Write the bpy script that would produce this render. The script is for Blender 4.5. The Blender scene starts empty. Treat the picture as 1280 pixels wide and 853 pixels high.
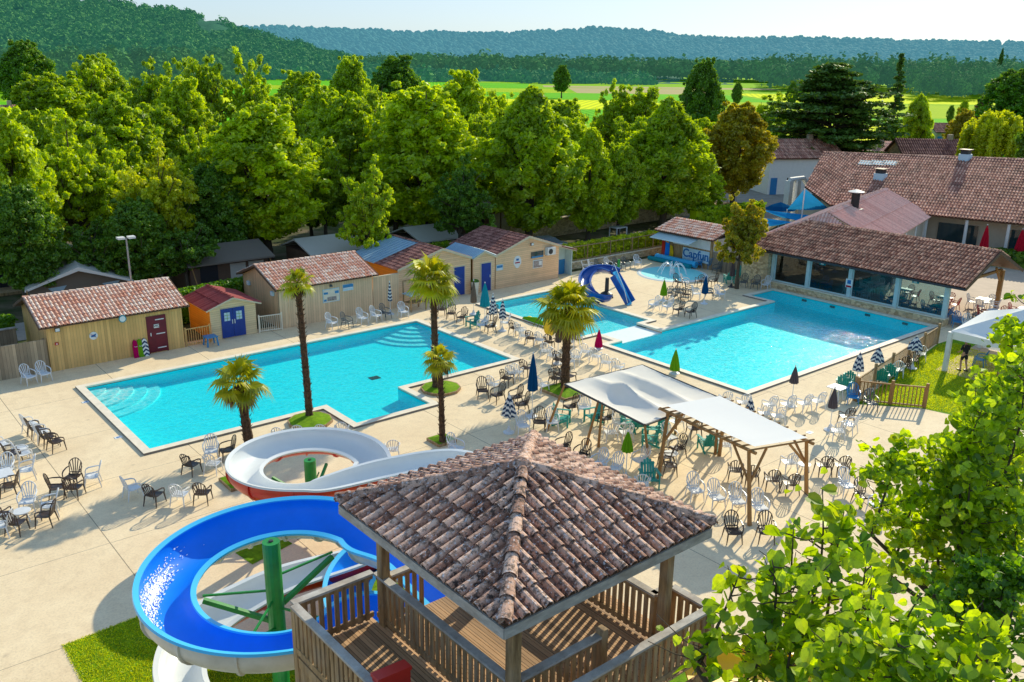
import bpy, bmesh, math, random
import numpy as np
from mathutils import Vector, Matrix
R_ = math.radians
random.seed(7); rng = np.random.default_rng(7)
scn = bpy.context.scene
col = scn.collection

# ------------------------------------------------------------------ camera (a drone 15.5 m up; world X and Y run along the pools)
F = 1113.0; PITCH = R_(17.31); ROLL = R_(0.8); YAW = R_(39.87); CH = 15.5
def _axes():
    cp, sp = math.cos(PITCH), math.sin(PITCH); cy, sy = math.cos(YAW), math.sin(YAW)
    c, s = math.cos(ROLL), math.sin(ROLL)
    r = lambda v: (c*v[0]-s*v[1], s*v[0]+c*v[1], v[2])
    return r((cy, -sy*sp, sy*cp)), r((-sy, -cy*sp, cy*cp)), r((0, cp, sp))
AX, AY, AD = _axes()
def ray(px, py):
    d = ((px-640)/F, (py-426.5)/F, 1.0)
    dot = lambda a: sum(i*j for i, j in zip(a, d))
    return Vector((dot(AX), dot(AY), -dot(AD)))
def G(px, py, z=0.0):                       # the point at height z seen there
    w = ray(px, py); t = (z-CH)/w.z
    return Vector((w.x*t, w.y*t, z))
def on_plane(px, py, P, n):
    w = ray(px, py); o = Vector((0, 0, CH)); t = (P-o).dot(n)/w.dot(n)
    return o+w*t
FWD = Vector((AX[2], AY[2], 0)).normalized(); RGT = Vector((FWD.y, -FWD.x, 0))
def at_depth(px, py, D):                    # ground point below the view ray at depth D, and the ray's height there
    w = ray(px, py); p = w*D
    return Vector((p.x, p.y, 0)), CH+p.z
cam = bpy.data.cameras.new('camera'); co = bpy.data.objects.new('camera', cam); col.objects.link(co)
cam.sensor_width = 36; cam.lens = F/1280*36; cam.clip_start = 0.1; cam.clip_end = 20000
rt = Vector((AX[0], AY[0], -AD[0])); dn = Vector((AX[1], AY[1], -AD[1])); fw = Vector((AX[2], AY[2], -AD[2]))
M = Matrix(((rt.x, -dn.x, -fw.x, 0), (rt.y, -dn.y, -fw.y, 0), (rt.z, -dn.z, -fw.z, CH), (0, 0, 0, 1)))
co.matrix_world = M; scn.camera = co

# ------------------------------------------------------------------ light
SKYK = 2.5
SUN_AZ, SUN_EL = R_(20), R_(27.5)
sd = Vector((math.cos(SUN_AZ)*math.cos(SUN_EL), math.sin(SUN_AZ)*math.cos(SUN_EL), math.sin(SUN_EL)))
sl = bpy.data.lights.new('sun', 'SUN'); sl.energy = 5.0; sl.angle = R_(0.55); sl.color = (1.0, 0.90, 0.66)
so = bpy.data.objects.new('sun', sl); col.objects.link(so); so.rotation_euler = (-sd).to_track_quat('-Z', 'Y').to_euler()
W = bpy.data.worlds.new('World'); scn.world = W; W.use_nodes = True
nt = W.node_tree; nt.nodes.clear()
sky = nt.nodes.new('ShaderNodeTexSky'); sky.sky_type = 'NISHITA'; sky.sun_disc = False
sky.sun_elevation = SUN_EL; sky.sun_rotation = R_(90)-SUN_AZ; sky.air_density = 1.0; sky.dust_density = .9; sky.ozone_density = 2.5; sky.altitude = 100
hs = nt.nodes.new('ShaderNodeHueSaturation'); hs.inputs['Saturation'].default_value = 1.15
bg = nt.nodes.new('ShaderNodeBackground'); bg.inputs[1].default_value = 0.15
wo = nt.nodes.new('ShaderNodeOutputWorld')
tn_ = nt.nodes.new('ShaderNodeMix'); tn_.data_type = 'RGBA'; tn_.blend_type = 'MULTIPLY'; tn_.inputs[0].default_value = 1; tn_.inputs[7].default_value = (.58, .90, 1.32, 1)
nt.links.new(sky.outputs[0], hs.inputs['Color']); nt.links.new(hs.outputs[0], tn_.inputs[6]); gm_ = nt.nodes.new('ShaderNodeGamma'); gm_.inputs[1].default_value = .42; sc_ = nt.nodes.new('ShaderNodeVectorMath'); sc_.operation = 'SCALE'; sc_.inputs['Scale'].default_value = SKYK
nt.links.new(tn_.outputs[2], gm_.inputs[0]); nt.links.new(gm_.outputs[0], sc_.inputs[0]); nt.links.new(sc_.outputs[0], bg.inputs[0]); nt.links.new(bg.outputs[0], wo.inputs[0])
scn.view_settings.view_transform = 'Standard'; scn.view_settings.look = 'None'; scn.view_settings.exposure = 0; scn.view_settings.gamma = 1
scn.render.engine = 'CYCLES'; cy = scn.cycles
cy.use_denoising = True; cy.max_bounces = 8; cy.diffuse_bounces = 4; cy.glossy_bounces = 3; cy.transmission_bounces = 5; cy.transparent_max_bounces = 12
cy.caustics_reflective = False; cy.caustics_refractive = False; cy.sample_clamp_indirect = 6

# ------------------------------------------------------------------ materials
class N:
    def __init__(s, name):
        s.m = bpy.data.materials.new(name); s.m.use_nodes = True; s.t = s.m.node_tree; s.t.nodes.clear()
        s.out = s.n('OutputMaterial'); s.tc = s.n('TexCoord')
    def n(s, kind, **k):
        x = s.t.nodes.new('ShaderNode'+kind)
        for a, b in k.items(): setattr(x, a, b)
        return x
    def l(s, a, b): s.t.links.new(a, b)
    def val(s, sock, v):
        if isinstance(v, bpy.types.NodeSocket): s.l(v, sock)
        else: sock.default_value = v
    def math(s, op, a, b=0.0, c=0.0):
        x = s.n('Math', operation=op); s.val(x.inputs[0], a); s.val(x.inputs[1], b)
        if len(x.inputs) > 2: s.val(x.inputs[2], c)
        return x.outputs[0]
    def noise(s, scale, detail=4, rough=.6, vec=None, dist=0.0):
        x = s.n('TexNoise'); x.inputs['Scale'].default_value = scale; x.inputs['Detail'].default_value = detail
        x.inputs['Roughness'].default_value = rough; x.inputs['Distortion'].default_value = dist
        s.l(vec if vec else s.tc.outputs['Object'], x.inputs['Vector']); return x.outputs['Fac']
    def vor(s, scale, vec=None, feature='F1'):
        x = s.n('TexVoronoi', feature=feature); x.inputs['Scale'].default_value = scale
        s.l(vec if vec else s.tc.outputs['Object'], x.inputs['Vector']); return x
    def scale_vec(s, v, src='Object'):
        x = s.n('Mapping'); x.inputs['Scale'].default_value = v; s.l(s.tc.outputs[src], x.inputs['Vector']); return x.outputs[0]
    def ramp(s, f, stops):
        x = s.n('ValToRGB'); s.l(f, x.inputs[0]); e = x.color_ramp.elements
        while len(e) < len(stops): e.new(.5)
        for i, (p, c) in enumerate(stops):
            e[i].position = p; e[i].color = (c[0], c[1], c[2], 1) if not isinstance(c, (int, float)) else (c, c, c, 1)
        return x.outputs[0]
    def mix(s, f, a, b, mode='MIX'):
        x = s.n('Mix', data_type='RGBA', blend_type=mode)
        s.val(x.inputs[0], f)
        for i, v in ((6, a), (7, b)):
            if isinstance(v, tuple): x.inputs[i].default_value = (v[0], v[1], v[2], 1)
            else: s.l(v, x.inputs[i])
        return x.outputs[2]
    def bump(s, h, strength=.3, dist=.02):
        x = s.n('Bump'); x.inputs['Strength'].default_value = strength; x.inputs['Distance'].default_value = dist
        s.l(h, x.inputs['Height']); return x.outputs[0]
    def bsdf(s, c, rough=.7, normal=None, metallic=0.0, spec=.4):
        x = s.n('BsdfPrincipled')
        if isinstance(c, tuple): x.inputs['Base Color'].default_value = (c[0], c[1], c[2], 1)
        else: s.l(c, x.inputs['Base Color'])
        s.val(x.inputs['Roughness'], rough); x.inputs['Metallic'].default_value = metallic
        x.inputs['Specular IOR Level'].default_value = spec
        if normal: s.l(normal, x.inputs['Normal'])
        s.l(x.outputs[0], s.out.inputs[0]); return x
    def attr(s, name='tint'):
        x = s.n('Attribute'); x.attribute_name = name; return x.outputs['Fac']
def mul(c, k): return tuple(min(1, v*k) for v in c)
def simple(name, c, rough=.6, var=.25, scale=4, bump=.0, bscale=40, metallic=0.0, spec=.4, detail=5):
    n = N(name); f = n.noise(scale, detail)
    cc = n.mix(n.ramp(f, [(.3, 0), (.7, 1)]), mul(c, 1-var), mul(c, 1+var*.6))
    nb = n.bump(n.noise(bscale, 4), bump, .01) if bump else None
    n.bsdf(cc, rough, nb, metallic, spec); return n.m
def boards(name, c, axis, width, var=.25, gap=.06, rough=.75, grain=True, dark=.35, depth=.6):
    n = N(name); sp = n.n('SeparateXYZ'); n.l(n.tc.outputs['Object'], sp.inputs[0])
    x = sp.outputs[axis] if isinstance(axis, int) else None
    t = n.math('DIVIDE', x, width); fl = n.math('FLOOR', t); fr = n.math('FRACT', t)
    wn = n.n('TexWhiteNoise', noise_dimensions='1D'); n.l(fl, wn.inputs['W'])
    sc = [2.5, 2.5, 2.5]; 
    for k in range(3):
        if k == axis: sc[k] = 22
    g = n.noise(1.0, 5, .65, n.scale_vec(tuple(sc)))
    f = n.math('ADD', n.math('MULTIPLY', wn.outputs[0], .6), n.math('MULTIPLY', g, .5))
    cc = n.mix(n.ramp(f, [(.2, 0), (.85, 1)]), mul(c, 1-var), mul(c, 1+var*.5))
    st = n.ramp(n.noise(.9, 4, .6), [(.35, 0), (.75, 1)])
    cc = n.mix(n.math('MULTIPLY', st, .35), cc, mul(c, .55))
    edge = n.math('LESS_THAN', fr, gap)
    cc = n.mix(n.math('MULTIPLY', edge, 1-dark), cc, mul(c, .12))
    h = n.math('SUBTRACT', n.math('MULTIPLY', g, .3), edge)
    n.bsdf(cc, rough, n.bump(h, depth, .01)); return n.m
MT = {}
def build_materials():
    m = MT
    # deck: washed concrete with stains, poured in bays
    n = N('deck_concrete'); f = n.noise(.35, 6, .6); f2 = n.noise(14, 5, .7); f3 = n.noise(2.2, 5, .65)
    c = n.mix(n.ramp(f, [(.3, 0), (.7, 1)]), (.84, .65, .41), (.97, .79, .52))
    c = n.mix(n.math('MULTIPLY', n.ramp(f3, [(.45, 0), (.72, 1)]), .5), c, (.66, .50, .31))
    c = n.mix(n.math('MULTIPLY', n.ramp(f2, [(.35, 1), (.55, 0)]), .28), c, (.36, .27, .19))
    sp = n.n('SeparateXYZ'); n.l(n.tc.outputs['Object'], sp.inputs[0])
    a = n.math('FRACT', n.math('DIVIDE', n.math('ADD', sp.outputs[0], 3.35), 5.0)); b = n.math('FRACT', n.math('DIVIDE', n.math('ADD', sp.outputs[1], 1.2), 5.0))
    j = n.math('MAXIMUM', n.math('LESS_THAN', a, .006), n.math('LESS_THAN', b, .004))
    fa = n.math('FLOOR', n.math('DIVIDE', n.math('ADD', sp.outputs[0], 3.35), 5.0)); fb = n.math('FLOOR', n.math('DIVIDE', n.math('ADD', sp.outputs[1], 1.2), 5.0))
    cb = n.n('CombineXYZ'); n.l(fa, cb.inputs[0]); n.l(fb, cb.inputs[1])
    wn = n.n('TexWhiteNoise', noise_dimensions='3D'); n.l(cb.outputs[0], wn.inputs['Vector'])
    c = n.mix(n.math('MULTIPLY', wn.outputs[0], .22), c, (1, .82, .56))
    # drips and scuffs
    v = n.vor(.8); dr = n.ramp(v.outputs['Distance'], [(.03, 1), (.09, 0)])
    c = n.mix(n.math('MULTIPLY', n.math('MULTIPLY', dr, .5), n.noise(3, 3)), c, (.28, .22, .17))
    c = n.mix(n.math('MULTIPLY', j, .75), c, (.16, .13, .10))
    n.bsdf(c, .85, n.bump(f2, .25, .01), spec=.25); m['deck'] = n.m
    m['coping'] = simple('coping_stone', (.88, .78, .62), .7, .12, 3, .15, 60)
    m['coping_side_shaded'] = simple('coping_side_shaded', (.25, .22, .19), .8, .2, 3)  # outer coping faces: their shade is put into a darker stone colour
    # water: see-through tinted surface with a caustic net of light painted into its tint
    n = N('pool_water')
    mp = n.scale_vec((1, 1, 1)); w1 = n.noise(1.5, 3, .55, mp, 1.2); w2 = n.noise(4.5, 3, .6, mp, 1.5); w3 = n.noise(.35, 2, .5, mp)
    h = n.math('ADD', n.math('MULTIPLY', w1, .7), n.math('MULTIPLY', w2, .3))
    bp = n.bump(h, .9, .09)
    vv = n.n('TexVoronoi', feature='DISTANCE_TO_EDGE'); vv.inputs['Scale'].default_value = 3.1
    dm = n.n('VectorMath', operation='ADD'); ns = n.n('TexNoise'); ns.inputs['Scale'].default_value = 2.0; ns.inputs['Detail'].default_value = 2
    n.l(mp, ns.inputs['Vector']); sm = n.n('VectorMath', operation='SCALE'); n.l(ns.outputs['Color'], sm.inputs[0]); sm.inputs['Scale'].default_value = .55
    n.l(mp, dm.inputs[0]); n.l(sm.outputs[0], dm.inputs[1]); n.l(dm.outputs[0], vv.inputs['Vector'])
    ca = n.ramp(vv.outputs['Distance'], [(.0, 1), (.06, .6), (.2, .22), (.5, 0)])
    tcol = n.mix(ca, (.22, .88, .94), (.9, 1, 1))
    tr = n.n('BsdfTransparent'); n.l(tcol, tr.inputs[0])
    gl = n.n('BsdfGlossy'); gl.inputs['Roughness'].default_value = .06; n.l(bp, gl.inputs['Normal'])
    lw = n.n('LayerWeight'); n.l(bp, lw.inputs['Normal']); fr = n.n('Math', operation='MULTIPLY_ADD'); n.l(n.math('POWER', lw.outputs['Facing'], 5.0), fr.inputs[0]); fr.inputs[1].default_value = .62; fr.inputs[2].default_value = .025
    mx = n.n('MixShader'); n.l(fr.outputs[0], mx.inputs[0]); n.l(tr.outputs[0], mx.inputs[1]); n.l(gl.outputs[0], mx.inputs[2])
    n.l(mx.outputs[0], n.out.inputs[0]); m['water'] = n.m
    for k, c1, c2 in (('liner', (.0, .86, .92), (.03, .95, .97)), ('liner_deep', (.01, .50, .76), (.03, .64, .84)), ('liner_pale', (.22, .86, .88), (.36, .94, .94))):
        n = N('pool_'+k); f = n.noise(.5, 3); c = n.mix(f, c1, c2)
        br = n.n('TexBrick'); br.offset = 0; br.inputs['Scale'].default_value = 4; br.inputs['Mortar Size'].default_value = .012
        n.l(n.tc.outputs['Object'], br.inputs['Vector']); c = n.mix(n.math('MULTIPLY', br.outputs['Fac'], .25), c, mul(c1, .8))
        n.bsdf(c, .5); m[k] = n.m
    m['white_liner'] = simple('white_liner', (.8, .88, .86), .5, .06)
    # plastics
    m['white_plastic'] = simple('white_plastic', (.74, .76, .78), .38, .10, 6, spec=.5)
    m['brown_plastic'] = simple('brown_plastic', (.055, .034, .026), .35, .25, 6, spec=.5)
    m['teal_plastic'] = simple('teal_plastic', (.01, .34, .29), .4, .15, 6, spec=.5)
    m['grey_plastic'] = simple('grey_plastic', (.10, .12, .13), .4, .2, 6, spec=.5)
    m['blue_plastic'] = simple('blue_plastic', (.02, .25, .55), .4, .2, 6, spec=.5)
    m['red_plastic'] = simple('red_plastic', (.55, .02, .025), .4, .2, 6, spec=.5)
    m['slide_blue'] = simple('slide_blue', (.004, .25, .92), .4, .10, 1.2, spec=.3)
    m['slide_rim_blue'] = simple('slide_rim_blue', (.06, .55, .95), .3, .06, 1.2, spec=.6)
    m['slide_white'] = simple('slide_white', (.74, .77, .78), .28, .05, 1.0, spec=.6)
    n = N('slide_shell'); f = n.noise(1.2, 5, .6); c = n.mix(n.ramp(f, [(.35, 0), (.75, 1)]), (.74, .70, .60), (.50, .46, .37)); n.bsdf(c, .45, n.bump(n.noise(9, 3), .15, .01)); m['slide_shell'] = n.m
    m['slide_red'] = simple('slide_red', (.62, .03, .02), .3, .15, 1.5, spec=.6)
    m['slide_dark'] = simple('mini_slide_blue', (.01, .10, .42), .3, .3, 3, spec=.6)
    m['green_steel'] = simple('green_steel', (.015, .28, .045), .4, .25, 3, spec=.5)
    m['grey_steel'] = simple('grey_steel', (.35, .37, .38), .45, .15, 5, metallic=.4)
    m['dark_steel'] = simple('dark_steel', (.04, .045, .05), .5, .2, 5)
    m['white_steel'] = simple('white_steel', (.78, .8, .8), .4, .06, 5)
    m['yellow_plastic'] = simple('yellow_plastic', (.82, .55, .01), .4, .1, 2)
    # timber
    m['wood_grey'] = boards('weathered_timber', (.30, .225, .15), 0, .6, .45, .0, grain=True)
    n = N('weathered_wood'); g = n.noise(1.0, 6, .7, n.scale_vec((9, 9, 1.2))); g2 = n.noise(2.0, 4, .6)
    c = n.mix(n.ramp(g, [(.3, 0), (.7, 1)]), (.17, .10, .045), (.62, .41, .20)); c = n.mix(n.math('MULTIPLY', n.ramp(g2, [(.45, 0), (.75, 1)]), .4), c, (.34, .31, .27))
    n.bsdf(c, .8, n.bump(g, .5, .01), spec=.25); m['wood_v'] = n.m
    n = N('weathered_rail'); g = n.noise(1.0, 6, .7, n.scale_vec((3, 3, 9))); g2 = n.noise(1.3, 5, .65)
    c = n.mix(n.ramp(g, [(.3, 0), (.7, 1)]), (.32, .30, .27), (.66, .63, .58)); c = n.mix(n.math('MULTIPLY', n.ramp(g2, [(.45, 0), (.75, 1)]), .5), c, (.34, .22, .13))
    n.bsdf(c, .8, n.bump(g, .5, .01), spec=.25); m['wood_rail'] = n.m
    m['deck_boards'] = boards('tower_deck_boards', (.62, .38, .20), 0, .145, .45, .09, dark=.1)
    n = N('log_wood'); g = n.noise(1.0, 6, .7, n.scale_vec((8, 8, 1.5))); c = n.mix(g, (.22, .10, .03), (.50, .28, .10)); n.bsdf(c, .7, n.bump(g, .5, .01)); m['log'] = n.m
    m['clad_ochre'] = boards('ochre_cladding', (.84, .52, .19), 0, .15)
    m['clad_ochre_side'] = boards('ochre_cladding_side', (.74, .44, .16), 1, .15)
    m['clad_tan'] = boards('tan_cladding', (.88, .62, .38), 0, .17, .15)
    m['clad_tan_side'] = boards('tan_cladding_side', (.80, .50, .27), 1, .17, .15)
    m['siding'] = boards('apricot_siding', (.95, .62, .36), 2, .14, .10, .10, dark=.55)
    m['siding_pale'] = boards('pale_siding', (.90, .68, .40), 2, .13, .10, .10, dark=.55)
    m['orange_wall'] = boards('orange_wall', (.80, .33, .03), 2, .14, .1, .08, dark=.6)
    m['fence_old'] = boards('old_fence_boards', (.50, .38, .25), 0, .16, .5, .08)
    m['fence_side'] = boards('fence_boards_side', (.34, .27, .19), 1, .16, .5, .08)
    m['door_blue'] = simple('blue_door_paint', (.01, .05, .30), .45, .15, 3)
    m['door_maroon'] = simple('maroon_door_paint', (.16, .01, .025), .45, .2, 3)
    m['trim_cream'] = simple('cream_trim', (.70, .58, .40), .6, .08, 3)
    m['brown_trim'] = simple('brown_trim', (.14, .08, .05), .6, .2, 3)
    m['pale_blue_trim'] = simple('pale_blue_paint', (.50, .66, .68), .5, .10, 3)
    m['white_paint'] = simple('white_paint', (.78, .78, .75), .6, .06, 3)
    m['cream_render'] = simple('cream_render', (.66, .56, .42), .85, .12, 1.2, .2, 40)
    m['blue_render'] = simple('blue_render', (.03, .22, .50), .7, .1, 2)
    n = N('rubble_stone'); v = n.vor(4.2, n.scale_vec((1, 1, 1.6))); e = n.n('TexVoronoi', feature='DISTANCE_TO_EDGE'); e.inputs['Scale'].default_value = 4.2; n.l(n.scale_vec((1, 1, 1.6)), e.inputs['Vector'])
    sx = n.n('SeparateXYZ'); n.l(v.outputs['Color'], sx.inputs[0])
    c = n.mix(sx.outputs[0], (.46, .32, .17), (.84, .68, .42)); ed = n.ramp(e.outputs['Distance'], [(.02, 1), (.07, 0)])
    c = n.mix(ed, c, (.52, .43, .30)); n.bsdf(c, .9, n.bump(n.math('SUBTRACT', n.noise(12, 4), ed), .6, .02)); m['stone'] = n.m
    # glass
    n = N('window_glass'); gl = n.n('BsdfGlossy'); gl.inputs['Roughness'].default_value = .02; tr = n.n('BsdfTransparent'); tr.inputs[0].default_value = (.55, .66, .68, 1)
    lw = n.n('LayerWeight'); fr = n.n('Math', operation='MULTIPLY_ADD'); n.l(n.math('POWER', lw.outputs['Facing'], 5.0), fr.inputs[0]); fr.inputs[1].default_value = .9; fr.inputs[2].default_value = .05; mx = n.n('MixShader'); n.l(fr.outputs[0], mx.inputs[0]); n.l(tr.outputs[0], mx.inputs[1]); n.l(gl.outputs[0], mx.inputs[2]); n.l(mx.outputs[0], n.out.inputs[0]); m['glass'] = n.m
    n = N('dark_glass'); n.bsdf((.03, .06, .07), .06, spec=.8); m['dark_glass'] = n.m
    n = N('poly_sheet'); n.bsdf(n.mix(n.noise(2, 4), (.25, .42, .55), (.42, .58, .68)), .3, spec=.6); m['poly'] = n.m
    # fabrics
    def fabric(name, c, tr=.35, var=.1):
        n = N(name); f = n.noise(2, 4); cc = n.mix(f, mul(c, 1-var), c)
        d = n.n('BsdfDiffuse'); t = n.n('BsdfTranslucent'); n.l(cc, d.inputs[0]); n.l(cc, t.inputs[0])
        mx = n.n('MixShader'); mx.inputs[0].default_value = tr; n.l(d.outputs[0], mx.inputs[1]); n.l(t.outputs[0], mx.inputs[2]); n.l(mx.outputs[0], n.out.inputs[0]); return n.m
    m['canvas'] = fabric('cream_canvas', (.98, .94, .86), .2, .10)
    m['canvas_white'] = fabric('white_canvas', (.98, .98, .95), .15, .03)
    m['tent'] = fabric('khaki_tent', (.66, .62, .54), .15)
    m['tent_dark'] = fabric('tent_wall', (.24, .20, .16), .1)
    m['sail_blue'] = fabric('blue_sail', (.03, .36, .75), .3)
    m['um_navy'] = fabric('navy_fabric', (.01, .10, .26), .2); m['um_green'] = fabric('green_fabric', (.22, .50, .02), .3)
    m['um_pink'] = fabric('magenta_fabric', (.62, .01, .14), .3); m['um_grey'] = fabric('grey_fabric', (.14, .12, .13), .2)
    m['um_teal'] = fabric('turquoise_fabric', (.03, .42, .52), .3); m['um_red'] = fabric('red_fabric', (.65, .02, .05), .3); m['um_taupe'] = fabric('taupe_fabric', (.24, .19, .15), .2)
    n = N('striped_fabric'); sp = n.n('SeparateXYZ'); n.l(n.tc.outputs['Object'], sp.inputs[0])
    w = n.math('SINE', n.math('ADD', n.math('MULTIPLY', sp.outputs[2], 30), n.math('MULTIPLY', n.math('ABSOLUTE', sp.outputs[0]), 22)))
    c = n.mix(n.math('GREATER_THAN', w, 0), (.01, .045, .12), (.80, .82, .80)); n.bsdf(c, .8); m['um_stripe'] = n.m
    # tiles: per-tile tint, lichen blotches
    def tiles(name, lo, hi, moss=(.035, .028, .026), mossf=.5, pale=None, ms=7):
        n = N(name); t = n.attr(); c = n.mix(t, lo, hi)
        f = n.noise(ms, 6, .7); g = n.noise(.45, 4, .6)
        k = n.math('MULTIPLY', n.ramp(f, [(.47, 0), (.58, 1)]), mossf)
        k = n.math('MULTIPLY', k, n.ramp(g, [(.3, .45), (.6, 1)]))
        c = n.mix(k, c, moss)
        if pale:
            c = n.mix(n.math('MULTIPLY', n.ramp(n.noise(ms*1.7, 5, .7), [(.56, 0), (.64, 1)]), .75), c, pale)
        n.bsdf(c, .85, n.bump(n.noise(25, 4), .4, .01), spec=.3); return n.m
    m['tile_tower'] = tiles('old_canal_tiles', (.36, .17, .11), (.92, .60, .44), mossf=.97, pale=(.80, .78, .80), ms=11)
    m['tile_hut'] = tiles('pale_red_tiles', (.80, .38, .24), (1, .84, .70), mossf=.2)
    m['tile_brown'] = tiles('brown_tiles', (.24, .09, .07), (.58, .27, .21), mossf=.5)
    m['tile_rest'] = tiles('restaurant_tiles', (.38, .145, .09), (.90, .48, .31), mossf=.5, ms=1.6)
    m['tile_pink'] = tiles('pink_tiles', (.80, .44, .35), (.98, .64, .52), mossf=.2)
    m['tile_main'] = tiles('main_roof_tiles', (.46, .19, .13), (.95, .53, .37), mossf=.45, ms=1.0)
    m['tile_red'] = tiles('red_sheet_tiles', (.30, .05, .05), (.46, .11, .10), mossf=.15)
    # ground
    n = N('grass_turf'); f = n.noise(3, 6, .7); c = n.mix(n.ramp(f, [(.3, 0), (.7, 1)]), (.08, .19, .004), (.26, .46, .008)); n.bsdf(c, .9, n.bump(n.noise(60, 4), .8, .03), spec=.15); m['turf'] = n.m
    n = N('forest_ground'); f = n.noise(.3, 6, .7); c = n.mix(n.ramp(f, [(.4, 0), (.6, 1)]), (.05, .07, .02), (.16, .13, .08)); n.bsdf(c, .95, spec=.1); m['earth'] = n.m
    m['gravel_road'] = simple('gravel_road', (.30, .27, .23), .95, .25, 1, .3, 50)
    m['asphalt'] = simple('asphalt', (.09, .09, .09), .9, .25, 1, .3, 60)
    m['terrace'] = simple('terrace_paving', (.56, .43, .32), .85, .15, 1, .2, 50)
    m['stone_plain'] = simple('plain_stone', (.45, .38, .28), .9, .2, 2)
    m['carp_text'] = simple('sign_blue', (.01, .16, .45), .5, .05)
    m['sign_pale'] = simple('sign_pale', (.55, .74, .84), .5, .12, 4)
    m['sign_white'] = simple('sign_white', (.80, .82, .82), .5, .04)
    m['sign_photo'] = simple('sign_photo', (.42, .36, .34), .5, .6, 8)
    m['black'] = simple('black_paint', (.02, .02, .025), .5, .1)
    m['towel'] = simple('towel_cotton', (.70, .72, .10), .9, .3, 2)
    m['skin'] = simple('skin', (.45, .26, .18), .6, .05); m['dark_cloth'] = simple('dark_cloth', (.02, .022, .03), .85, .2); m['hair'] = simple('dark_hair', (.02, .012, .008), .6, .2)
    n = N('splash_foam'); n.bsdf((.92, .96, 1), .3, spec=.6); m['foam'] = n.m
    m['dead_frond'] = simple('dead_frond', (.24, .15, .06), .9, .3, 4)
    m['flower'] = simple('pink_blossom', (.6, .1, .2), .8, .3, 4)
build_materials()
def leafmat(name, lo, hi, trans=.45, glow=1.9, yellow=(.10, .09, .0)):
    n = N(name); t = n.attr(); c = n.mix(t, lo, hi)
    if 'fore' in name: c = n.mix(n.math('MULTIPLY', n.ramp(n.noise(16, 4, .7), [(.45, 0), (.68, 1)]), .55), c, (.10, .20, .01)); c = n.mix(n.math('MULTIPLY', n.ramp(n.noise(2.2, 3, .6), [(.55, 0), (.75, 1)]), .5), c, (.55, .50, .03))
    d = n.n('BsdfDiffuse'); n.l(c, d.inputs[0])
    tl = n.n('BsdfTranslucent'); tc = n.mix(1.0, c, (glow, glow*.92, .35), 'MULTIPLY'); n.l(tc, tl.inputs[0])
    g = n.n('BsdfGlossy'); g.inputs['Roughness'].default_value = .45; g.inputs[0].default_value = (.9, .95, .9, 1)
    m1 = n.n('MixShader'); m1.inputs[0].default_value = trans; n.l(d.outputs[0], m1.inputs[1]); n.l(tl.outputs[0], m1.inputs[2])
    m2 = n.n('MixShader'); m2.inputs[0].default_value = .035; n.l(m1.outputs[0], m2.inputs[1]); n.l(g.outputs[0], m2.inputs[2])
    n.l(m2.outputs[0], n.out.inputs[0]); MT[name] = n.m
leafmat('leaf_bright', (.19, .31, .005), (.74, .90, .009), .5, 1.6)
leafmat('leaf_yellow', (.28, .36, .004), (.84, .90, .012), .5, 1.4)
leafmat('leaf_mid', (.14, .25, .005), (.62, .80, .009), .5, 1.6)
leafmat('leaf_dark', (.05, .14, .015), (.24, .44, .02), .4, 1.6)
leafmat('leaf_olive', (.22, .20, .006), (.66, .58, .02), .45, 1.5)
leafmat('leaf_cedar', (.05, .12, .02), (.18, .32, .04), .3, 1.5)
leafmat('leaf_fore', (.08, .21, .003), (.74, .95, .010), .55, 1.5)
leafmat('leaf_palm', (.16, .22, .006), (.68, .62, .015), .4, 1.5)
leafmat('leaf_hedge', (.05, .16, .005), (.24, .46, .010), .45, 1.6)
leafmat('leaf_purple', (.07, .03, .05), (.16, .07, .10), .3, 1.3)
n = N('bark'); g = n.noise(1.0, 6, .7, n.scale_vec((10, 10, 2))); n.bsdf(n.mix(g, (.045, .035, .025), (.18, .14, .10)), .95, n.bump(g, .7, .03), spec=.1); MT['bark'] = n.m
n = N('palm_trunk_fibre'); g = n.noise(1.0, 6, .8, n.scale_vec((14, 14, 9))); n.bsdf(n.mix(n.ramp(g, [(.35, 0), (.7, 1)]), (.03, .02, .013), (.21, .13, .08)), .95, n.bump(g, .9, .05), spec=.1); MT['palm_bark'] = n.m
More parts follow.
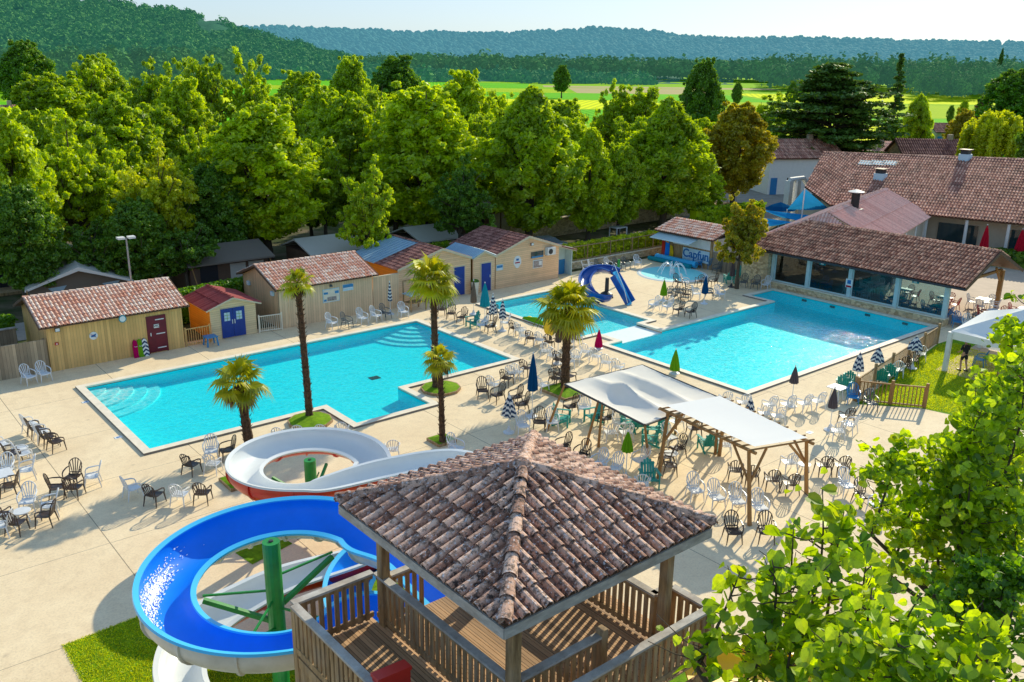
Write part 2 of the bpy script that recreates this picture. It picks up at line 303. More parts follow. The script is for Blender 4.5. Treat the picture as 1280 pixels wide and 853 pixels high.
# ------------------------------------------------------------------ mesh building
ROOTS = {}
def base_of(p):
    return ROOTS.get(p.name, Vector((0, 0, 0))) if p else Vector((0, 0, 0))
class MB:
    def __init__(s): s.v = []; s.f = []; s.t = []
    def add(s, vs, fs, t=None):
        o = len(s.v); s.v += [tuple(x) for x in vs]
        for f in fs: s.f.append([o+i for i in f]); s.t.append(random.random() if t is None else t)
        return s
    def box(s, x0, y0, z0, x1, y1, z1, t=None):
        return s.add([(x0,y0,z0),(x1,y0,z0),(x1,y1,z0),(x0,y1,z0),(x0,y0,z1),(x1,y0,z1),(x1,y1,z1),(x0,y1,z1)],
                     [(3,2,1,0),(4,5,6,7),(0,1,5,4),(1,2,6,5),(2,3,7,6),(3,0,4,7)], t)
    def obox(s, c, ax, ay, az, t=None):     # centre and three half-axis vectors
        c, ax, ay, az = map(Vector, (c, ax, ay, az)); vs = []
        for k in (-1, 1):
            for i, j in ((-1,-1),(1,-1),(1,1),(-1,1)): vs.append(c+ax*i+ay*j+az*k)
        return s.add(vs, [(3,2,1,0),(4,5,6,7),(0,1,5,4),(1,2,6,5),(2,3,7,6),(3,0,4,7)], t)
    def bar(s, p, q, w, h=None, up=(0,0,1), t=None):   # rectangular bar between two points
        p, q = Vector(p), Vector(q); h = h or w; d = q-p; L = d.length; d = d/L; u = Vector(up)
        if abs(d.dot(u)) > .98: u = Vector((1, 0, 0))
        r = d.cross(u).normalized(); u2 = r.cross(d)
        return s.obox((p+q)/2, r*w/2, d*L/2, u2*h/2, t)
    def tube(s, pts, rad, n=8, cap=True, t=None):
        pts = [Vector(p) for p in pts]; m = len(pts); rad = rad if hasattr(rad, '__len__') else [rad]*m
        vs = []; pr = None
        for i, p in enumerate(pts):
            d = (pts[min(i+1, m-1)]-pts[max(i-1, 0)]).normalized()
            if pr is None: pr = d.orthogonal().normalized()
            else:
                pr = pr-d*pr.dot(d); pr = pr.normalized() if pr.length > 1e-6 else d.orthogonal().normalized()
            b = d.cross(pr)
            for k in range(n):
                a = 2*math.pi*k/n; vs.append(p+(pr*math.cos(a)+b*math.sin(a))*rad[i])
        fs = [(i*n+k, i*n+(k+1)%n, (i+1)*n+(k+1)%n, (i+1)*n+k) for i in range(m-1) for k in range(n)]
        if cap: fs += [tuple(reversed(range(n))), tuple((m-1)*n+k for k in range(n))]
        return s.add(vs, fs, t)
    def cyl(s, c, r0, r1, z0, z1, n=16, t=None):
        return s.tube([(c[0], c[1], z0), (c[0], c[1], z1)], [r0, r1], n, True, t)
    def lathe(s, c, prof, n=16, wob=None, t=None):   # prof: (r, z)
        vs = []; fs = []
        for i, (r, z) in enumerate(prof):
            for k in range(n):
                a = 2*math.pi*k/n; rr = r*(wob(k, i) if wob else 1); vs.append((c[0]+rr*math.cos(a), c[1]+rr*math.sin(a), c[2]+z))
        for i in range(len(prof)-1):
            for k in range(n): fs.append((i*n+k, i*n+(k+1)%n, (i+1)*n+(k+1)%n, (i+1)*n+k))
        fs += [tuple(reversed(range(n))), tuple((len(prof)-1)*n+k for k in range(n))]
        return s.add(vs, fs, t)
    def poly(s, pts, t=None): return s.add(pts, [tuple(range(len(pts)))], t)
    def prism(s, poly, axis, a, b, t=None):   # polygon in the two other axes, extruded along axis from a to b
        n = len(poly); vs = []
        for k in (a, b):
            for p in poly:
                c = list(p); c.insert(axis, k); vs.append(tuple(c))
        fs = [tuple(range(n)), tuple(reversed(range(n, 2*n)))]+[(i, (i+1) % n+0, n+(i+1) % n, n+i) for i in range(n)]
        fs = [fs[0][::-1], fs[1][::-1]]+[f for f in fs[2:]]
        return s.add(vs, fs, t)
    def slab(s, quad, th, t=None):   # thick polygon, thickness downward along its normal
        q = [Vector(p) for p in quad]; n = (q[1]-q[0]).cross(q[-1]-q[0]).normalized()
        if n.z < 0: n = -n
        k = len(q); vs = q+[p-n*th for p in q]
        return s.add(vs, [tuple(range(k)), tuple(reversed(range(k, 2*k)))]+[(i, k+i, k+(i+1) % k, (i+1) % k) for i in range(k)], t)
    def build(s, name, mat, parent=None, world=False, smooth=False, loc=None, recalc=True):
        me = bpy.data.meshes.new(name); off = Vector((0, 0, 0))
        if world and parent: off = base_of(parent)
        if loc is not None and parent is None: off = Vector(loc)
        me.from_pydata([(v[0]-off.x, v[1]-off.y, v[2]-off.z) for v in s.v], [], s.f)
        a = me.attributes.new('tint', 'FLOAT', 'FACE'); a.data.foreach_set('value', s.t)
        me.materials.append(MT[mat] if isinstance(mat, str) else mat)
        if recalc:
            bm = bmesh.new(); bm.from_mesh(me); bmesh.ops.recalc_face_normals(bm, faces=bm.faces); bm.to_mesh(me); bm.free()
        if smooth: me.shade_smooth() if smooth is True else me.set_sharp_from_angle(angle=R_(smooth)) if False else me.shade_smooth()
        o = bpy.data.objects.new(name, me); col.objects.link(o)
        if parent: o.parent = parent; ROOTS[o.name] = base_of(parent)
        else:
            o.location = off; ROOTS[o.name] = off
        return o
def np_mesh(name, verts, faces_n, mat, parent, tint):   # fast: every face has faces_n own vertices
    nv = len(verts); nf = nv//faces_n; me = bpy.data.meshes.new(name)
    me.vertices.add(nv); me.vertices.foreach_set('co', np.asarray(verts, np.float32).ravel())
    me.loops.add(nv); me.loops.foreach_set('vertex_index', np.arange(nv, dtype=np.int32))
    me.polygons.add(nf); me.polygons.foreach_set('loop_start', np.arange(0, nv, faces_n, dtype=np.int32))
    try: me.polygons.foreach_set('loop_total', np.full(nf, faces_n, np.int32))
    except Exception: pass
    me.update(calc_edges=True); me.validate()
    a = me.attributes.new('tint', 'FLOAT', 'FACE'); a.data.foreach_set('value', np.asarray(tint, np.float32))
    me.materials.append(MT[mat]); o = bpy.data.objects.new(name, me); col.objects.link(o)
    if parent: o.parent = parent; ROOTS[o.name] = base_of(parent)
    return o
def tag(o, label, cat, group=None, kind=None):
    if label: o['label'] = label
    if cat: o['category'] = cat
    if group: o['group'] = group
    if kind: o['kind'] = kind
    return o
def thing(name, label, cat, loc=(0, 0, 0), rz=0.0, group=None):
    o = bpy.data.objects.new(name, None); col.objects.link(o); o.location = loc; o.rotation_euler = (0, 0, rz); o.empty_display_size = .2
    ROOTS[o.name] = Vector(loc); return tag(o, label, cat, group)
def struct(o): o['kind'] = 'structure'; return o
def kids(o): return [c for c in bpy.data.objects if c.parent is o]
KC = {}
def copy_tree(o, parent=None):
    c = o.copy(); col.objects.link(c)
    if parent: c.parent = parent
    ch = KC.get(o.name)
    if ch is None: ch = KC[o.name] = kids(o)
    for k in ch: copy_tree(k, c)
    return c
def place(proto, loc, rz, label, group, scale=1.0, first=[]):
    if proto.name in first: o = copy_tree(proto)
    else:
        first.append(proto.name); KC.setdefault(proto.name, kids(proto)); o = proto
    o.location = loc; o.rotation_euler = (0, 0, rz); o.scale = (scale,)*3; o['label'] = label
    if group: o['group'] = group
    return o
def cells(name, xs, ys, z, skip, mat):
    mb = MB()
    for i in range(len(xs)-1):
        for j in range(len(ys)-1):
            cx, cyy = (xs[i]+xs[i+1])/2, (ys[j]+ys[j+1])/2
            if not skip(cx, cyy): mb.poly([(xs[i], ys[j], z), (xs[i+1], ys[j], z), (xs[i+1], ys[j+1], z), (xs[i], ys[j+1], z)])
    return struct(mb.build(name, mat))
def text_mesh(name, body, size, mat, parent, origin, xdir, updir, extrude=.004):
    cu = bpy.data.curves.new(name, 'FONT'); cu.body = body; cu.size = size; cu.extrude = extrude; cu.offset = size*.022; cu.align_x = 'CENTER'; cu.align_y = 'CENTER'
    to = bpy.data.objects.new(name+'_src', cu); col.objects.link(to); bpy.context.view_layer.update()
    me = bpy.data.meshes.new_from_object(to.evaluated_get(bpy.context.evaluated_depsgraph_get()))
    bpy.data.objects.remove(to); bpy.data.curves.remove(cu)
    x = Vector(xdir).normalized(); y = Vector(updir).normalized(); z = x.cross(y)
    o0 = Vector(origin)-base_of(parent)
    for v in me.vertices: v.co = o0+x*v.co.x+y*v.co.y+z*v.co.z
    me.materials.clear(); me.materials.append(MT[mat]); o = bpy.data.objects.new(name, me); col.objects.link(o); o.parent = parent; return o
# canal tiles laid on a plane: O eave corner, e along the eave, s up the slope, polygon in (x, y) of that plane
def tile_plane(mb, O, e, s, poly, w=.21, l=.36, seg=5, pan=True, rise=.0):
    O, e, s = Vector(O), Vector(e).normalized(), Vector(s).normalized(); n = e.cross(s)
    if n.z < 0: n = -n
    xs = [p[0] for p in poly]; ymin = min(p[1] for p in poly)
    if pan: mb.add([O+e*p[0]+s*p[1]+n*.01 for p in poly], [tuple(range(len(poly)))], .0)
    x = min(xs)+w/2
    while x < max(xs):
        ys = []
        for i in range(len(poly)):
            (x0, y0), (x1, y1) = poly[i], poly[(i+1) % len(poly)]
            if (x0-x)*(x1-x) < 0: ys.append(y0+(y1-y0)*(x-x0)/(x1-x0))
        if len(ys) >= 2:
            ya, yb = min(ys), max(ys); y = ya-.05
            while y < yb-.02:
                y2 = min(y+l*1.12, yb+.02); k = (y2-y)/(l*1.12); r0 = w*.37; r1 = r0-(w*.08)*k; t = random.random()
                j = random.uniform(-.008, .008); h0 = .035; h1 = .035-.03*k; vs = []
                for (yy, r, hh) in ((y, r0, h0), (y2, r1, h1)):
                    for q in range(seg+1):
                        a = math.pi*q/seg; vs.append(O+e*(x+j-math.cos(a)*r)+s*yy+n*(hh+math.sin(a)*r*1.12-.01))
                m = seg+1; fs = [(q, q+1, m+q+1, m+q) for q in range(seg)]
                if seg >= 5:   # front lip
                    o2 = len(vs)
                    for q in range(seg+1):
                        a = math.pi*q/seg; vs.append(O+e*(x+j-math.cos(a)*(r0-.016))+s*(y+.002)+n*(h0+math.sin(a)*(r0-.016)*1.12-.01))
                    fs += [(q, o2+q, o2+q+1, q+1) for q in range(seg)]
                mb.add(vs, fs, t); y += l
        x += w
def ridge_tiles(mb, p, q, r=.11, l=.38, seg=6, lift=.03):
    p, q = Vector(p), Vector(q); d = q-p; L = d.length; d /= L; side = d.cross(Vector((0, 0, 1))).normalized(); n = side.cross(d)
    if n.z < 0: n = -n
    y = 0
    while y < L:
        y2 = min(y+l*1.1, L+.03); vs = []; t = random.random()
        for yy, rr, hh in ((y, r, lift+.02), (y2, r*.84, lift)):
            for k in range(seg+1):
                a = math.pi*k/seg; vs.append(p+d*yy-side*math.cos(a)*rr+n*(hh+math.sin(a)*rr-.03))
        m = seg+1; mb.add(vs, [(k, k+1, m+k+1, m+k) for k in range(seg)], t); y += l
# ------------------------------------------------------------------ pools, deck, ground
POOLS = {
 'lap': dict(r=[(10.2, 35.5, 29.65, 44.85), (18.35, 32.7, 22.3, 35.5)], d=.62, liner='liner'),
 'kids': dict(r=[(35.5, 36.2, 41.5, 45.6)], d=.42, liner='liner_pale'),
 'big': dict(r=[(35.75, 24.5, 54.9, 34.1), (52.1, 34.1, 54.9, 36.2)], d=.72, liner='liner'),
}
SHELF = (36.9, 34.1, 40.4, 36.2)
def inr(x, y, rs, g=0.0): return any(a-g < x < c+g and b-g < y < d+g for a, b, c, d in rs)
ALLR = [r for p in POOLS.values() for r in p['r']]+[SHELF]
def brk(rs, gs, lo, hi, k):
    s = {lo, hi}
    for r in rs:
        for g in gs: s |= {r[k]-g, r[k+2]+g}
    return sorted(v for v in s if lo <= v <= hi)
def not_coping(x, y): return inr(x, y, ALLR)
CPW = .36
DX0, DY0, DX1, DY1 = -14.0, 5.0, 57.0, 49.3
xs = brk(ALLR, (0, CPW), -600, 12000, 0); ys = brk(ALLR, (0, CPW), -600, 12000, 1)
def spread(a, lo, hi, st):
    a = set(a)
    for k in range(int((hi-lo)/st)+1): a.add(lo+k*st)
    return sorted(a)
cells('ground', xs, ys, -.03, lambda x, y: inr(x, y, ALLR), 'earth')
cells('pool_deck', brk(ALLR, (0, CPW), DX0, DX1, 0), brk(ALLR, (0, CPW), DY0, DY1, 1), 0.0, lambda x, y: inr(x, y, ALLR, CPW), 'deck')
for key, P in POOLS.items():
    rs = P['r']; base = (rs[0][0], rs[0][1], 0)
    lab = {'lap': 'long turquoise swimming pool beside the timber huts, two palms at its near edge',
           'kids': 'shallow turquoise children\'s pool where the small blue slide ends',
           'big': 'large blue swimming pool beside the glazed restaurant'}[key]
    t = thing('swimming_pool', lab, 'swimming pool', base)
    X = brk(rs+[SHELF], (0, CPW), -99, 99, 0)[1:-1]; Y = brk(rs+[SHELF], (0, CPW), -99, 99, 1)[1:-1]
    floor, wall, water = MB(), MB(), MB()
    top, side = MB(), MB()
    isw = lambda x, y: inr(x, y, rs)
    others = [r for r in ALLR if r not in rs]
    isc = lambda x, y: inr(x, y, rs, CPW) and not inr(x, y, ALLR) and not (key == 'kids' and inr(x, y, [(34.9, 33.5, 60, 34.46)])) 
    d = P['d']; zt = .09
    for i in range(len(X)-1):
        for j in range(len(Y)-1):
            x0, x1, y0, y1 = X[i], X[i+1], Y[j], Y[j+1]; cx, cyy = (x0+x1)/2, (y0+y1)/2
            if isw(cx, cyy):
                floor.poly([(x0, y0, -d), (x1, y0, -d), (x1, y1, -d), (x0, y1, -d)])
                water.poly([(x0, y0, -.07), (x1, y0, -.07), (x1, y1, -.07), (x0, y1, -.07)])
            for (nx, ny, a, b) in ((x0-.01, cyy, (x0, y0), (x0, y1)), (x1+.01, cyy, (x1, y0), (x1, y1)), (cx, y0-.01, (x0, y0), (x1, y0)), (cx, y1+.01, (x0, y1), (x1, y1))):
                if isw(cx, cyy) and not isw(nx, ny):
                    tz = -.16 if inr(nx, ny, [SHELF]) else -.0
                    wall.poly([(*a, -d), (*b, -d), (*b, tz), (*a, tz)])
            if isc(cx, cyy):
                top.poly([(x0, y0, zt), (x1, y0, zt), (x1, y1, zt), (x0, y1, zt)])
                for (nx, ny, a, b) in ((x0-.01, cyy, (x0, y0), (x0, y1)), (x1+.01, cyy, (x1, y0), (x1, y1)), (cx, y0-.01, (x0, y0), (x1, y0)), (cx, y1+.01, (x0, y1), (x1, y1))):
                    if not isc(nx, ny): (side if not inr(nx, ny, ALLR) else top).poly([(*a, -.03), (*b, -.03), (*b, zt), (*a, zt)])
    floor.build('basin_floor', P['liner'], t, True); wall.build('basin_wall', P['liner'], t, True); water.build('water_surface', 'water', t, True, recalc=False)
    top.build('coping', 'coping', t, True); side.build('coping_edge', 'coping_side_shaded', t, True)
    if key == 'lap':
        for k in range(5):    # quarter-round steps in the corner by the ochre hut
            r = 3.4-k*.62; pts = [(10.2, 44.85)]+[(10.2+r*math.cos(a), 44.85-r*math.sin(a)) for a in [math.pi/2*q/12 for q in range(13)]]
            MB().prism(pts, 2, -d, -.52+k*.095).build('step', 'white_liner' if k > 1 else 'liner_pale', t, True)
        for k in range(5):
            r = 3.2-k*.55; pts = [(29.65, 44.85)]+[(29.65-r*math.cos(a), 44.85-r*math.sin(a)) for a in [math.pi/2*q/12 for q in range(13)]]
            MB().prism(pts, 2, -d, -.54+k*.095).build('step', 'liner_pale', t, True)
        MB().box(22.8, 38.8, -d+.004, 23.35, 39.25, -d+.02).build('drain_grate', 'dark_steel', t, True)
    if key == 'kids':
        s = SHELF; mb = MB(); mb.box(s[0], s[1]+.002, -.5, s[2], s[3]-.002, -.10); mb.build('linking_shelf', 'white_liner', t, True)
        for (a, b, c, e) in ((s[0]-.36, 34.46, s[0], 36.2-.36), (s[2], 34.46, s[2]+.36, 36.2-.36)): MB().box(a, b, -.03, c, e, .088).build('shelf_coping', 'coping', t, True)
    if key == 'big':
        for k, v in enumerate((26, 28.6, 31.2, 33.4)):
            MB().box(54.82, v, -.25, 54.895, v+.35, -.12).build('skimmer_mouth', 'dark_steel', t, True)
# lawn, turf beds, terraces, lane
def sheet(name, pts, z, mat): return struct(MB().poly([(p[0], p[1], z) for p in pts]).build(name, mat))
sheet('lawn', [(38.6, 20.2), (40.6, 18.0), (43, 8), (70, 4), (70, 16), (56.5, 22.2), (51.6, 22.5)], .006, 'turf')
sheet('side_terrace', [(56.5, 22.2), (70, 16), (120, 6), (120, 34), (80, 30), (64.5, 33.0), (57.0, 40)], .010, 'terrace')
sheet('artificial_turf', [(4.0, 23.9), (6.2, 24.0), (6.9, 20.6), (9.6, 20.2), (11.6, 21.6), (14.5, 21.4), (17.5, 12), (3.9, 12)], .008, 'turf')
sheet('campsite_lane', [(-40, 57.0), (49, 54.0), (70, 54.0), (110, 57), (110, 60.5), (70, 58.5), (49, 58.0), (-40, 61.0)], -.022, 'gravel_road')
sheet('car_park', [(62, 45), (90, 58), (110, 72), (96, 82), (74, 62), (60, 53)], -.018, 'gravel_road')
# fields and far country
def field(name, D0, D1, x0, x1, mat, z=-.01):   # strip across the view between two depths; x in metres from the view axis at each depth
    pts = [RGT*x0[0]+FWD*D0, RGT*x1[0]+FWD*D0, RGT*x1[1]+FWD*D1, RGT*x0[1]+FWD*D1]
    return struct(MB().poly([(p.x, p.y, z) for p in pts]).build(name, mat))
def fieldmat(name, a, b, w, ang, var=.3):
    n = N(name); mp = n.n('Mapping'); mp.inputs['Rotation'].default_value = (0, 0, ang); n.l(n.tc.outputs['Object'], mp.inputs['Vector'])
    wv = n.n('TexWave'); wv.inputs['Scale'].default_value = w; wv.inputs['Distortion'].default_value = .6; n.l(mp.outputs[0], wv.inputs['Vector'])
    f = n.math('ADD', n.math('MULTIPLY', wv.outputs['Fac'], .5), n.math('MULTIPLY', n.noise(.03, 5, .6), .6)); n.bsdf(n.mix(n.ramp(f, [(.25, 0), (.8, 1)]), a, b), .95, spec=.05); MT[name] = n.m
fieldmat('field_green', (.08, .40, .002), (.18, .60, .003), .12, .6)
fieldmat('field_yellow', (.52, .64, .001), (.86, .92, .003), .1, .9)
fieldmat('field_vine', (.24, .44, .002), (.52, .66, .004), .22, .3)
fieldmat('field_straw', (.42, .36, .16), (.55, .46, .22), .05, .2)
fieldmat('field_base', (.18, .42, .002), (.30, .56, .004), .05, .2)
field('field', 125, 1500, (-300, -2500), (300, 2500), 'field_base', -.02)
FL = [(170, 235, -25, 60, 'field_yellow'), (180, 250, -85, -28, 'field_green'), (250, 330, -150, 60, 'field_green'), (150, 200, 62, 150, 'field_green'), (205, 262, 64, 190, 'field_yellow'),
      (268, 300, 64, 220, 'field_green'), (305, 420, 66, 260, 'field_vine'), (335, 420, -180, 60, 'field_yellow'), (425, 520, -230, 120, 'field_green'), (430, 560, 125, 320, 'field_yellow'),
      (525, 600, -250, 30, 'field_vine'), (525, 640, 35, 120, 'field_straw'), (650, 700, 20, 190, 'field_straw'), (605, 760, -300, 10, 'field_green'), (565, 800, 195, 420, 'field_vine'), (200, 330, -230, -120, 'field_green'), (340, 600, -420, -255, 'field_vine'), (620, 900, -600, -330, 'field_straw')]
for i, (a, b, x0, x1, m_) in enumerate(FL): field('field', a, b, (x0, x0*(1+(b-a)/a*.15)), (x1, x1*(1+(b-a)/a*.15)), m_, -.012+.004*(i % 2))
# hills: ridge profile read as height over distance, haze painted in as bluish colour with a faint glow
def prof(pts, x):
    for (a, ya), (b, yb) in zip(pts, pts[1:]):
        if a <= x <= b: k = (x-a)/(b-a); k = k*k*(3-2*k); return ya+(yb-ya)*k
    return pts[0][1] if x < pts[0][0] else pts[-1][1]
HOR = 426.5-F*math.tan(PITCH)
def hill_h(px, row, D):           # height that shows on picture row at depth D
    return at_depth(px, row, D)[1]
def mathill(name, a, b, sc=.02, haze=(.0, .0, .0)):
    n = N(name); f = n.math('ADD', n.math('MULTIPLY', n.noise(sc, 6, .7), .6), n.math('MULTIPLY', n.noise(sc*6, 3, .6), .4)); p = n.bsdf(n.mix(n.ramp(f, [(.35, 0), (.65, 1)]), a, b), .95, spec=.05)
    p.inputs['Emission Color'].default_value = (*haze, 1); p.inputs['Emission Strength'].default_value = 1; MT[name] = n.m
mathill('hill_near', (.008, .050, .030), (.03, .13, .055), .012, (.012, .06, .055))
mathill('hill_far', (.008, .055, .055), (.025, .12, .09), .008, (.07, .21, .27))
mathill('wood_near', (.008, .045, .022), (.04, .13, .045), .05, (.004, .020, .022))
from mathutils import noise as mnoise
LEFT = [(-500, -30), (0, -14), (80, -2), (155, 8), (230, 17), (290, 29), (330, 44), (380, 57), (430, 70), (470, 80), (600, 88), (900, 95)]
FARP = [(-500, 50), (100, 45), (260, 40), (350, 38), (430, 41), (520, 45), (600, 46), (680, 43), (735, 40), (790, 43), (850, 50), (905, 52), (960, 51), (1040, 53), (1130, 55), (1200, 56), (1290, 60), (1800, 66)]
def hill(name, profile, D0, D1, mat, rough, x0=-500, x1=1800, step=5, rows=14, seed=0):
    vs = []; cols = int((x1-x0)/step)+1
    for r in range(rows+3):
        k = min(r/rows, 1.0); D = D0+(D1-D0)*k+(400*(r-rows) if r > rows else 0)
        for c in range(cols):
            px = x0+c*step; top = hill_h(px, prof(profile, px), D1); h = max(0, top)*(k**.85)*(1-.5*math.sin(math.pi*k)*(.5+.5*mnoise.noise((px*.006, k*2, seed)))*.6)
            h += rough*k*(mnoise.noise((px*.03, k*9, seed))*.9+mnoise.noise((px*.17, k*30, seed+5))*.55) if k > 0 else -2
            if r > rows: h *= .6
            w = ray(px, 300); d = w*D; vs.append((d.x, d.y, h))
    fs = [(r*cols+c, r*cols+c+1, (r+1)*cols+c+1, (r+1)*cols+c) for r in range(rows+2) for c in range(cols-1)]
    mb = MB(); mb.v = vs; mb.f = fs; mb.t = [0]*len(fs); o = struct(mb.build(name, mat)); o.data.shade_smooth(); return o
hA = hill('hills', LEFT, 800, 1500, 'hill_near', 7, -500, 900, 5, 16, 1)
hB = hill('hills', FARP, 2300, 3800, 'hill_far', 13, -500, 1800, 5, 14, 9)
# far woods: canopy bumps standing on the hills and the valley floor
_bm = bmesh.new(); bmesh.ops.create_icosphere(_bm, subdivisions=2, radius=1.0); ICO_V = np.array([v.co[:] for v in _bm.verts]); ICO_F = np.array([[v.index for v in f.verts] for f in _bm.faces]); _bm.free(); ICO_F = ICO_F[ICO_V[ICO_F].mean(1)[:, 2] > -.35]
def wood(name, label, pts, mat):   # pts: (x, y, z, radius, height factor)
    V = []; T = []
    for (x, y, z, r, hf) in pts:
        j = ICO_V*(1+rng.uniform(-.16, .16, (len(ICO_V), 1))); a = rng.uniform(0, 6.28); ca, sa = math.cos(a), math.sin(a)
        q = np.stack([j[:, 0]*ca-j[:, 1]*sa, j[:, 0]*sa+j[:, 1]*ca, j[:, 2]*hf], 1)*r+(x, y, z)
        V.append(q); T += [rng.uniform(0, 1)]*len(ICO_F)
    k = len(V); V = np.concatenate(V).astype(np.float32); Fi = (ICO_F[None]+(np.arange(k)*len(ICO_V))[:, None, None]).reshape(-1).astype(np.int32); me = bpy.data.meshes.new(name)
    me.vertices.add(len(V)); me.vertices.foreach_set('co', V.ravel()); me.loops.add(len(Fi)); me.loops.foreach_set('vertex_index', Fi); me.polygons.add(len(Fi)//3); me.polygons.foreach_set('loop_start', np.arange(0, len(Fi), 3, dtype=np.int32)); me.update(calc_edges=True); me.shade_smooth()
    a = me.attributes.new('tint', 'FLOAT', 'FACE'); a.data.foreach_set('value', np.asarray(T, np.float32)); me.materials.append(MT[mat]); o = bpy.data.objects.new(name, me); col.objects.link(o)
    return tag(o, label, 'wood', kind='stuff')
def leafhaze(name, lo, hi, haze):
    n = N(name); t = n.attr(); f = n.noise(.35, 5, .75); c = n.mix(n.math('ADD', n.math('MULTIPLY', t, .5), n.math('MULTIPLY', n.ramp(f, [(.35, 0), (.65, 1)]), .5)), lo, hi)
    p = n.bsdf(c, .95, n.bump(f, 1.0, 1.5), spec=.05); p.inputs['Emission Color'].default_value = (*haze, 1); p.inputs['Emission Strength'].default_value = 1; MT[name] = n.m  # distance haze put into the canopy as blue tint and faint glow
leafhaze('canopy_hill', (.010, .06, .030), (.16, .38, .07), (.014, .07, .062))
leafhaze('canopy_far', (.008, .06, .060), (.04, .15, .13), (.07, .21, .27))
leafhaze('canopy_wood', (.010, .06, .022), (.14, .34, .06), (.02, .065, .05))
def leafy(name, label, pts, mat, per=60, qs=1.0):
    c = np.array([p[:3] for p in pts]); r = np.array([p[3] for p in pts]); hf = np.array([p[4] for p in pts]); n = len(pts)*per
    d = rng.normal(size=(n, 3)); d /= np.linalg.norm(d, axis=1)[:, None]; d[:, 2] = np.where(d[:, 2] < -.2, -d[:, 2], d[:, 2]); R = np.repeat(r, per); Hf = np.repeat(hf, per)
    lob = 1+.18*np.sin(d[:, 0]*5+np.repeat(rng.uniform(0, 6, len(pts)), per))+.15*np.sin(d[:, 1]*7+np.repeat(rng.uniform(0, 6, len(pts)), per))
    P = np.repeat(c, per, 0)+d*(R*rng.uniform(.72, 1.06, n)*lob)[:, None]*np.stack([np.ones(n), np.ones(n), Hf], 1)
    nn_ = d+rng.normal(size=(n, 3))*.45; nn_ /= np.linalg.norm(nn_, axis=1)[:, None]; t = rng.normal(size=(n, 3)); t -= nn_*(t*nn_).sum(1)[:, None]; t /= np.linalg.norm(t, axis=1)[:, None]; b = np.cross(nn_, t); s_ = (R*rng.uniform(.16, .34, n)*qs)[:, None]
    V = np.stack([P-t*s_, P+b*s_*.8, P+t*s_, P-b*s_*.8], 1).reshape(-1, 3); T = np.clip(np.repeat(rng.uniform(0, .8, len(pts)), per)+rng.uniform(-.1, .3, n), 0, 1)
    return tag(np_mesh(name, V, 4, mat, None, T), label, 'wood', kind='stuff')
def hill_pts(n, profile, D0, D1, x0, x1, r0, r1, seed, below=0):
    out = []
    for _ in range(n):
        px = random.uniform(x0, x1); k = random.random()**.7; D = D0+(D1-D0)*k; top = hill_h(px, prof(profile, px), D1)
        h = max(0, top)*(k**.85)*(1-.5*math.sin(math.pi*k)*(.5+.5*mnoise.noise((px*.006, k*2, seed)))*.6)+below
        if D0 < 1000 and mnoise.noise((px*.02, k*4, 3.3)) > .42: continue
        w = ray(px, 300)*D; out.append((w.x, w.y, h, random.uniform(r0, r1), random.uniform(.8, 1.3)))
    return out
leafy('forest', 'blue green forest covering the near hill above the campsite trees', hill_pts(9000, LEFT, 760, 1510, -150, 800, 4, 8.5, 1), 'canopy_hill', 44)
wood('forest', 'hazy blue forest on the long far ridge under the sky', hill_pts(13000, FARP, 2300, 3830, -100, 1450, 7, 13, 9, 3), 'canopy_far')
def belt(x0, x1, Da, Db, n, r0, r1, z0=4):
    out = []
    for _ in range(n):
        px = random.uniform(x0, x1); D = random.uniform(Da, Db); w = ray(px, 300)*D; r = random.uniform(r0, r1); out.append((w.x, w.y, r*random.uniform(.5, 1.3)+z0*.3, r, random.uniform(1, 1.6)))
    return out
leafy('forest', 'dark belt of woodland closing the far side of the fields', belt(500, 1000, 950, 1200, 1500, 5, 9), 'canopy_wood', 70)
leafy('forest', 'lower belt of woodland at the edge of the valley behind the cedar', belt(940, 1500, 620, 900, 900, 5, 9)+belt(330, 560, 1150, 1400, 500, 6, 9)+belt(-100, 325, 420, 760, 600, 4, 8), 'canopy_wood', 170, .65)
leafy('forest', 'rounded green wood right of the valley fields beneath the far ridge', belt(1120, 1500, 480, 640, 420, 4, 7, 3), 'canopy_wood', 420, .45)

def tufts(name, label, poly, n, h, z):
    P = []; xs_ = [p[0] for p in poly]; ys_ = [p[1] for p in poly]
    while len(P) < n:
        x, y = random.uniform(min(xs_), max(xs_)), random.uniform(min(ys_), max(ys_)); c = False
        for (a, b), (c_, d) in zip(poly, poly[1:]+poly[:1]):
            if (b > y) != (d > y) and x < (c_-a)*(y-b)/(d-b)+a: c = not c
        if c: P.append((x, y))
    P = np.array(P); a = rng.uniform(0, 6.283, n); w = rng.uniform(.008, .02, n); hh = h*rng.uniform(.5, 1.3, n); ln = rng.normal(size=(n, 2))*hh[:, None]*.5
    d = np.stack([np.cos(a)*w, np.sin(a)*w], 1); lo1 = np.concatenate([P-d, np.full((n, 1), z)], 1); lo2 = np.concatenate([P+d, np.full((n, 1), z)], 1); tp = np.concatenate([P+ln, (z+hh)[:, None]], 1)
    V = np.stack([lo1, lo2, tp], 1).reshape(-1, 3); o = np_mesh(name, V, 3, 'leaf_yellow', None, rng.uniform(0, 1, n)); return tag(o, label, 'grass', kind='stuff')
tufts('grass', 'short yellow green grass growing on the fenced lawn', [(38.9, 20.2), (40.6, 18.0), (43, 12), (50, 12), (52.5, 21.8), (51.6, 22.3)], 60000, .07, .004)
tufts('grass', 'artificial grass pile on the turf at the foot of the slides', [(3.95, 23.95), (6.25, 24.05), (6.9, 20.6), (9, 18), (6, 14), (3.9, 18)], 50000, .035, .006)
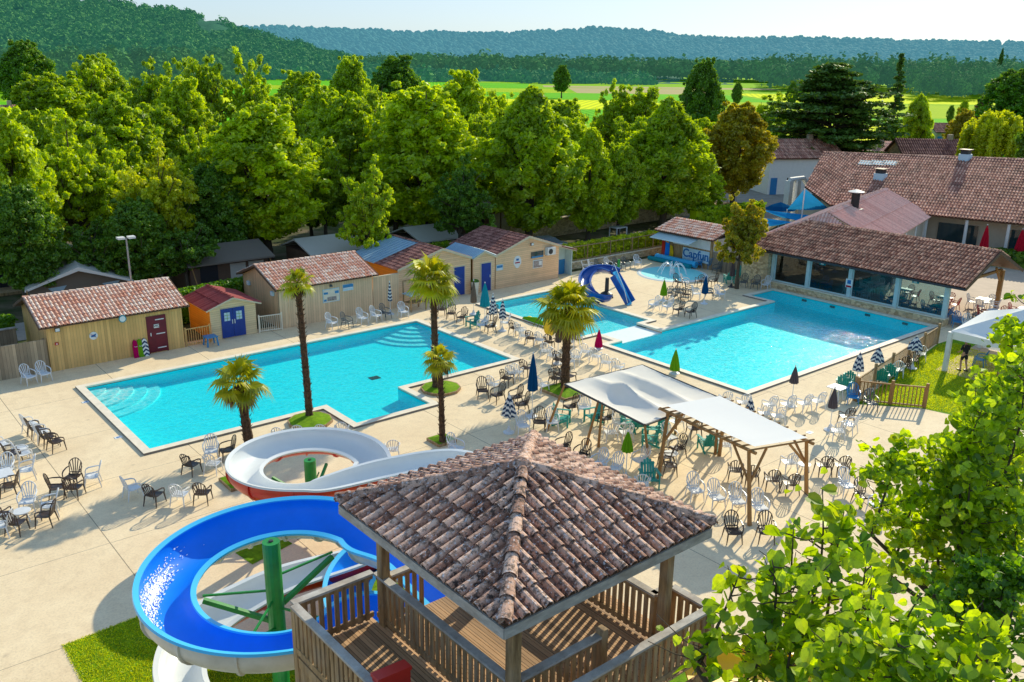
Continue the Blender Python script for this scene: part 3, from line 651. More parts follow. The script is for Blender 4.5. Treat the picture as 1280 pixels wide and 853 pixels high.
# ------------------------------------------------------------------ huts along the pool
def gable_x(t, x0, x1, y0, y1, ze, yr, zr, tile, ov=.25, wmats=('clad_tan', 'clad_tan_side'), w=.21, l=.38, verge='brown_trim', ovx=.3, zb=None):
    """hut whose ridge runs along x: front wall at y0, back at y1"""
    zb = zb or ze; th = .1
    MB().box(x0, y0, 0, x1, y0+th, ze).build('front_wall', wmats[0], t, True)
    MB().box(x0, y1-th, 0, x1, y1, zb).build('back_wall', wmats[0], t, True)
    k0 = (zr-ze)/(yr-y0)
    for xx in (x0, x1-th):
        MB().prism([(y0+th, 0), (y1-th, 0), (y1-th, zb), (yr, zr-.03), (y0+th, ze+k0*th-.02)], 0, xx, xx+th).build('gable_wall', wmats[1], t, True)
    s = Vector((0, yr-y0, zr-ze)); L = s.length; s /= L; Lo = L+ov
    O = Vector((x0-ovx, y0, ze+.05))-s*ov; W_ = x1-x0+2*ovx
    mb = MB(); tile_plane(mb, O+Vector((0, 0, .03)), (1, 0, 0), s, [(0, 0), (W_, 0), (W_, Lo), (0, Lo)], w, l)
    s2 = Vector((0, yr-y1, zr-zb)); L2 = s2.length; s2 /= L2
    O2 = Vector((x0-ovx, y1, zb+.05))-s2*ov; tile_plane(mb, O2+Vector((0, 0, .03)), (1, 0, 0), s2, [(0, 0), (W_, 0), (W_, L2+ov), (0, L2+ov)], w, l)
    ridge_tiles(mb, (x0-ovx, yr, zr+.07), (x1+ovx, yr, zr+.07), .10)
    r = mb.build('roof', tile, t, True)
    MB().slab([O-Vector((0, 0, .01)), O+Vector((W_, 0, -.01)), O+Vector((W_, 0, -.01))+s*Lo, O+s*Lo-Vector((0, 0, .01))], .05).build('roof_boarding', verge, r, True)
    MB().slab([O2-Vector((0, 0, .01)), O2+Vector((W_, 0, -.01)), O2+Vector((W_, 0, -.01))+s2*(L2+ov), O2+s2*(L2+ov)-Vector((0, 0, .01))], .05).build('roof_boarding', verge, r, True)
    for xx in (x0-ovx-.02, x1+ovx):
        MB().prism([(y0-ov*s.y, ze-ov*s.z-.02), (yr, zr-.02), (y1+ov*abs(s2.y), zb-ov*s2.z-.02), (y1+ov*abs(s2.y), zb-ov*s2.z+.12), (yr, zr+.12), (y0-ov*s.y, ze-ov*s.z+.12)], 0, xx, xx+.03).build('barge_board', 'trim_cream' if verge != 'brown_trim' else 'brown_trim', r, True)
def door(t, x, y, w, h, mat, handle='left', frame='trim_cream', name='door'):
    d = MB().box(x, y-.05, .05, x+w, y-.003, .05+h).build(name, mat, t, True)
    f = MB(); f.box(x-.07, y-.04, 0, x-.003, y-.004, h+.12); f.box(x+w+.003, y-.04, 0, x+w+.07, y-.004, h+.12); f.box(x-.003, y-.04, h+.053, x+w+.003, y-.004, h+.12); f.build('door_frame', frame, t, True)
    hx = x+.1 if handle == 'left' else x+w-.1
    MB().box(hx-.02, y-.10, 1.0, hx+.02, y-.052, 1.18).build('handle', 'white_steel', d, True)
    return d
# A: long ochre hut with the maroon door
tA = thing('changing_hut', 'long ochre timber hut with pale red tiles and a maroon door', 'hut', (9.6, 48.4, 0))
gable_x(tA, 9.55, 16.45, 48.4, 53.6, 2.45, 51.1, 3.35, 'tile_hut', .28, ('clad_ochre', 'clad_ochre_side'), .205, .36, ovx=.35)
dA = door(tA, 14.55, 48.4, .92, 1.98, 'door_maroon', 'left', 'door_maroon')
for z in (.25, 1.05, 1.85): MB().box(14.95, 48.4-.075, z, 15.42, 48.4-.055, z+.05).build('hinge', 'white_steel', dA, True)
MB().box(14.85, 48.4-.07, 1.42, 15.13, 48.4-.055, 1.62).build('door_sign', 'sign_white', dA, True)
text_mesh('sign_lettering', 'WC', .16, 'black', dA, (14.99, 48.325, 1.52), (1, 0, 0), (0, 0, 1))
def roundsign(nm, label, c, r, mat, fn=None):
    s = thing(nm, label, 'sign', c)
    MB().prism([(c[0]+r*math.cos(a), c[2]+r*math.sin(a)) for a in [6.283*k/20 for k in range(20)]], 1, c[1]-.03, c[1]).build('sign_board', mat, s, True)
    if fn: fn(s)
    return s
def nodog(s):
    b = base_of(s); y = b.y-.04
    MB().prism([(b.x-.12, b.z-.06), (b.x+.1, b.z-.06), (b.x+.1, b.z+.02), (b.x+.15, b.z+.10), (b.x+.06, b.z+.08), (b.x-.12, b.z+.03)], 1, y-.004, y+.008).build('pictogram', 'carp_text', s, True)
    MB().bar((b.x-.15, y-.008, b.z+.14), (b.x+.15, y-.008, b.z-.14), .03, .008).build('slash_bar', 'um_red', s, True)
roundsign('round_sign', 'round white no dogs sign on the ochre hut wall', (11.75, 48.39, 1.55), .21, 'sign_white', nodog)
roundsign('round_sign', 'small pale green round sign under the eave of the ochre hut', (13.2, 48.05, 2.30), .2, 'um_teal', lambda s: MB().prism([(13.2+.15*math.cos(a), 2.3+.15*math.sin(a)) for a in [6.283*k/16 for k in range(16)]], 1, 48.01, 48.02).build('sign_face', 'sign_white', s, True))
def floodlight(label, p, d=(0, -1, 0)):
    t = thing('floodlight', label, 'floodlight', p); x, y, z = p
    MB().box(x-.12, y-.16, z-.1, x+.12, y-.06, z+.1).build('lamp_housing', 'black', t, True); MB().box(x-.1, y-.168, z-.08, x+.1, y-.162, z+.08).build('lens', 'sign_white', t, True); MB().box(x-.02, y-.06, z-.02, x+.02, y-.005, z+.02).build('bracket', 'dark_steel', t, True)
floodlight('small black floodlight under the left eave of the ochre hut', (10.05, 48.39, 2.2))
b_ = thing('alarm_button', 'small red call box on the ochre hut near the old fence', 'call box', (9.95, 48.39, 1.45)); MB().box(9.87, 48.33, 1.38, 10.03, 48.39, 1.52).build('housing', 'red_plastic', b_, True); MB().box(9.92, 48.32, 1.42, 9.98, 48.329, 1.48).build('button', 'sign_white', b_, True)
# towels / beach mats leaning by the maroon door
for i, (m_, lb, x) in enumerate((('um_pink', 'magenta folded beach mat leaning beside the maroon door', 13.75), ('um_green', 'lime green and white beach mat leaning beside the maroon door', 14.0), ('um_stripe', 'navy and white striped beach mat leaning beside the maroon door', 14.25))):
    t = thing('beach_mat', lb, 'beach mat', (x, 48.2, 0), 0, 'beach mats by the maroon door'); mb = MB()
    prof_ = [(-.16, 0), (.16, 0), (.15, .6), (.10, .88), (0, .96), (-.1, .88), (-.15, .6)]
    vs = [(px_*(1+.1*math.sin(i*2+pz*5)), -.12+.26*pz-.04*abs(px_), pz) for px_, pz in prof_]; vs2 = [(a, b+.06, c) for a, b, c in vs]; n_ = len(vs)
    mb.add(vs+vs2, [tuple(range(n_)), tuple(reversed(range(n_, 2*n_)))]+[(k, n_+k, n_+(k+1) % n_, (k+1) % n_) for k in range(n_)]); mb.build('mat_body', m_, t)
    MB().tube([(-.08, -.02, .62), (0, -.06, .60), (.08, -.02, .62)], .012, 5).build('strap', 'white_plastic', t)
# B: small shed with double blue doors
tB = thing('garden_shed', 'small cream shed with red roof and double blue doors', 'shed', (18.0, 48.6, 0))
MB().prism([(18.1, 0), (20.85, 0), (20.85, 1.9), (19.42, 2.32), (18.1, 1.9)], 1, 48.6, 48.68).build('front_wall', 'siding_pale', tB, True)
MB().prism([(18.1, 0), (20.85, 0), (20.85, 1.9), (19.42, 2.32), (18.1, 1.9)], 1, 51.9, 51.98).build('back_wall', 'siding_pale', tB, True)
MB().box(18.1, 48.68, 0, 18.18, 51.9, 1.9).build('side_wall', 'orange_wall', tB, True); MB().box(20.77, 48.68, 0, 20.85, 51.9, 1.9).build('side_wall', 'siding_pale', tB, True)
mb = MB()
for (xe, xr) in ((17.85, 19.42), (21.1, 19.42)):
    ze = 1.86-.02; s = Vector((xr-xe, 0, 2.40-ze)); L = s.length; s /= L
    tile_plane(mb, (xe, 48.4, ze), (0, 1, 0), s, [(0, 0), (3.8, 0), (3.8, L), (0, L)], .16, .9, 4)
ridge_tiles(mb, (19.42, 48.38, 2.40), (19.42, 52.22, 2.40), .09)
rB = mb.build('roof', 'tile_red', tB, True)
MB().slab([(17.85, 48.4, 1.82), (17.85, 52.2, 1.82), (19.42, 52.2, 2.37), (19.42, 48.4, 2.37)], .04).build('roof_boarding', 'trim_cream', rB, True)
MB().slab([(21.1, 48.4, 1.82), (21.1, 52.2, 1.82), (19.42, 52.2, 2.37), (19.42, 48.4, 2.37)], .04).build('roof_boarding', 'trim_cream', rB, True)
MB().prism([(17.82, 1.78), (19.42, 2.34), (21.13, 1.78), (21.13, 1.86), (19.42, 2.43), (17.82, 1.86)], 1, 48.36, 48.395).build('barge_board', 'trim_cream', rB, True)
for k in (0, 1):
    x = 18.72+k*.72; d = MB().box(x, 48.55, .05, x+.70, 48.597, 1.78).build('door', 'door_blue', tB, True)
    w = MB(); w.box(x+.18, 48.54, 1.05, x+.52, 48.549, 1.55); w.build('window', 'sign_pale', d, True)
    g = MB(); g.box(x+.34, 48.53, 1.05, x+.36, 48.539, 1.55)
    for z in (1.2, 1.38): g.box(x+.18, 48.53, z, x+.52, 48.5395, z+.02)
    g.build('glazing_bar', 'um_green', d, True); MB().box(x+(.62 if k == 0 else .04), 48.50, .85, x+(.66 if k == 0 else .08), 48.548, 1.1).build('handle', 'white_steel', d, True)
# railings either side of the shed
def railing(name, label, cat, pts, h, mat, gap=.12, bw=.03, rail=.05, post=None, group=None, z0=0, solid=False, postw=.07, ph=.1):
    t = thing(name, label, cat, (pts[0][0], pts[0][1], z0), 0, group)
    bl = MB()
    for (a, b) in zip(pts, pts[1:]):
        a3, b3 = Vector((a[0], a[1], z0)), Vector((b[0], b[1], z0)); d = b3-a3; L = d.length; d /= L
        for zz in (h, .1): MB().bar(a3+Vector((0, 0, zz)), b3+Vector((0, 0, zz)), rail, rail).build('rail', mat, t, True)
        k = gap/2
        while k < L: bl.bar(a3+d*k+Vector((0, 0, .03)), a3+d*k+Vector((0, 0, h-.02)), bw, .018); k += gap
        np_ = max(1, round(L/(post or 99))); 
        for q in range(np_+1):
            p = a3+d*(L*q/np_); MB().box(p.x-postw/2, p.y-postw/2, z0, p.x+postw/2, p.y+postw/2, z0+h+ph).build('post', mat, t, True)
    bl.build('balusters', mat, t, True); return t
railing('gate', 'low ochre timber gate between the ochre hut and the blue door shed', 'gate', [(16.55, 48.45), (17.95, 48.45)], 1.0, 'clad_ochre', .13, .05)
railing('gate', 'low grey slatted gate between the blue door shed and the tan hut', 'gate', [(20.95, 48.5), (22.3, 48.3)], 1.0, 'coping', .12, .05)
st = thing('stool', 'low blue plastic table in front of the cream shed', 'table', (17.75, 47.9, 0)); MB().box(-.33, -.33, .5, .33, .33, .55).build('table_top', 'blue_plastic', st)
for a in (-1, 1):
    for b in (-1, 1): MB().bar((a*.26, b*.26, .5), (a*.31, b*.31, 0), .07, .07).build('leg', 'blue_plastic', st)
# C: tan hut
tC = thing('storage_hut', 'large tan timber hut with pale red tiles, fish posters on its wall', 'hut', (22.3, 48.5, 0))
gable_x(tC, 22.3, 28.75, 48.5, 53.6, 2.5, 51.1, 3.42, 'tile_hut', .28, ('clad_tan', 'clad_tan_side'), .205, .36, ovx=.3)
MB().box(22.9, 48.47, .05, 23.8, 48.497, 2.05).build('flush_door', 'clad_tan', tC, True)
def poster(name, label, x, y, z, w, h, mats, frame='sign_pale'):
    t = thing(name, label, 'sign', (x, y, z)); MB().box(x, y-.03, z, x+w, y-.003, z+h).build('board', frame, t, True)
    for i, (m_, a, b, c, d) in enumerate(mats): MB().box(x+w*a, y-.045-.002*i, z+h*b, x+w*c, y-.032, z+h*d).build('printed_panel', m_, t, True)
    return t
poster('picture_board', 'pale photo board with blue fish on the tan hut', 25.2, 48.5, 1.15, 1.15, .85, [('coping', .04, .05, .96, .95), ('blue_plastic', .05, .62, .3, .78), ('blue_plastic', .72, .6, .95, .8), ('sign_photo', .25, .1, .8, .4), ('blue_plastic', .05, .1, .2, .25)])
poster('picture_board', 'blue pool picture board fixed on the tan hut', 26.6, 48.5, 1.7, .75, .42, [('blue_plastic', .03, .5, .97, .95), ('sign_white', .1, .35, .9, .5)])
wf = thing('wall_lamp', 'small grey wall lamp above the fish board', 'lamp', (25.75, 48.48, 2.2)); MB().lathe((25.75, 48.4, 2.15), [(.02, .14), (.10, .06), (.11, 0)], 10).build('lamp_shade', 'grey_plastic', wf, True); MB().box(25.72, 48.4, 2.24, 25.78, 48.49, 2.28).build('arm', 'grey_plastic', wf, True)
for (x, y, lb) in ((22.28, 49.2, 'white junction box on the side of the tan hut near its corner'), (22.28, 52.6, 'pale box on the side of the tan hut near the hedge')):
    t = thing('junction_box', lb, 'box', (x, y, 2.0)); MB().box(x-.12, y-.16, 1.95, x, y+.16, 2.2).build('box_body', 'sign_pale', t, True); MB().box(x-.135, y-.13, 1.98, x-.122, y+.13, 2.17).build('lid', 'sign_white', t, True)
pf = thing('panel_fence', 'tall tan vertical board fence joining the tan hut to the apricot building', 'fence', (29.1, 48.5, 0))
MB().box(28.8, 48.5, 0, 30.75, 48.58, 2.25).build('boards', 'clad_tan', pf, True); MB().box(28.8, 48.47, 2.252, 30.75, 48.61, 2.31).build('top_rail', 'trim_cream', pf, True)
# D, E, F: apricot buildings with gables to the pool
def gable_y(t, x0, x1, y0, y1, zl, zr_, xr, zt, tile, wall='siding', side='orange_wall', w=.2, l=.38, ov=.12, glaze=None, ylim=None):
    th = .1; poly = [(x0, 0), (x1, 0), (x1, zr_), (xr, zt), (x0, zl)]
    MB().prism(poly, 1, y0, y0+th).build('gable_wall', wall, t, True); MB().prism(poly, 1, y1-th, y1).build('gable_wall', wall, t, True)
    MB().box(x0, y0+th, 0, x0+th, y1-th, zl).build('side_wall', side, t, True); MB().box(x1-th, y0+th, 0, x1, y1-th, zr_).build('side_wall', wall, t, True)
    mb = MB(); gz = MB()
    for (xe, ze) in ((x0, zl), (x1, zr_)):
        s = Vector((xr-xe, 0, zt-ze)); L = s.length; s /= L; O = Vector((xe, y0-ov, ze+.06))-s*.15; W_ = y1-y0+2*ov; ys = 0, W_
        if glaze and xe == x0:
            tile_plane(mb, O, (0, 1, 0), s, [(0, 0), (glaze, 0), (glaze, L+.15), (0, L+.15)], w, l)
            P_ = [O+Vector((0, glaze, 0)), O+Vector((0, W_, 0)), O+Vector((0, W_, 0))+s*(L+.15), O+Vector((0, glaze, 0))+s*(L+.15)]
            gz.slab(P_, .04)
            for k in range(9): q = glaze+(W_-glaze)*k/8; gz.bar(O+Vector((0, q, .03)), O+Vector((0, q, .03))+s*(L+.15), .05, .04)
        else: tile_plane(mb, O, (0, 1, 0), s, [(0, 0), (W_, 0), (W_, L+.15), (0, L+.15)], w, l)
    ridge_tiles(mb, (xr, y0-ov, zt+.07), (xr, y1+ov, zt+.07), .1)
    r = mb.build('roof', tile, t, True)
    if gz.v: gz.build('translucent_roof_panel', 'poly', t, True)
    for (xe, ze) in ((x0, zl), (x1, zr_)):
        s = Vector((xr-xe, 0, zt-ze)); L = s.length; s /= L; a = Vector((xe, y0-ov, ze+.03))-s*.15
        if not (glaze and xe == x0): MB().slab([a, a+Vector((0, y1-y0+2*ov, 0)), a+Vector((0, y1-y0+2*ov, 0))+s*(L+.15), a+s*(L+.15)], .05).build('roof_boarding', 'trim_cream', r, True)
    d = .13; MB().prism([(x0-.13, zl-.06), (xr, zt-.01), (x1+.13, zr_-.06), (x1+.13, zr_+.09), (xr, zt+.15), (x0-.13, zl+.09)], 1, y0-ov-.03, y0-ov-.003).build('barge_board', 'trim_cream', r, True)
tD = thing('pump_house', 'apricot timber building with half tiled and half glazed roof', 'building', (30.8, 48.6, 0))
gable_y(tD, 30.8, 36.75, 48.6, 54.6, 2.45, 2.5, 34.3, 3.4, 'tile_brown', glaze=2.9)
door(tD, 35.3, 48.6, .88, 2.0, 'door_blue', 'left', 'trim_cream')
w_ = MB().box(32.6, 48.55, 1.75, 34.0, 48.597, 2.15).build('window', 'dark_glass', tD, True); MB().box(32.6, 48.53, 1.76, 33.25, 48.549, 2.14).build('pane', 'sign_pale', w_, True)
tE = thing('linking_porch', 'narrow apricot porch with grey roof between the two apricot buildings', 'building', (36.85, 48.6, 0))
MB().prism([(36.86, 0), (38.78, 0), (38.78, 2.42), (37.8, 2.85), (36.86, 2.5)], 1, 48.45, 48.55).build('front_wall', 'siding', tE, True)
mb = MB()
for xe, ze in ((36.8, 2.45), (38.85, 2.4)):
    s = Vector((37.8-xe, 0, 2.9-ze)); L = s.length; s /= L; tile_plane(mb, (xe, 48.35, ze+.06), (0, 1, 0), s, [(0, 0), (3.6, 0), (3.6, L), (0, L)], .2, 1.2, 4)
mb.build('roof', 'poly', tE, True); MB().prism([(36.8, 2.38), (37.8, 2.82), (38.85, 2.34), (38.85, 2.48), (37.8, 2.96), (36.8, 2.52)], 1, 48.33, 48.36).build('barge_board', 'trim_cream', tE, True)
door(tE, 37.55, 48.45, .84, 2.0, 'door_blue', 'right', 'trim_cream')
tF = thing('first_aid_building', 'apricot timber building with brown tiles, air conditioner and round sign', 'building', (38.9, 48.5, 0))
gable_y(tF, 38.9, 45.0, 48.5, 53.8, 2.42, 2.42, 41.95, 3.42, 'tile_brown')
w_ = MB().box(42.2, 48.46, 1.85, 43.4, 48.497, 2.3).build('window', 'dark_glass', tF, True); MB().box(42.25, 48.445, 1.85, 43.35, 48.459, 1.97).build('sill', 'blue_plastic', w_, True)
ac = thing('air_conditioner', 'white air conditioner unit high on the apricot gable wall', 'air conditioner', (43.6, 48.5, 2.0)); MB().box(43.55, 48.15, 1.95, 44.35, 48.45, 2.5).build('housing', 'white_paint', ac, True)
MB().prism([(43.85+.2*math.cos(a), 2.22+.2*math.sin(a)) for a in [6.283*k/16 for k in range(16)]], 1, 48.13, 48.149).build('fan_grille', 'dark_steel', ac, True); MB().box(43.6, 48.45, 1.9, 44.3, 48.498, 1.95).build('bracket', 'dark_steel', ac, True)
poster('picture_board', 'brown and white photo board under the high window', 42.4, 48.5, 1.05, .95, .62, [('sign_photo', .05, .08, .95, .9), ('sign_white', .6, .3, .9, .8)], 'sign_white')
poster('picture_board', 'small blue notice board right of the porch door', 38.95, 48.5, 1.35, .6, .42, [('blue_plastic', .08, .45, .92, .85), ('sign_white', .1, .1, .8, .38)])
rs_ = thing('round_sign', 'white shield shaped sign with red lettering on apricot wall', 'sign', (40.9, 48.5, 1.6))
MB().prism([(40.9+.36*math.cos(a)*(1.0 if math.sin(a) > -.4 else .8), 1.75+.46*math.sin(a)) for a in [6.283*k/20 for k in range(20)]], 1, 48.47, 48.497).build('sign_board', 'sign_white', rs_, True)
MB().prism([(40.78, 1.85), (41.02, 1.85), (41.02, 2.0), (40.78, 2.0)], 1, 48.455, 48.468).build('emblem', 'carp_text', rs_, True); MB().box(40.68, 48.455, 1.66, 41.12, 48.468, 1.74).build('red_band', 'um_red', rs_, True)
floodlight('black floodlight under the peak of the right apricot gable', (42.1, 48.38, 2.95)); floodlight('black floodlight at the left corner of the half glazed building', (31.7, 48.48, 2.35)); floodlight('grey floodlight high left on the half glazed building gable', (32.4, 48.48, 2.75))
nw = thing('privacy_wall', 'white and blue painted wall at the right end of the apricot building', 'wall', (45.05, 48.9, 0)); MB().box(45.05, 49.3, 0, 46.45, 49.38, 1.15).build('lower_panel', 'blue_render', nw, True); MB().box(45.05, 49.3, 1.152, 46.45, 49.38, 2.15).build('upper_panel', 'pale_blue_trim', nw, True); MB().box(46.38, 48.55, 0, 46.45, 49.298, 2.15).build('end_post', 'pale_blue_trim', nw, True)
mb = MB(); s = Vector((-1, 0, .30)).normalized(); tile_plane(mb, (46.75, 48.38, 1.93), (0, 1, 0), s, [(0, 0), (5.5, 0), (5.5, 1.75), (0, 1.75)], .2, .38); rr = mb.build('roof', 'tile_brown', nw, True); MB().slab([(46.75, 48.38, 1.9), (46.75, 53.8, 1.9), (45.08, 53.8, 2.40), (45.08, 48.38, 2.40)], .05).build('roof_boarding', 'trim_cream', rr, True)
# service counter left of the apricot building
ct = thing('bar_counter', 'tall cluttered timber counter in front of the apricot building', 'counter', (30.9, 47.3, 0))
MB().box(30.6, 46.9, 1.05, 31.9, 47.9, 1.12).build('counter_top', 'poly', ct, True); MB().box(30.7, 47.0, .5, 31.8, 47.8, .55).build('shelf', 'wood_v', ct, True)
for (x, y) in ((30.65, 46.95), (31.82, 46.95), (30.65, 47.82), (31.82, 47.82)): MB().box(x-.04, y-.04, 0, x+.04, y+.04, 1.05 if y < 47.5 else 1.9).build('post', 'wood_v', ct, True)
MB().box(30.62, 47.8, 1.85, 31.86, 47.86, 1.95).build('rail', 'wood_v', ct, True)
bn = thing('litter_bin', 'green lidded beige litter bin between the two blue doors', 'bin', (36.75, 48.1, 0)); MB().lathe((0, 0, 0), [(.2, 0), (.27, .9), (.27, .95)], 12).build('bin_body', 'coping', bn); MB().lathe((0, 0, .95), [(.29, 0), (.29, .05), (.2, .14), (.02, .17)], 12).build('lid', 'leaf_dark', bn)
# old fence and yard at far left
of = thing('board_fence', 'weathered vertical board fence left of the ochre hut', 'fence', (2.0, 48.5, 0)); MB().box(-6, 48.5, 0, 9.5, 48.56, 1.75).build('boards', 'fence_old', of, True)
for k in range(6): x = -5.9+k*3.05; MB().box(x, 48.57, 0, x+.09, 48.66, 1.8).build('post', 'wood_v', of, True)
bf = thing('board_fence', 'dark timber fence behind the yard left of the ochre hut', 'fence', (2.0, 52.5, 0)); MB().box(-6, 52.5, 0, 8.9, 52.58, 1.5).build('boards', 'fence_old', bf, True); MB().box(-6, 52.4, 1.502, 8.9, 52.65, 1.56).build('top_rail', 'wood_rail', bf, True)
fan = thing('heat_pump', 'dark grey heat pump with a round fan in the yard', 'heat pump', (5.5, 50.2, 0)); MB().box(4.7, 49.7, 0, 6.7, 50.9, .95).build('housing', 'dark_steel', fan, True); MB().lathe((5.7, 50.3, .952), [(.42, 0), (.42, .06), (.33, .06), (.33, .0)], 20).build('fan_ring', 'sign_pale', fan, True)
lp = thing('lamp_post', 'slim grey lamp post with twin floodlights behind the ochre hut', 'lamp post', (15.75, 54.6, 0)); MB().tube([(15.75, 54.6, 0), (15.75, 54.6, 5.3)], [.07, .05], 8).build('pole', 'grey_steel', lp, True)
hgt_ = 5.3
for dx in (-.3, .3): h_ = MB().box(15.75+dx-.2, 54.4, 5.3, 15.75+dx+.2, 54.85, 5.42).build('lamp_head', 'white_paint', lp, True)
# ------------------------------------------------------------------ restaurant
tR = thing('restaurant', 'long tiled restaurant with glazed front beside the big pool', 'restaurant', (55.9, 24, 0))
U0, U1, V0, V1 = 55.9, 63.0, 24.2, 39.3; ZE, ZR, UR = 2.72, 4.55, 59.3
MB().box(U0-.3, 24.1, 0, U0+.28, 37.2, .42).build('plinth_wall', 'stone', tR, True)
MB().box(U0-.34, 24.06, .422, U0+.3, 37.2, .48).build('plinth_coping', 'coping', tR, True)
MB().box(U0-.5, 37.2, 0, U0+.25, 39.45, 2.5).build('stone_pier', 'stone', tR, True)
MB().box(U0, 39.2, 0, U1, 39.45, 2.6).build('end_wall', 'stone', tR, True)
MB().box(U0+.27, 24.1, 0, U1+.3, 39.2, .03).build('floor', 'terrace', tR, True)
MB().box(U1-.1, 31.5, .03, U1+.1, 39.2, 2.6).build('rear_wall', 'brown_trim', tR, True)
posts = [24.25, 27.5, 30.85, 34.1, 37.0]
for v in posts: MB().box(U0-.14, v-.13, .48, U0+.10, v+.13, 2.62).build('post', 'pale_blue_trim', tR, True)
for a, b in zip(posts, posts[1:]):
    f = MB(); a2, b2 = a+.13, b-.13
    f.box(U0-.04, a2, .482, U0+.04, b2, .58); f.box(U0-.04, a2, 2.42, U0+.04, b2, 2.50); f.box(U0-.04, a2, .58, U0+.04, a2+.07, 2.42); f.box(U0-.04, b2-.07, .58, U0+.04, b2, 2.42)
    w = f.build('window_frame', 'pale_blue_trim', tR, True); MB().box(U0-.006, a2+.07, .58, U0+.006, b2-.07, 2.42).build('pane', 'glass', w, True)
MB().box(U0-.12, 24.0, 2.62, U0+.08, 39.4, 2.78).build('fascia_beam', 'pale_blue_trim', tR, True)
MB().box(U0-.5, 24.05, .0, U0+.3, 24.1, .42).build('plinth_end', 'stone', tR, True)
def plane_poly(O, e, s, pts3): return [((p-O).dot(e), (p-O).dot(s)) for p in pts3]
def roof_face(mb, pts3, w, l, seg=4, bd=None):   # first two points are the eave
    P = [Vector(p) for p in pts3]; e = (P[1]-P[0]).normalized(); n = e.cross(P[2]-P[0]).normalized()
    if n.z < 0: n = -n
    s = n.cross(e)
    if s.z < 0: s = -s
    tile_plane(mb, P[0]+n*.04, e, s, plane_poly(P[0], e, s, P), w, l, seg)
    if bd is not None: bd.slab(P, .08)
mb, bd = MB(), MB()
E0, E1 = (55.25, 39.7, 2.72), (55.25, 23.0, 2.72); R0, R1 = (59.3, 36.6, 4.55), (59.3, 22.9, 4.55); B0, B1 = (63.6, 39.7, 2.8), (63.6, 23.0, 2.8)
roof_face(mb, [E1, E0, R0, R1], .225, .42, 4, bd); roof_face(mb, [B0, B1, R1, R0], .225, .42, 4, bd); roof_face(mb, [E0, B0, R0], .225, .42, 4, bd)
ridge_tiles(mb, R0, R1, .12); ridge_tiles(mb, E0, R0, .12); ridge_tiles(mb, B0, R0, .12)
r = mb.build('roof', 'tile_rest', tR, True); bd.build('roof_boarding', 'brown_trim', r, True)
MB().bar((55.3, 22.95, 2.66), (59.3, 22.85, 4.47), .05, .2).build('barge_board', 'brown_trim', r, True); MB().bar((63.6, 22.95, 2.74), (59.3, 22.85, 4.47), .05, .2).build('barge_board', 'brown_trim', r, True)
MB().tube([(55.15, 39.8, 2.66), (55.15, 22.9, 2.66)], .07, 8).build('gutter', 'dark_steel', r, True)
for (x, y) in ((63.3, 24.1),): MB().box(x-.13, y-.13, 0, x+.13, y+.13, 2.6).build('timber_post', 'log', tR, True)
MB().bar((63.3, 24.1, 1.7), (62.2, 24.1, 2.9), .12).build('timber_brace', 'log', tR, True); MB().bar((56.1, 24.2, 2.55), (63.4, 24.2, 2.6), .16).build('tie_beam', 'log', tR, True); MB().bar((59.3, 24.2, 2.6), (59.3, 24.2, 4.4), .15).build('king_post', 'log', tR, True)
for v in (28, 32, 36): MB().bar((56.1, v, 2.55), (63.2, v, 2.6), .14).build('tie_beam', 'brown_trim', tR, True)
MB().box(60.8, 32.0, .03, 62.2, 38.5, 1.1).build('bar_counter', 'brown_trim', tR, True)
MB().box(56.3, 38.0, .03, 57.0, 39.0, 1.6).build('cupboard', 'white_paint', tR, True)
roundsign_y = thing('notice', 'white no entry notice on the third restaurant post', 'sign', (55.7, 30.85, 1.4)); MB().box(55.72, 30.6, 1.15, 55.755, 31.1, 1.75).build('sign_board', 'sign_white', roundsign_y, True); MB().box(55.70, 30.72, 1.42, 55.718, 30.98, 1.68).build('pictogram', 'carp_text', roundsign_y, True); MB().box(55.70, 30.65, 1.18, 55.718, 31.05, 1.30).build('red_band', 'um_red', roundsign_y, True)
for v, lb in ((33.0, 'small turquoise sign on the restaurant fascia over the second bay'), (26.3, 'small turquoise sign on the restaurant fascia over the last bay')):
    t = thing('fascia_sign', lb, 'sign', (55.75, v, 2.5)); MB().box(55.7, v-.22, 2.35, 55.76, v+.22, 2.6).build('sign_board', 'um_teal', t, True); MB().box(55.68, v-.1, 2.4, 55.698, v+.1, 2.55).build('pictogram', 'sign_white', t, True)
# pink annexe roof behind, ridge turned 15.5 degrees
dP = Vector((math.cos(R_(15.5)), math.sin(R_(15.5)), 0)); nP = Vector((dP.y, -dP.x, 0))
A0 = Vector((60.3, 35.8, 5.2)); A1 = Vector((77.2, 40.4, 5.2)); tP = thing('annexe', 'annexe with smooth pink tiled gable roof behind the restaurant', 'building', (64, 38, 0))
def at(p, d, z): q = p+nP*d; return Vector((q.x, q.y, z))
mb, bd = MB(), MB(); roof_face(mb, [at(A0, 4.2, 3.2), at(A1, 4.2, 3.2), A1, A0], .26, 2.2, 4, bd); roof_face(mb, [at(A0, -4.2, 3.2), at(A1, -4.2, 3.2), A1, A0], .24, .5, 4, bd); roof_face(mb, [at(A0-dP*2.2, 4.2, 3.2), at(A0-dP*2.2, -4.2, 3.2), A0], .24, .5, 4, bd); roof_face(mb, [at(A0-dP*2.2, -4.2, 3.2), at(A0, -4.2, 3.2), A0], .24, .5, 4, bd)
ridge_tiles(mb, A0, A1, .13); r = mb.build('roof', 'tile_pink', tP, True); bd.build('roof_boarding', 'trim_cream', r, True)
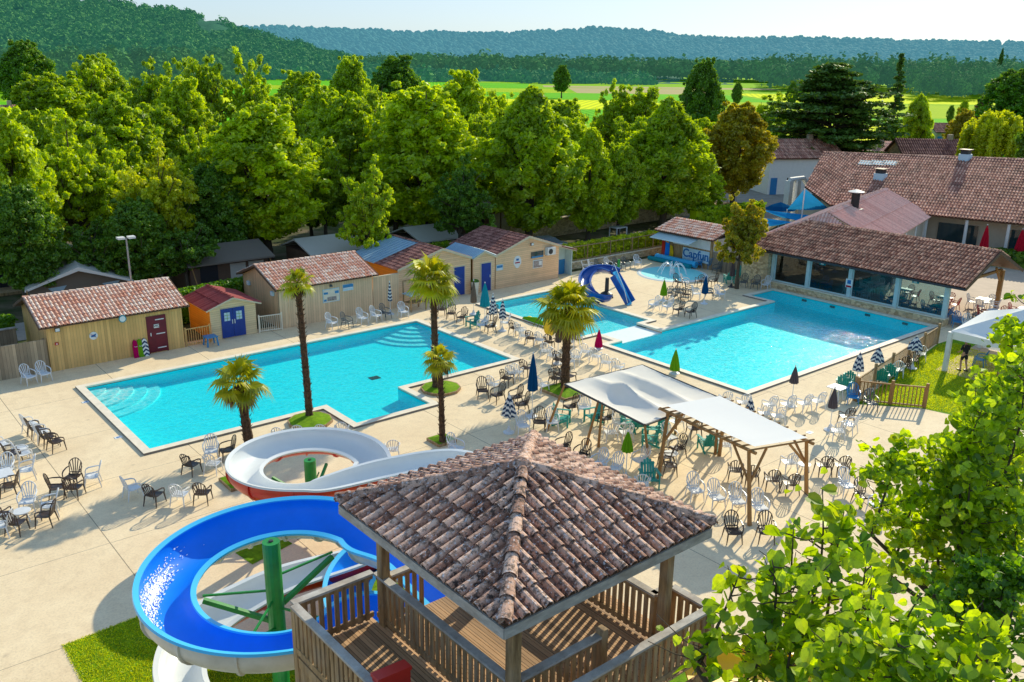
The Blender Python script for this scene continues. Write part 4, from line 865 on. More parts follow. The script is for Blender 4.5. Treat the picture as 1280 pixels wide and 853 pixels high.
for d in (3.7, -3.7): a, b = at(A0, d, 0), at(A1, d, 0); MB().obox((a+b)/2+Vector((0, 0, 1.55)), (b-a)/2, nP*.1, (0, 0, 1.55)).build('side_wall', 'cream_render', tP, True)
for q in range(5):
    a = at(A0, 3.95, 0)+dP*(1+q*3.8); MB().box(a.x-.09, a.y-.09, 0, a.x+.09, a.y+.09, 3.15).build('post', 'white_paint', tP, True)
q = A1-dP*1.0; MB().add([at(q, 3.7, 0), at(q, -3.7, 0), at(q, -3.7, 3.3), q+Vector((0, 0, -.1)), at(q, 3.7, 3.3)], [(0, 1, 2, 3, 4)]).build('gable_wall', 'cream_render', tP, True)
c = A0+dP*5.6+nP*.5; ch = thing('chimney', 'black chimney flue with a flat white cowl on the pink roof', 'chimney', (c.x, c.y, 4.9)); MB().cyl((0, 0), .32, .32, -.3, 1.25, 12).build('flue', 'black', ch); MB().box(-.5, -.5, -.25, .5, .5, .0).build('flashing', 'grey_steel', ch); MB().lathe((0, 0, 1.3), [(.62, 0), (.62, .05), (.1, .2)], 16).build('cowl', 'white_paint', ch)
# main farmhouse roof
tM = thing('main_building', 'large low building with long mottled red tiled roof and three roof windows', 'building', (80, 32, 0))
e0, e1 = Vector((74.9, 44.2, 3.4)), Vector((78.8, 29.0, 3.4)); de = (e1-e0).normalized(); up = Vector((-de.y, de.x, 0)); up = up if up.x > 0 else -up
nn = de.cross((up+Vector((0, 0, .36))).normalized()); nn = nn if nn.z > 0 else -nn
hitp = lambda px, py: on_plane(px, py, e0, nn)
eL, eB, rL, rR_ = hitp(1006, 234), hitp(1037, 257), hitp(1029, 191), hitp(1360, 203); eR = e1+de*22
mb, bd = MB(), MB(); roof_face(mb, [eR, eB, eL, rL, rR_], .26, .55, 4, bd)
back = [rL, rR_]; n2 = up*9; roof_face(mb, [rL+n2+Vector((0, 0, -3.2)), rR_+n2+Vector((0, 0, -3.2)), rR_, rL], .26, .55, 3, bd)
ridge_tiles(mb, rL, rR_, .15); r = mb.build('roof', 'tile_main', tM, True); bd.build('roof_boarding', 'brown_trim', r, True)
wl = lambda a, b, h, m_, nm: MB().add([(a.x, a.y, 0), (b.x, b.y, 0), (b.x, b.y, h), (a.x, a.y, h)], [(0, 1, 2, 3)]).build(nm, m_, tM, True)
f0, f1 = eB+up*2.2, eR+up*2.2; wl(f0, f1, 3.5, 'cream_render', 'front_wall'); wl(eL+up*.4, f0, 3.4, 'cream_render', 'side_wall'); wl(rL+n2, eL+up*.4, 3.3, 'cream_render', 'side_wall'); wl(rL+n2, rR_+n2, 3.3, 'cream_render', 'rear_wall')
for k in range(8):
    p = e0+de*(5+k*3.2)+up*.3; MB().cyl((p.x, p.y), .14, .13, 0, 3.3, 10).build('column', 'white_paint', tM, True)
for k, (a, w) in enumerate(((6.5, 1.6), (10.5, 3.2), (15.5, 1.8), (20, 1.6))):
    p = e0+de*a+up*2.15; MB().obox((p.x, p.y, 1.3), de*w/2, up*.03, (0, 0, 1.3)).build('glazed_door', 'dark_glass', tM, True)
for k in range(3):
    c0 = hitp(1083+k*14.2, 205); o = MB().obox(c0+nn*.06, de*.75, nn.cross(de)*.55, nn*.05).build('roof_window', 'dark_steel', tM, True); MB().obox(c0+nn*.125, de*.66, nn.cross(de)*.47, nn*.01).build('pane', 'pale_blue_trim', o, True)
for (px, py, h, lb) in ((1100, 224, .9, 'small lead clad vent chimney on the long mottled roof'), (1206, 200, .9, 'grey vent chimney near the ridge of the long mottled roof')):
    c0 = hitp(px, py); t = thing('chimney', lb, 'chimney', c0); MB().box(-.45, -.45, -.5, .45, .45, h*.6).build('stack', 'sign_pale', t); MB().box(-.35, -.35, h*.6, .35, .35, h).build('pot', 'dark_steel', t); MB().box(-.5, -.5, h, .5, .5, h+.08).build('cap', 'brown_trim', t)
# ------------------------------------------------------------------ slide tower with hipped tile roof
tT = thing('slide_tower', 'weathered timber slide tower with hipped old tile roof and balconies', 'tower', (9.1, 10.5, 0))
DZ = 5.5; X0, X1, Y0, Y1 = 6.8, 11.37, 8.22, 12.87; EZ, AZ = 8.0, 8.90; C = Vector(((X0+X1)/2, (Y0+Y1)/2, AZ))
cor = [Vector((X0, Y0, EZ)), Vector((X1, Y0, EZ)), Vector((X1, Y1, EZ)), Vector((X0, Y1, EZ))]
mb, bd = MB(), MB()
for i in range(4):
    a, b = cor[i], cor[(i+1) % 4]; e = (b-a).normalized(); n = e.cross(C-a).normalized(); n = n if n.z > 0 else -n; s = n.cross(e); s = s if s.z > 0 else -s
    tile_plane(mb, a+n*.05, e, s, plane_poly(a, e, s, [a, b, C]), .222, .39, 7); bd.slab([a, b, C], .05)
for c in cor: ridge_tiles(mb, c+(c-C).normalized()*.03+Vector((0, 0, .06)), C+Vector((0, 0, .05)), .12, .42, 8, .04)
mb.lathe((C.x, C.y, C.z+.02), [(.2, 0), (.2, .07), (.12, .15), (.02, .18)], 10)
r = mb.build('roof', 'tile_tower', tT, True); bd.build('roof_boarding', 'brown_trim', r, True)
fb = MB()
for i in range(4): fb.bar(cor[i]+Vector((0, 0, -.12)), cor[(i+1) % 4]+Vector((0, 0, -.12)), .04, .17)
fb.build('fascia', 'wood_rail', r, True)
PX0, PX1, PY0, PY1 = 7.38, 10.85, 8.7, 12.4
for (x, y) in ((PX0, PY0), (PX1, PY0), (PX1, PY1), (PX0, PY1)): MB().box(x-.085, y-.085, 0, x+.085, y+.085, EZ-.1).build('post', 'wood_v', tT, True)
MB().box(PX0-.05, PY0-.05, DZ-.2, PX1+.4, PY1+.05, DZ-.051).build('deck_joists', 'wood_v', tT, True)
dk = MB(); x = 5.72
while x < PX1+.45:     # boards run along y
    dk.box(x, (8.05 if x > 7.3 else 6.5), DZ-.04, x+.135, 12.75 if x < 7.3 else 12.45, DZ); x += .145
dk.build('deck_floor', 'deck_boards', tT, True)
MB().box(5.7, 6.5, DZ-.25, 7.3, 12.7, DZ-.05).build('landing_joists', 'wood_v', tT, True)
for (x, y) in ((5.75, 12.65), (5.75, 9.5), (5.75, 6.6), (11.3, 8.05), (7.38, 6.6)): MB().box(x-.07, y-.07, 0, x+.07, y+.07, DZ+.95).build('post', 'wood_v', tT, True)
def tower_rail(a, b, z0=DZ, h=1.0, gap=.155, top='wood_rail', skip=None):
    a, b = Vector((*a, z0)), Vector((*b, z0)); d = b-a; L = d.length; d /= L
    m = MB(); m.bar(a+Vector((0, 0, h)), b+Vector((0, 0, h)), .15, .045); m.build('handrail', top, tT, True)
    MB().bar(a+Vector((0, 0, .12)), b+Vector((0, 0, .12)), .05, .1).build('rail', 'wood_v', tT, True); MB().bar(a+Vector((0, 0, h-.08)), b+Vector((0, 0, h-.08)), .045, .09).build('rail', 'wood_v', tT, True)
    m = MB(); k = gap/2
    while k < L:
        p = a+d*k; w = .09 if random.random() > .12 else .11; m.bar(p+Vector((0, 0, .03)), p+Vector((0, 0, h-.03)), w, .03, up=(d.x, d.y, 0.001) if False else (d.y, -d.x, 0)); k += gap
    m.build('balusters', 'wood_v', tT, True)
tower_rail((5.7, 12.68), (7.30, 12.68)); tower_rail((5.7, 12.6), (5.7, 6.6)); tower_rail((7.36, 12.62), (7.38, 6.6))
tower_rail((7.5, PY0), (9.3, PY0)); tower_rail((7.5, 8.05), (11.3, 8.05)); tower_rail((11.3, 8.15), (11.3, 8.9)); tower_rail((11.3, 8.95), (PX1, 8.95)); tower_rail((PX1+.02, 8.9), (PX1+.02, 12.35)); tower_rail((9.9, PY1), (10.8, PY1)); tower_rail((7.5, PY1), (8.2, PY1))
MB().box(9.22, 8.62, DZ-.02, 9.36, 8.78, DZ+1.12).build('newel_post', 'wood_v', tT, True)
for z in (1.8, 3.6):
    for a, b in (((PX0, PY0), (PX1, PY0)), ((PX1, PY0), (PX1, PY1)), ((PX0, PY1), (PX1, PY1))): MB().bar((*a, z), (*b, z+.0), .07, .18).build('cross_beam', 'wood_v', tT, True)
MB().box(5.72, 6.9, 4.2, 5.78, 12.6, DZ-.26).build('skirt_boards', 'wood_v', tT, True); MB().box(9.8, 8.0, 3.9, 11.35, 8.06, DZ-.28).build('skirt_boards', 'wood_v', tT, True)
rp = thing('slide_entry_panel', 'red plastic slide entry panel at the foot of the near balcony rail', 'panel', (6.05, 8.75, DZ)); MB().obox((6.0, 9.95, 6.08), (.28, -.02, 0), (0, .08, 0), (0, 0, .50)).build('panel_board', 'slide_red', rp, True); MB().obox((6.0, 9.95, 6.61), (.29, -.02, 0), (0, .11, 0), (0, 0, .03)).build('top_edge', 'slide_red', rp, True); MB().box(5.95, 9.90, 5.5, 6.05, 10.0, 5.6).build('foot', 'slide_red', rp, True)
# ------------------------------------------------------------------ slides
def smooth_path(pts, sub=8):
    P = [Vector(p) for p in pts]; out = []
    for i in range(len(P)-1):
        p0, p1, p2, p3 = P[max(i-1, 0)], P[i], P[i+1], P[min(i+2, len(P)-1)]
        for k in range(sub):
            t = k/sub; out.append(.5*((2*p1)+(-p0+p2)*t+(2*p0-5*p1+4*p2-p3)*t*t+(-p0+3*p1-3*p2+p3)*t**3))
    out.append(P[-1]); return out
def flume(t, pts, r, inner, outer, rimm, bank=0.0, sub=8, depth=1.0, thick=.05, flange=True, joint=None):
    P = smooth_path(pts, sub); n = 14; A, B, RM, FL = [], [], [], []; fi, fo, fr_ = [], [], []
    KK = [0.0]*len(P)
    for i in range(1, len(P)-1):
        a, b = (P[i]-P[i-1]), (P[i+1]-P[i]); KK[i] = max(-.8, min(.8, (a.x*b.y-a.y*b.x)/max(1e-6, a.length*b.length)/max(a.length, 1e-3)))
    for _ in range(3): KK = [sum(KK[max(0, i-7):i+8])/len(KK[max(0, i-7):i+8]) for i in range(len(P))]
    for i, p in enumerate(P):
        d = (P[min(i+2, len(P)-1)]-P[max(i-2, 0)]); d.z = 0; d.normalize(); side = Vector((d.y, -d.x, 0))
        kk = KK[i]
        bk = max(-.35, min(.35, bank*kk)); u = Vector((0, 0, 1)); s2 = (side*math.cos(bk)+u*math.sin(bk)); u2 = (u*math.cos(bk)-side*math.sin(bk))
        for k in range(n+1):
            a = math.pi*(k/n); A.append(p+s2*math.cos(a)*r-u2*math.sin(a)*r*depth); B.append(p+s2*math.cos(a)*(r+thick)-u2*(math.sin(a)*(r*depth+thick)))
        for sg in (1, -1):
            RM.append(p+s2*sg*(r-.02)+u2*.035); RM.append(p+s2*sg*(r+.11)+u2*.035); RM.append(p+s2*sg*(r+.11)-u2*.03); RM.append(p+s2*sg*(r-.02)-u2*.01)
    m = n+1; L = len(P)
    q = lambda i: [(i*m+k, i*m+k+1, (i+1)*m+k+1, (i+1)*m+k) for k in range(n)]
    X = MB(); X.v = A; X.f = [f for i in range(L-1) for f in q(i)]; X.t = [.5]*len(X.f); o = X.build('trough', inner, t, True, True, recalc=False)
    Y = MB(); Y.v = B; Y.f = [f for i in range(L-1) for f in q(i)]; Y.t = [.5]*len(Y.f); o2 = Y.build('shell', outer, t, True, True, recalc=False)
    for sg in (0, 1):
        Z = MB(); Z.v = [RM[i*8+sg*4+c] for i in range(L) for c in range(4)]; Z.f = [(i*4+c, i*4+(c+1) % 4, (i+1)*4+(c+1) % 4, (i+1)*4+c) for i in range(L-1) for c in range(4)]; Z.t = [.5]*len(Z.f); Z.build('rim', rimm, t, True)
    if flange:
        for i in range(sub//2, L-1, flange):
            W_ = MB(); d = (P[i+1]-P[i-1]).normalized(); 
            for k in range(n):
                a0, a1 = B[i*m+k], B[i*m+k+1]; c = P[i]; o0, o1 = a0+(a0-c).normalized()*.05, a1+(a1-c).normalized()*.05
                for off in (-.03, .03): W_.add([a0+d*off, a1+d*off, o1+d*off, o0+d*off], [(0, 1, 2, 3)], .5)
                W_.add([o0-d*.03, o1-d*.03, o1+d*.03, o0+d*.03], [(0, 1, 2, 3)], .5)
            W_.build('joint_flange', joint or outer, t, True)
    return P
def arc(c, r, a0, a1, z0, z1, n):
    return [(c[0]+r*math.cos(R_(a0+(a1-a0)*k/n)), c[1]+r*math.sin(R_(a0+(a1-a0)*k/n)), z0+(z1-z0)*k/n) for k in range(n+1)]
BC = (7.42, 17.42); BR = 2.37
b_sl = thing('water_slide', 'tall helical water slide, blue inside with cream shell, curling left of the tower', 'water slide', (BC[0], BC[1], 0))
pts = [(9.05, 12.3, 5.35), (9.25, 13.4, 5.2), (9.55, 14.9, 5.0)]+arc(BC, BR, -18, 300, 4.5, 3.75, 16)+[(9.9, 14.9, 3.45), (12.0, 15.4, 2.9)]+arc((12.2, 18.0), 2.3, -40, 200, 2.5, 1.3, 9)+[(10.3, 14.6, .95), (11.5, 12.6, .6)]
bp_ = flume(b_sl, pts, .57, 'slide_blue', 'slide_shell', 'slide_rim_blue', .7, 8, .9, flange=10)
def support(t, c, zt, arms, mat='green_steel', r=.2):
    MB().tube([(c[0], c[1], 0), (c[0], c[1], zt)], r, 16).build('column', mat, t, True); MB().cyl(c, .06, .05, zt, zt+.03, 8).build('column_cap', 'dark_steel', t, True)
    MB().cyl(c, .38, .38, 0, .04, 16).build('base_plate', mat, t, True)
    for (x, y, z, w) in arms: MB().bar((c[0], c[1], z-.75 if w > .08 else z+.0), (x, y, z), w, w).build('arm', mat, t, True)
aw = []
for a, z in ((70, 3.75), (150, 3.55), (225, 3.35), (5, 3.9), (300, 3.1)): aw.append((BC[0]+BR*.68*math.cos(R_(a)), BC[1]+BR*.68*math.sin(R_(a)), z, .11)); aw.append((BC[0]+BR*.68*math.cos(R_(a)), BC[1]+BR*.68*math.sin(R_(a)), z+.12, .045))
support(b_sl, BC, 4.95, aw)
m = MB()
for k in range(900):
    a = R_(random.gauss(152, 15)); q = random.betavariate(2, 2); th = R_(10+70*q); zc = 4.5-.75*((math.degrees(a)+18)/318); rr = .55; x = BR+math.cos(th)*rr; z = zc-math.sin(th)*rr*.9+.02; s_ = random.uniform(.006, .018)
    c_ = Vector((BC[0]+math.cos(a)*x, BC[1]+math.sin(a)*x, z)); tx = Vector((-math.sin(a), math.cos(a), -.05)); ux = Vector((math.cos(a)*math.sin(th), math.sin(a)*math.sin(th), math.cos(th))); m.add([c_-tx*s_*2.5, c_+ux*s_, c_+tx*s_*2.5, c_-ux*s_], [(0, 1, 2, 3)])
m.build('running_water', 'foam', b_sl, True)
for (x, y, z) in ((12.2, 18.0, 3.2), (10.6, 16.5, 3.0), (14.4, 18.5, 2.0)): MB().tube([(x, y, 0), (x, y, z)], .16, 12).build('column', 'green_steel', b_sl, True)
RC = (12.5, 25.6); RR = 2.15
def arc2(c, r, a0, a1, z0, z1, n, k=1.0):
    out = []
    for x, y, z in arc(c, r, a0, a1, z0, z1, n): d = Vector((x-c[0], y-c[1], 0)); f = FWD*d.dot(FWD); d = d+f*(k-1); out.append((c[0]+d.x, c[1]+d.y, z))
    return out
r_sl = thing('water_slide', 'helical water slide, white inside with bright red shell, behind the blue one', 'water slide', (RC[0], RC[1], 0))
pts = [(10.2, 12.6, 5.0), (12.2, 15.2, 4.5), (14.6, 18.6, 3.9), (15.2, 21.2, 3.4), (13.9, 23.0, 2.8)]+arc2(RC, RR, 256, -40, 2.62, 2.25, 18)+[(14.2, 22.6, 2.1), (13.9, 20.9, 2.0), (12.8, 20.1, 1.9), (11.2, 20.3, 1.78), (9.2, 20.75, 1.65)]+arc((7.9, 18.3), 2.45, 92, 300, 1.5, .9, 12)+[(9.8, 15.0, .6), (10.4, 13, .4)]
flume(r_sl, pts, .52, 'slide_white', 'slide_red', 'slide_white', .7, 8, .9, flange=16)
aw = []
for a in (40, 130, 215, 300): aw.append((RC[0]+RR*.66*math.cos(R_(a)), RC[1]+RR*.66*math.sin(R_(a)), 1.75, .09)); aw.append((RC[0]+RR*.66*math.cos(R_(a+12)), RC[1]+RR*.66*math.sin(R_(a+12)), 1.4, .04))
support(r_sl, RC, 2.55, aw)
tb = struct(MB().poly([(9.4, 27.6, .012), (11.0, 27.8, .012), (11.4, 25.0, .012), (9.8, 24.6, .012)]).build('turf_patch', 'turf'))
ys = thing('water_slide_chute', 'broad yellow slide chute below the right balcony of the tower', 'slide', (13.5, 9, 0))
flume(ys, [(11.45, 8.5, 5.0), (12.6, 7.6, 4.85), (14.0, 6.4, 4.45), (16.5, 4.4, 3.2), (19.5, 2.0, 1.6), (22, .5, .9)], .62, 'yellow_plastic', 'yellow_plastic', 'yellow_plastic', 0, 4, .5, flange=False)
MB().tube([(14, 6.4, 0), (14, 6.4, 4.0)], .12, 10).build('column', 'green_steel', ys, True)
# small blue children's slide by the shallow pool
ms = thing('childrens_slide', 'small dark blue curved slide at the corner of the shallow pool', 'slide', (43.0, 41.5, 0))
c0 = G(716+10, 352, 1.3); 
pts = [(44.6, 40.4, 2.55), (45.0, 41.6, 2.45), (44.9, 43.2, 2.2), (43.8, 44.2, 1.9), (42.5, 44.0, 1.6), (41.9, 42.8, 1.25), (42.2, 41.6, .9), (41.6, 40.9, .55), (40.6, 41.2, .25)]
pts = [(*G(x_, y_, z_)[:2], z_) for x_, y_, z_ in ((769, 338, 2.2), (757, 334, 2.1), (744, 335, 1.95), (734, 342, 1.7), (731, 352, 1.4), (737, 362, 1.1), (750, 368, .85), (758, 371, .6), (748, 372, .4), (735, 371, .25), (722, 369, .1))]
flume(ms, pts, .34, 'slide_dark', 'slide_dark', 'slide_dark', .3, 6, 1.0, .04, flange=False)
top = Vector(pts[0]); bot = G(788, 381, .0); d = (bot-top); st_ = MB(); sd_ = MB()
side = Vector((d.y, -d.x, 0)).normalized()
for k in range(9): p = top+d*((k+.5)/9.2)-Vector((0, 0, .1)); st_.obox(p, side*.32, d.normalized()*.13, (0, 0, .03))
st_.build('step', 'slide_rim_blue', ms, True)
for sg in (-1, 1):
    MB().bar(top+side*.36*sg-Vector((0, 0, .35)), bot+side*.36*sg+Vector((0, 0, .15)), .06, .42).build('side_panel', 'slide_dark', ms, True)
MB().tube([top+side*.4+Vector((0, 0, .1)), top+side*.45+d*.1+Vector((0, 0, .75)), top+side*.45+d*.75+Vector((0, 0, .65)), bot+side*.42+Vector((0, 0, .2))], .025, 6).build('handrail', 'white_steel', ms, True)
p = G(758, 372, 0); MB().lathe(p, [(.5, 0), (.42, .3), (.15, .45), (.13, 1.4)], 12).build('pedestal', 'dark_steel', ms, True); p = G(772, 358, 0); MB().tube([p, p+Vector((0, 0, 2.0))], .09, 8).build('pole', 'green_steel', ms, True)
# splash pad
spd = thing('splash_pool', 'round white splash pool with arching water jets by the kiosk', 'splash pool', (53.0, 44.1, 0))
MB().lathe((53.0, 44.1, 0), [(2.75, .003), (2.6, .05), (2.45, .05)], 40).build('rim', 'white_liner', spd, True)
MB().lathe((53.0, 44.1, 0), [(2.42, .0), (2.42, .056)], 40).build('basin_floor', 'liner_pale', spd, True)
for k in range(9):
    a = 6.283*k/9+.2; mbj = MB(); p0 = Vector((53.0, 44.1, .1)); pts_ = [p0+Vector((math.cos(a)*1.15*q, math.sin(a)*1.15*q, .8*4*q*(1-q)*.8+.25*(1-q))) for q in [j/10 for j in range(11)]]
    mbj.tube(pts_, [.018+.022*j/10 for j in range(11)], 5); 
    for q in range(22): pp = pts_[random.randint(4, 10)]+Vector([random.uniform(-.08, .08) for _ in range(3)]); mbj.tube([pp, pp+Vector((0, 0, .03))], .016, 4)
    mbj.build('water_jet', 'foam', spd, True)
MB().lathe((53.0, 44.1, 0), [(.25, .05), (.2, .35), (.05, .45)], 12).build('nozzle', 'white_steel', spd, True)
# kiosk with lettered sign
kk = thing('snack_kiosk', 'small kiosk with tiled roof, blue awning and large lettered sign', 'kiosk', (56.8, 46.8, 0))
MB().box(56.6, 43.2, 0, 56.7, 48.4, 2.4).build('front_wall', 'wood_v', kk, True); MB().box(56.7, 43.2, 0, 60.2, 43.3, 2.4).build('side_wall', 'white_paint', kk, True); MB().box(56.7, 48.3, 0, 60.2, 48.4, 2.4).build('side_wall', 'wood_v', kk, True); MB().box(60.1, 43.3, 0, 60.2, 48.3, 2.6).build('rear_wall', 'white_paint', kk, True)
MB().box(56.56, 43.4, 1.55, 56.598, 47.2, 2.35).build('upper_panel', 'white_paint', kk, True)
mb, bd = MB(), MB(); roof_face(mb, [(56.1, 42.8, 2.45), (56.1, 48.8, 2.45), (58.6, 48.8, 3.2), (58.6, 42.8, 3.2)], .21, .4, 4, bd); roof_face(mb, [(61, 42.8, 2.45), (61, 48.8, 2.45), (58.6, 48.8, 3.2), (58.6, 42.8, 3.2)], .21, .4, 4, bd); r = mb.build('roof', 'tile_hut', kk, True); bd.build('roof_boarding', 'brown_trim', r, True)
MB().slab([(55.1, 44.4, 2.02), (55.1, 48.5, 2.02), (56.5, 48.5, 2.38), (56.5, 44.4, 2.38)], .04).build('awning', 'pale_blue_trim', kk, True); MB().box(56.3, 44.2, 2.385, 56.56, 48.6, 2.52).build('valance', 'door_blue', kk, True)
sb = MB().box(56.52, 43.4, .45, 56.56, 46.1, 1.42).build('sign_board', 'sign_pale', kk, True)
text_mesh('sign_lettering', 'Capfun', .92, 'carp_text', sb, (56.51, 44.75, .97), (0, -1, 0), (0, 0, 1), .006)
for k, (c_, a, b, z0, z1) in enumerate((('slide_red', 48.0, 48.35, .1, 2.1), ('slide_blue', 47.5, 47.95, .3, 2.0), ('yellow_plastic', 47.05, 47.45, .2, 1.4), ('orange_wall', 47.6, 47.9, 1.5, 1.9))):
    MB().prism([(a, z0), (b, z0+.1), (b-.05, z1), (a+.08, z1-.1), (a-.03, (z0+z1)/2)], 0, 56.50-.02*k, 56.53-.02*k).build('painted_shape', c_, kk, True)
cv = thing('pool_cover_roller', 'rolled turquoise pool cover lying in front of the kiosk', 'pool cover', (56.0, 45.5, 0)); MB().tube([(56.0, 48.4, .32), (56.0, 44.2, .32)], .26, 14).build('rolled_cover', 'slide_rim_blue', cv, True); MB().tube([(55.5, 48.8, .2), (55.5, 44.4, .2)], .18, 12).build('rolled_cover', 'um_teal', cv, True)
for y in (48.2, 44.5): MB().box(55.7, y-.04, 0, 56.3, y+.04, .35).build('stand', 'dark_steel', cv, True)
kf = thing('board_fence', 'dark vertical board fence between the kiosk and the restaurant', 'fence', (56.65, 41.5, 0)); MB().box(56.62, 39.8, 0, 56.68, 43.15, 1.5).build('boards', 'fence_side', kf, True); MB().box(56.6, 39.8, 1.502, 56.7, 43.15, 1.56).build('top_rail', 'wood_rail', kf, True)
# ------------------------------------------------------------------ trees
def leaves_cloud(centers, radii, per, size, flat=.7, elong=1.0, up=.35, droop=0.0, tints=None):
    """small four-sided leaves scattered in clumps; returns vertices and tints"""
    k = len(centers); n = k*per
    c = np.repeat(centers, per, 0); r = np.repeat(radii, per)
    d = rng.normal(size=(n, 3)); d /= np.linalg.norm(d, axis=1)[:, None]
    rad = (rng.random(n)**.45)*r; off = d*rad[:, None]; off[:, 2] *= flat; p = c+off
    if droop: p[:, 2] -= droop*(rad/np.maximum(r, 1e-6))**2*r
    nrm = rng.normal(size=(n, 3))+d*.5; nrm[:, 2] = np.abs(nrm[:, 2])+up; nrm /= np.linalg.norm(nrm, axis=1)[:, None]
    t = rng.normal(size=(n, 3)); t -= nrm*(t*nrm).sum(1)[:, None]; t /= np.linalg.norm(t, axis=1)[:, None]; b = np.cross(nrm, t)
    s = size*rng.uniform(.6, 1.25, n)[:, None]
    v = np.stack([p-t*s*elong*.5, p+b*s*.36-t*s*elong*.05, p+t*s*elong*.5, p-b*s*.36-t*s*elong*.05], 1).reshape(-1, 3)
    ct = np.repeat(tints if tints is not None else rng.uniform(0, 1, k), per)
    tt = np.clip(ct*.65+rng.uniform(-.12, .35, n), 0, 1)
    return v, tt
def limb(mb, p, q, r0, r1, bend=.12, n=6, segs=5):
    p, q = Vector(p), Vector(q); L = (q-p).length; o = Vector([random.uniform(-1, 1)*L*bend for _ in range(3)])
    mb.tube([p.lerp(q, k/segs)+o*math.sin(math.pi*k/segs)*.5 for k in range(segs+1)], [r0+(r1-r0)*k/segs for k in range(segs+1)], n)
CROWNS = {}
def crown_mesh(kind, seed, mat):
    """unit-ish tree: height 10, crown width about 6; returns (crown mesh, trunk mesh)"""
    global rng
    random.seed(seed); rng = np.random.default_rng(seed); cs, rs, ts = [], [], []; tr = MB(); per, size, flat, elong, up, droop = 85, .215, .8, 1.35, .15, 0
    if kind == 'round':
        for _ in range(560):
            a = random.uniform(0, 6.283); u = random.random(); zt = random.random()
            w = (math.sin(math.pi*min(1, max(0, zt*.86+.10)))**.7); lob = 1+.55*mnoise.noise((math.cos(a)*1.3+seed, math.sin(a)*1.3, zt*2.6))+.30*mnoise.noise((math.cos(a)*3.1, math.sin(a)*3.1+seed, zt*6))
            rr = 2.75*w*lob*(u**.33 if u > .2 else .5); cs.append((math.cos(a)*rr, math.sin(a)*rr, 2.4+zt*7.2+.3*math.sin(4*a+seed))); rs.append(random.uniform(.22, .62)); ts.append(random.random())
        for _ in range(70): a = random.uniform(0, 6.283); zt = random.random(); w = (math.sin(math.pi*(zt*.86+.08))**.7)*random.uniform(1.0, 1.22)*2.75; cs.append((math.cos(a)*w, math.sin(a)*w, 2.4+zt*7.2)); rs.append(random.uniform(.12, .3)); ts.append(random.uniform(.3, 1))
        for _ in range(40): a = random.uniform(0, 6.283); cs.append((math.cos(a)*random.uniform(.3, 1.6), math.sin(a)*random.uniform(.3, 1.6), random.uniform(8.8, 10.4))); rs.append(random.uniform(.14, .3)); ts.append(.7)
    elif kind == 'oval':       # ascending, hornbeam like
        for _ in range(560):
            a = random.uniform(0, 6.283); zt = random.random()**.85; w = math.sin(math.pi*(zt*.93+.05)**.8)**.8; rr = 2.5*w*(random.random()**.35)*(1+.42*mnoise.noise((math.cos(a)*1.4+seed, math.sin(a)*1.4, zt*3))+.25*mnoise.noise((math.cos(a)*3, math.sin(a)*3+seed, zt*7))); cs.append((math.cos(a)*rr, math.sin(a)*rr, 1.6+zt*8.2)); rs.append(random.uniform(.18, .46)); ts.append(random.random())
        elong, up, flat = 1.6, -.1, 1.25
        for k in range(30): a = random.uniform(0, 6.283); q = random.random(); cs.append((math.cos(a)*1.1*q, math.sin(a)*1.1*q, 10.1-q*1.6)); rs.append(.2); ts.append(.8)
    elif kind == 'loose':
        for b in range(38):
            a = random.uniform(0, 6.283); el = random.uniform(.15, 1.35); L = random.uniform(2.5, 4.6)*(.75+.35*math.sin(el)); base = Vector((0, 0, random.uniform(2.5, 5.5)))
            tip = base+Vector((math.cos(a)*math.cos(el), math.sin(a)*math.cos(el), math.sin(el)))*L; limb(tr, base, tip, .09, .02)
            for k in range(13): q = random.uniform(.3, 1.05); p = base.lerp(tip, q)+Vector([random.uniform(-.55, .55) for _ in range(3)]); cs.append(p[:]); rs.append(random.uniform(.18, .45)); ts.append(random.random())
        per, size = 75, .22
    elif kind == 'cedar':
        for t_ in range(21):
            zt = t_/20; z = 2.2+zt*7.6; R = 4.4*(1-zt**3.2)+.5
            for b in range(13):
                a = random.uniform(0, 6.283); L = R*random.uniform(.55, 1.1); z2 = z+random.uniform(-.5, .5); tip = Vector((math.cos(a)*L, math.sin(a)*L, z2+.35)); limb(tr, (0, 0, z2-.5), tip, .07, .015, .04, 4, 3)
                for k in range(5): q = random.uniform(.35, 1.0); w = .35+.5*q; cs.append((tip.x*q+random.uniform(-w, w)*.7, tip.y*q+random.uniform(-w, w)*.7, z2+.1+.25*q)); rs.append(random.uniform(.4, .75)); ts.append(random.random())
        per, size, flat, up = 46, .26, .3, .9
    elif kind == 'spruce':
        for t_ in range(26):
            zt = t_/25; z = 1.0+zt*8.9; R = 2.3*(1-zt)**1.05+.08
            for b in range(9): a = random.uniform(0, 6.283); L = R*random.uniform(.55, 1.12); 
            for b in range(max(3, int(11*(1-zt)))):
                a = random.uniform(0, 6.283); L = R*random.uniform(.5, 1.12)
                for k in range(3): q = (k+1)/3; cs.append((math.cos(a)*L*q, math.sin(a)*L*q, z-.25*q*R*.4+.1*random.uniform(-1, 1))); rs.append(.16+.22*(1-zt)); ts.append(random.random())
        per, size, flat, up = 34, .22, .45, .5
    elif kind == 'willow':
        for _ in range(260):
            a = random.uniform(0, 6.283); w = random.random()**.5; r_ = 3.4*w; zt = 8.9-2.2*w*w+random.uniform(-.5, .5); L = random.uniform(1.5, 5.2)*w+.6
            for k in range(6): q = k/5; cs.append((math.cos(a)*r_*(1+.06*q)+.1*math.sin(k+a*9), math.sin(a)*r_*(1+.06*q), max(1.0, zt-L*q))); rs.append(.26); ts.append((a*3) % 1)
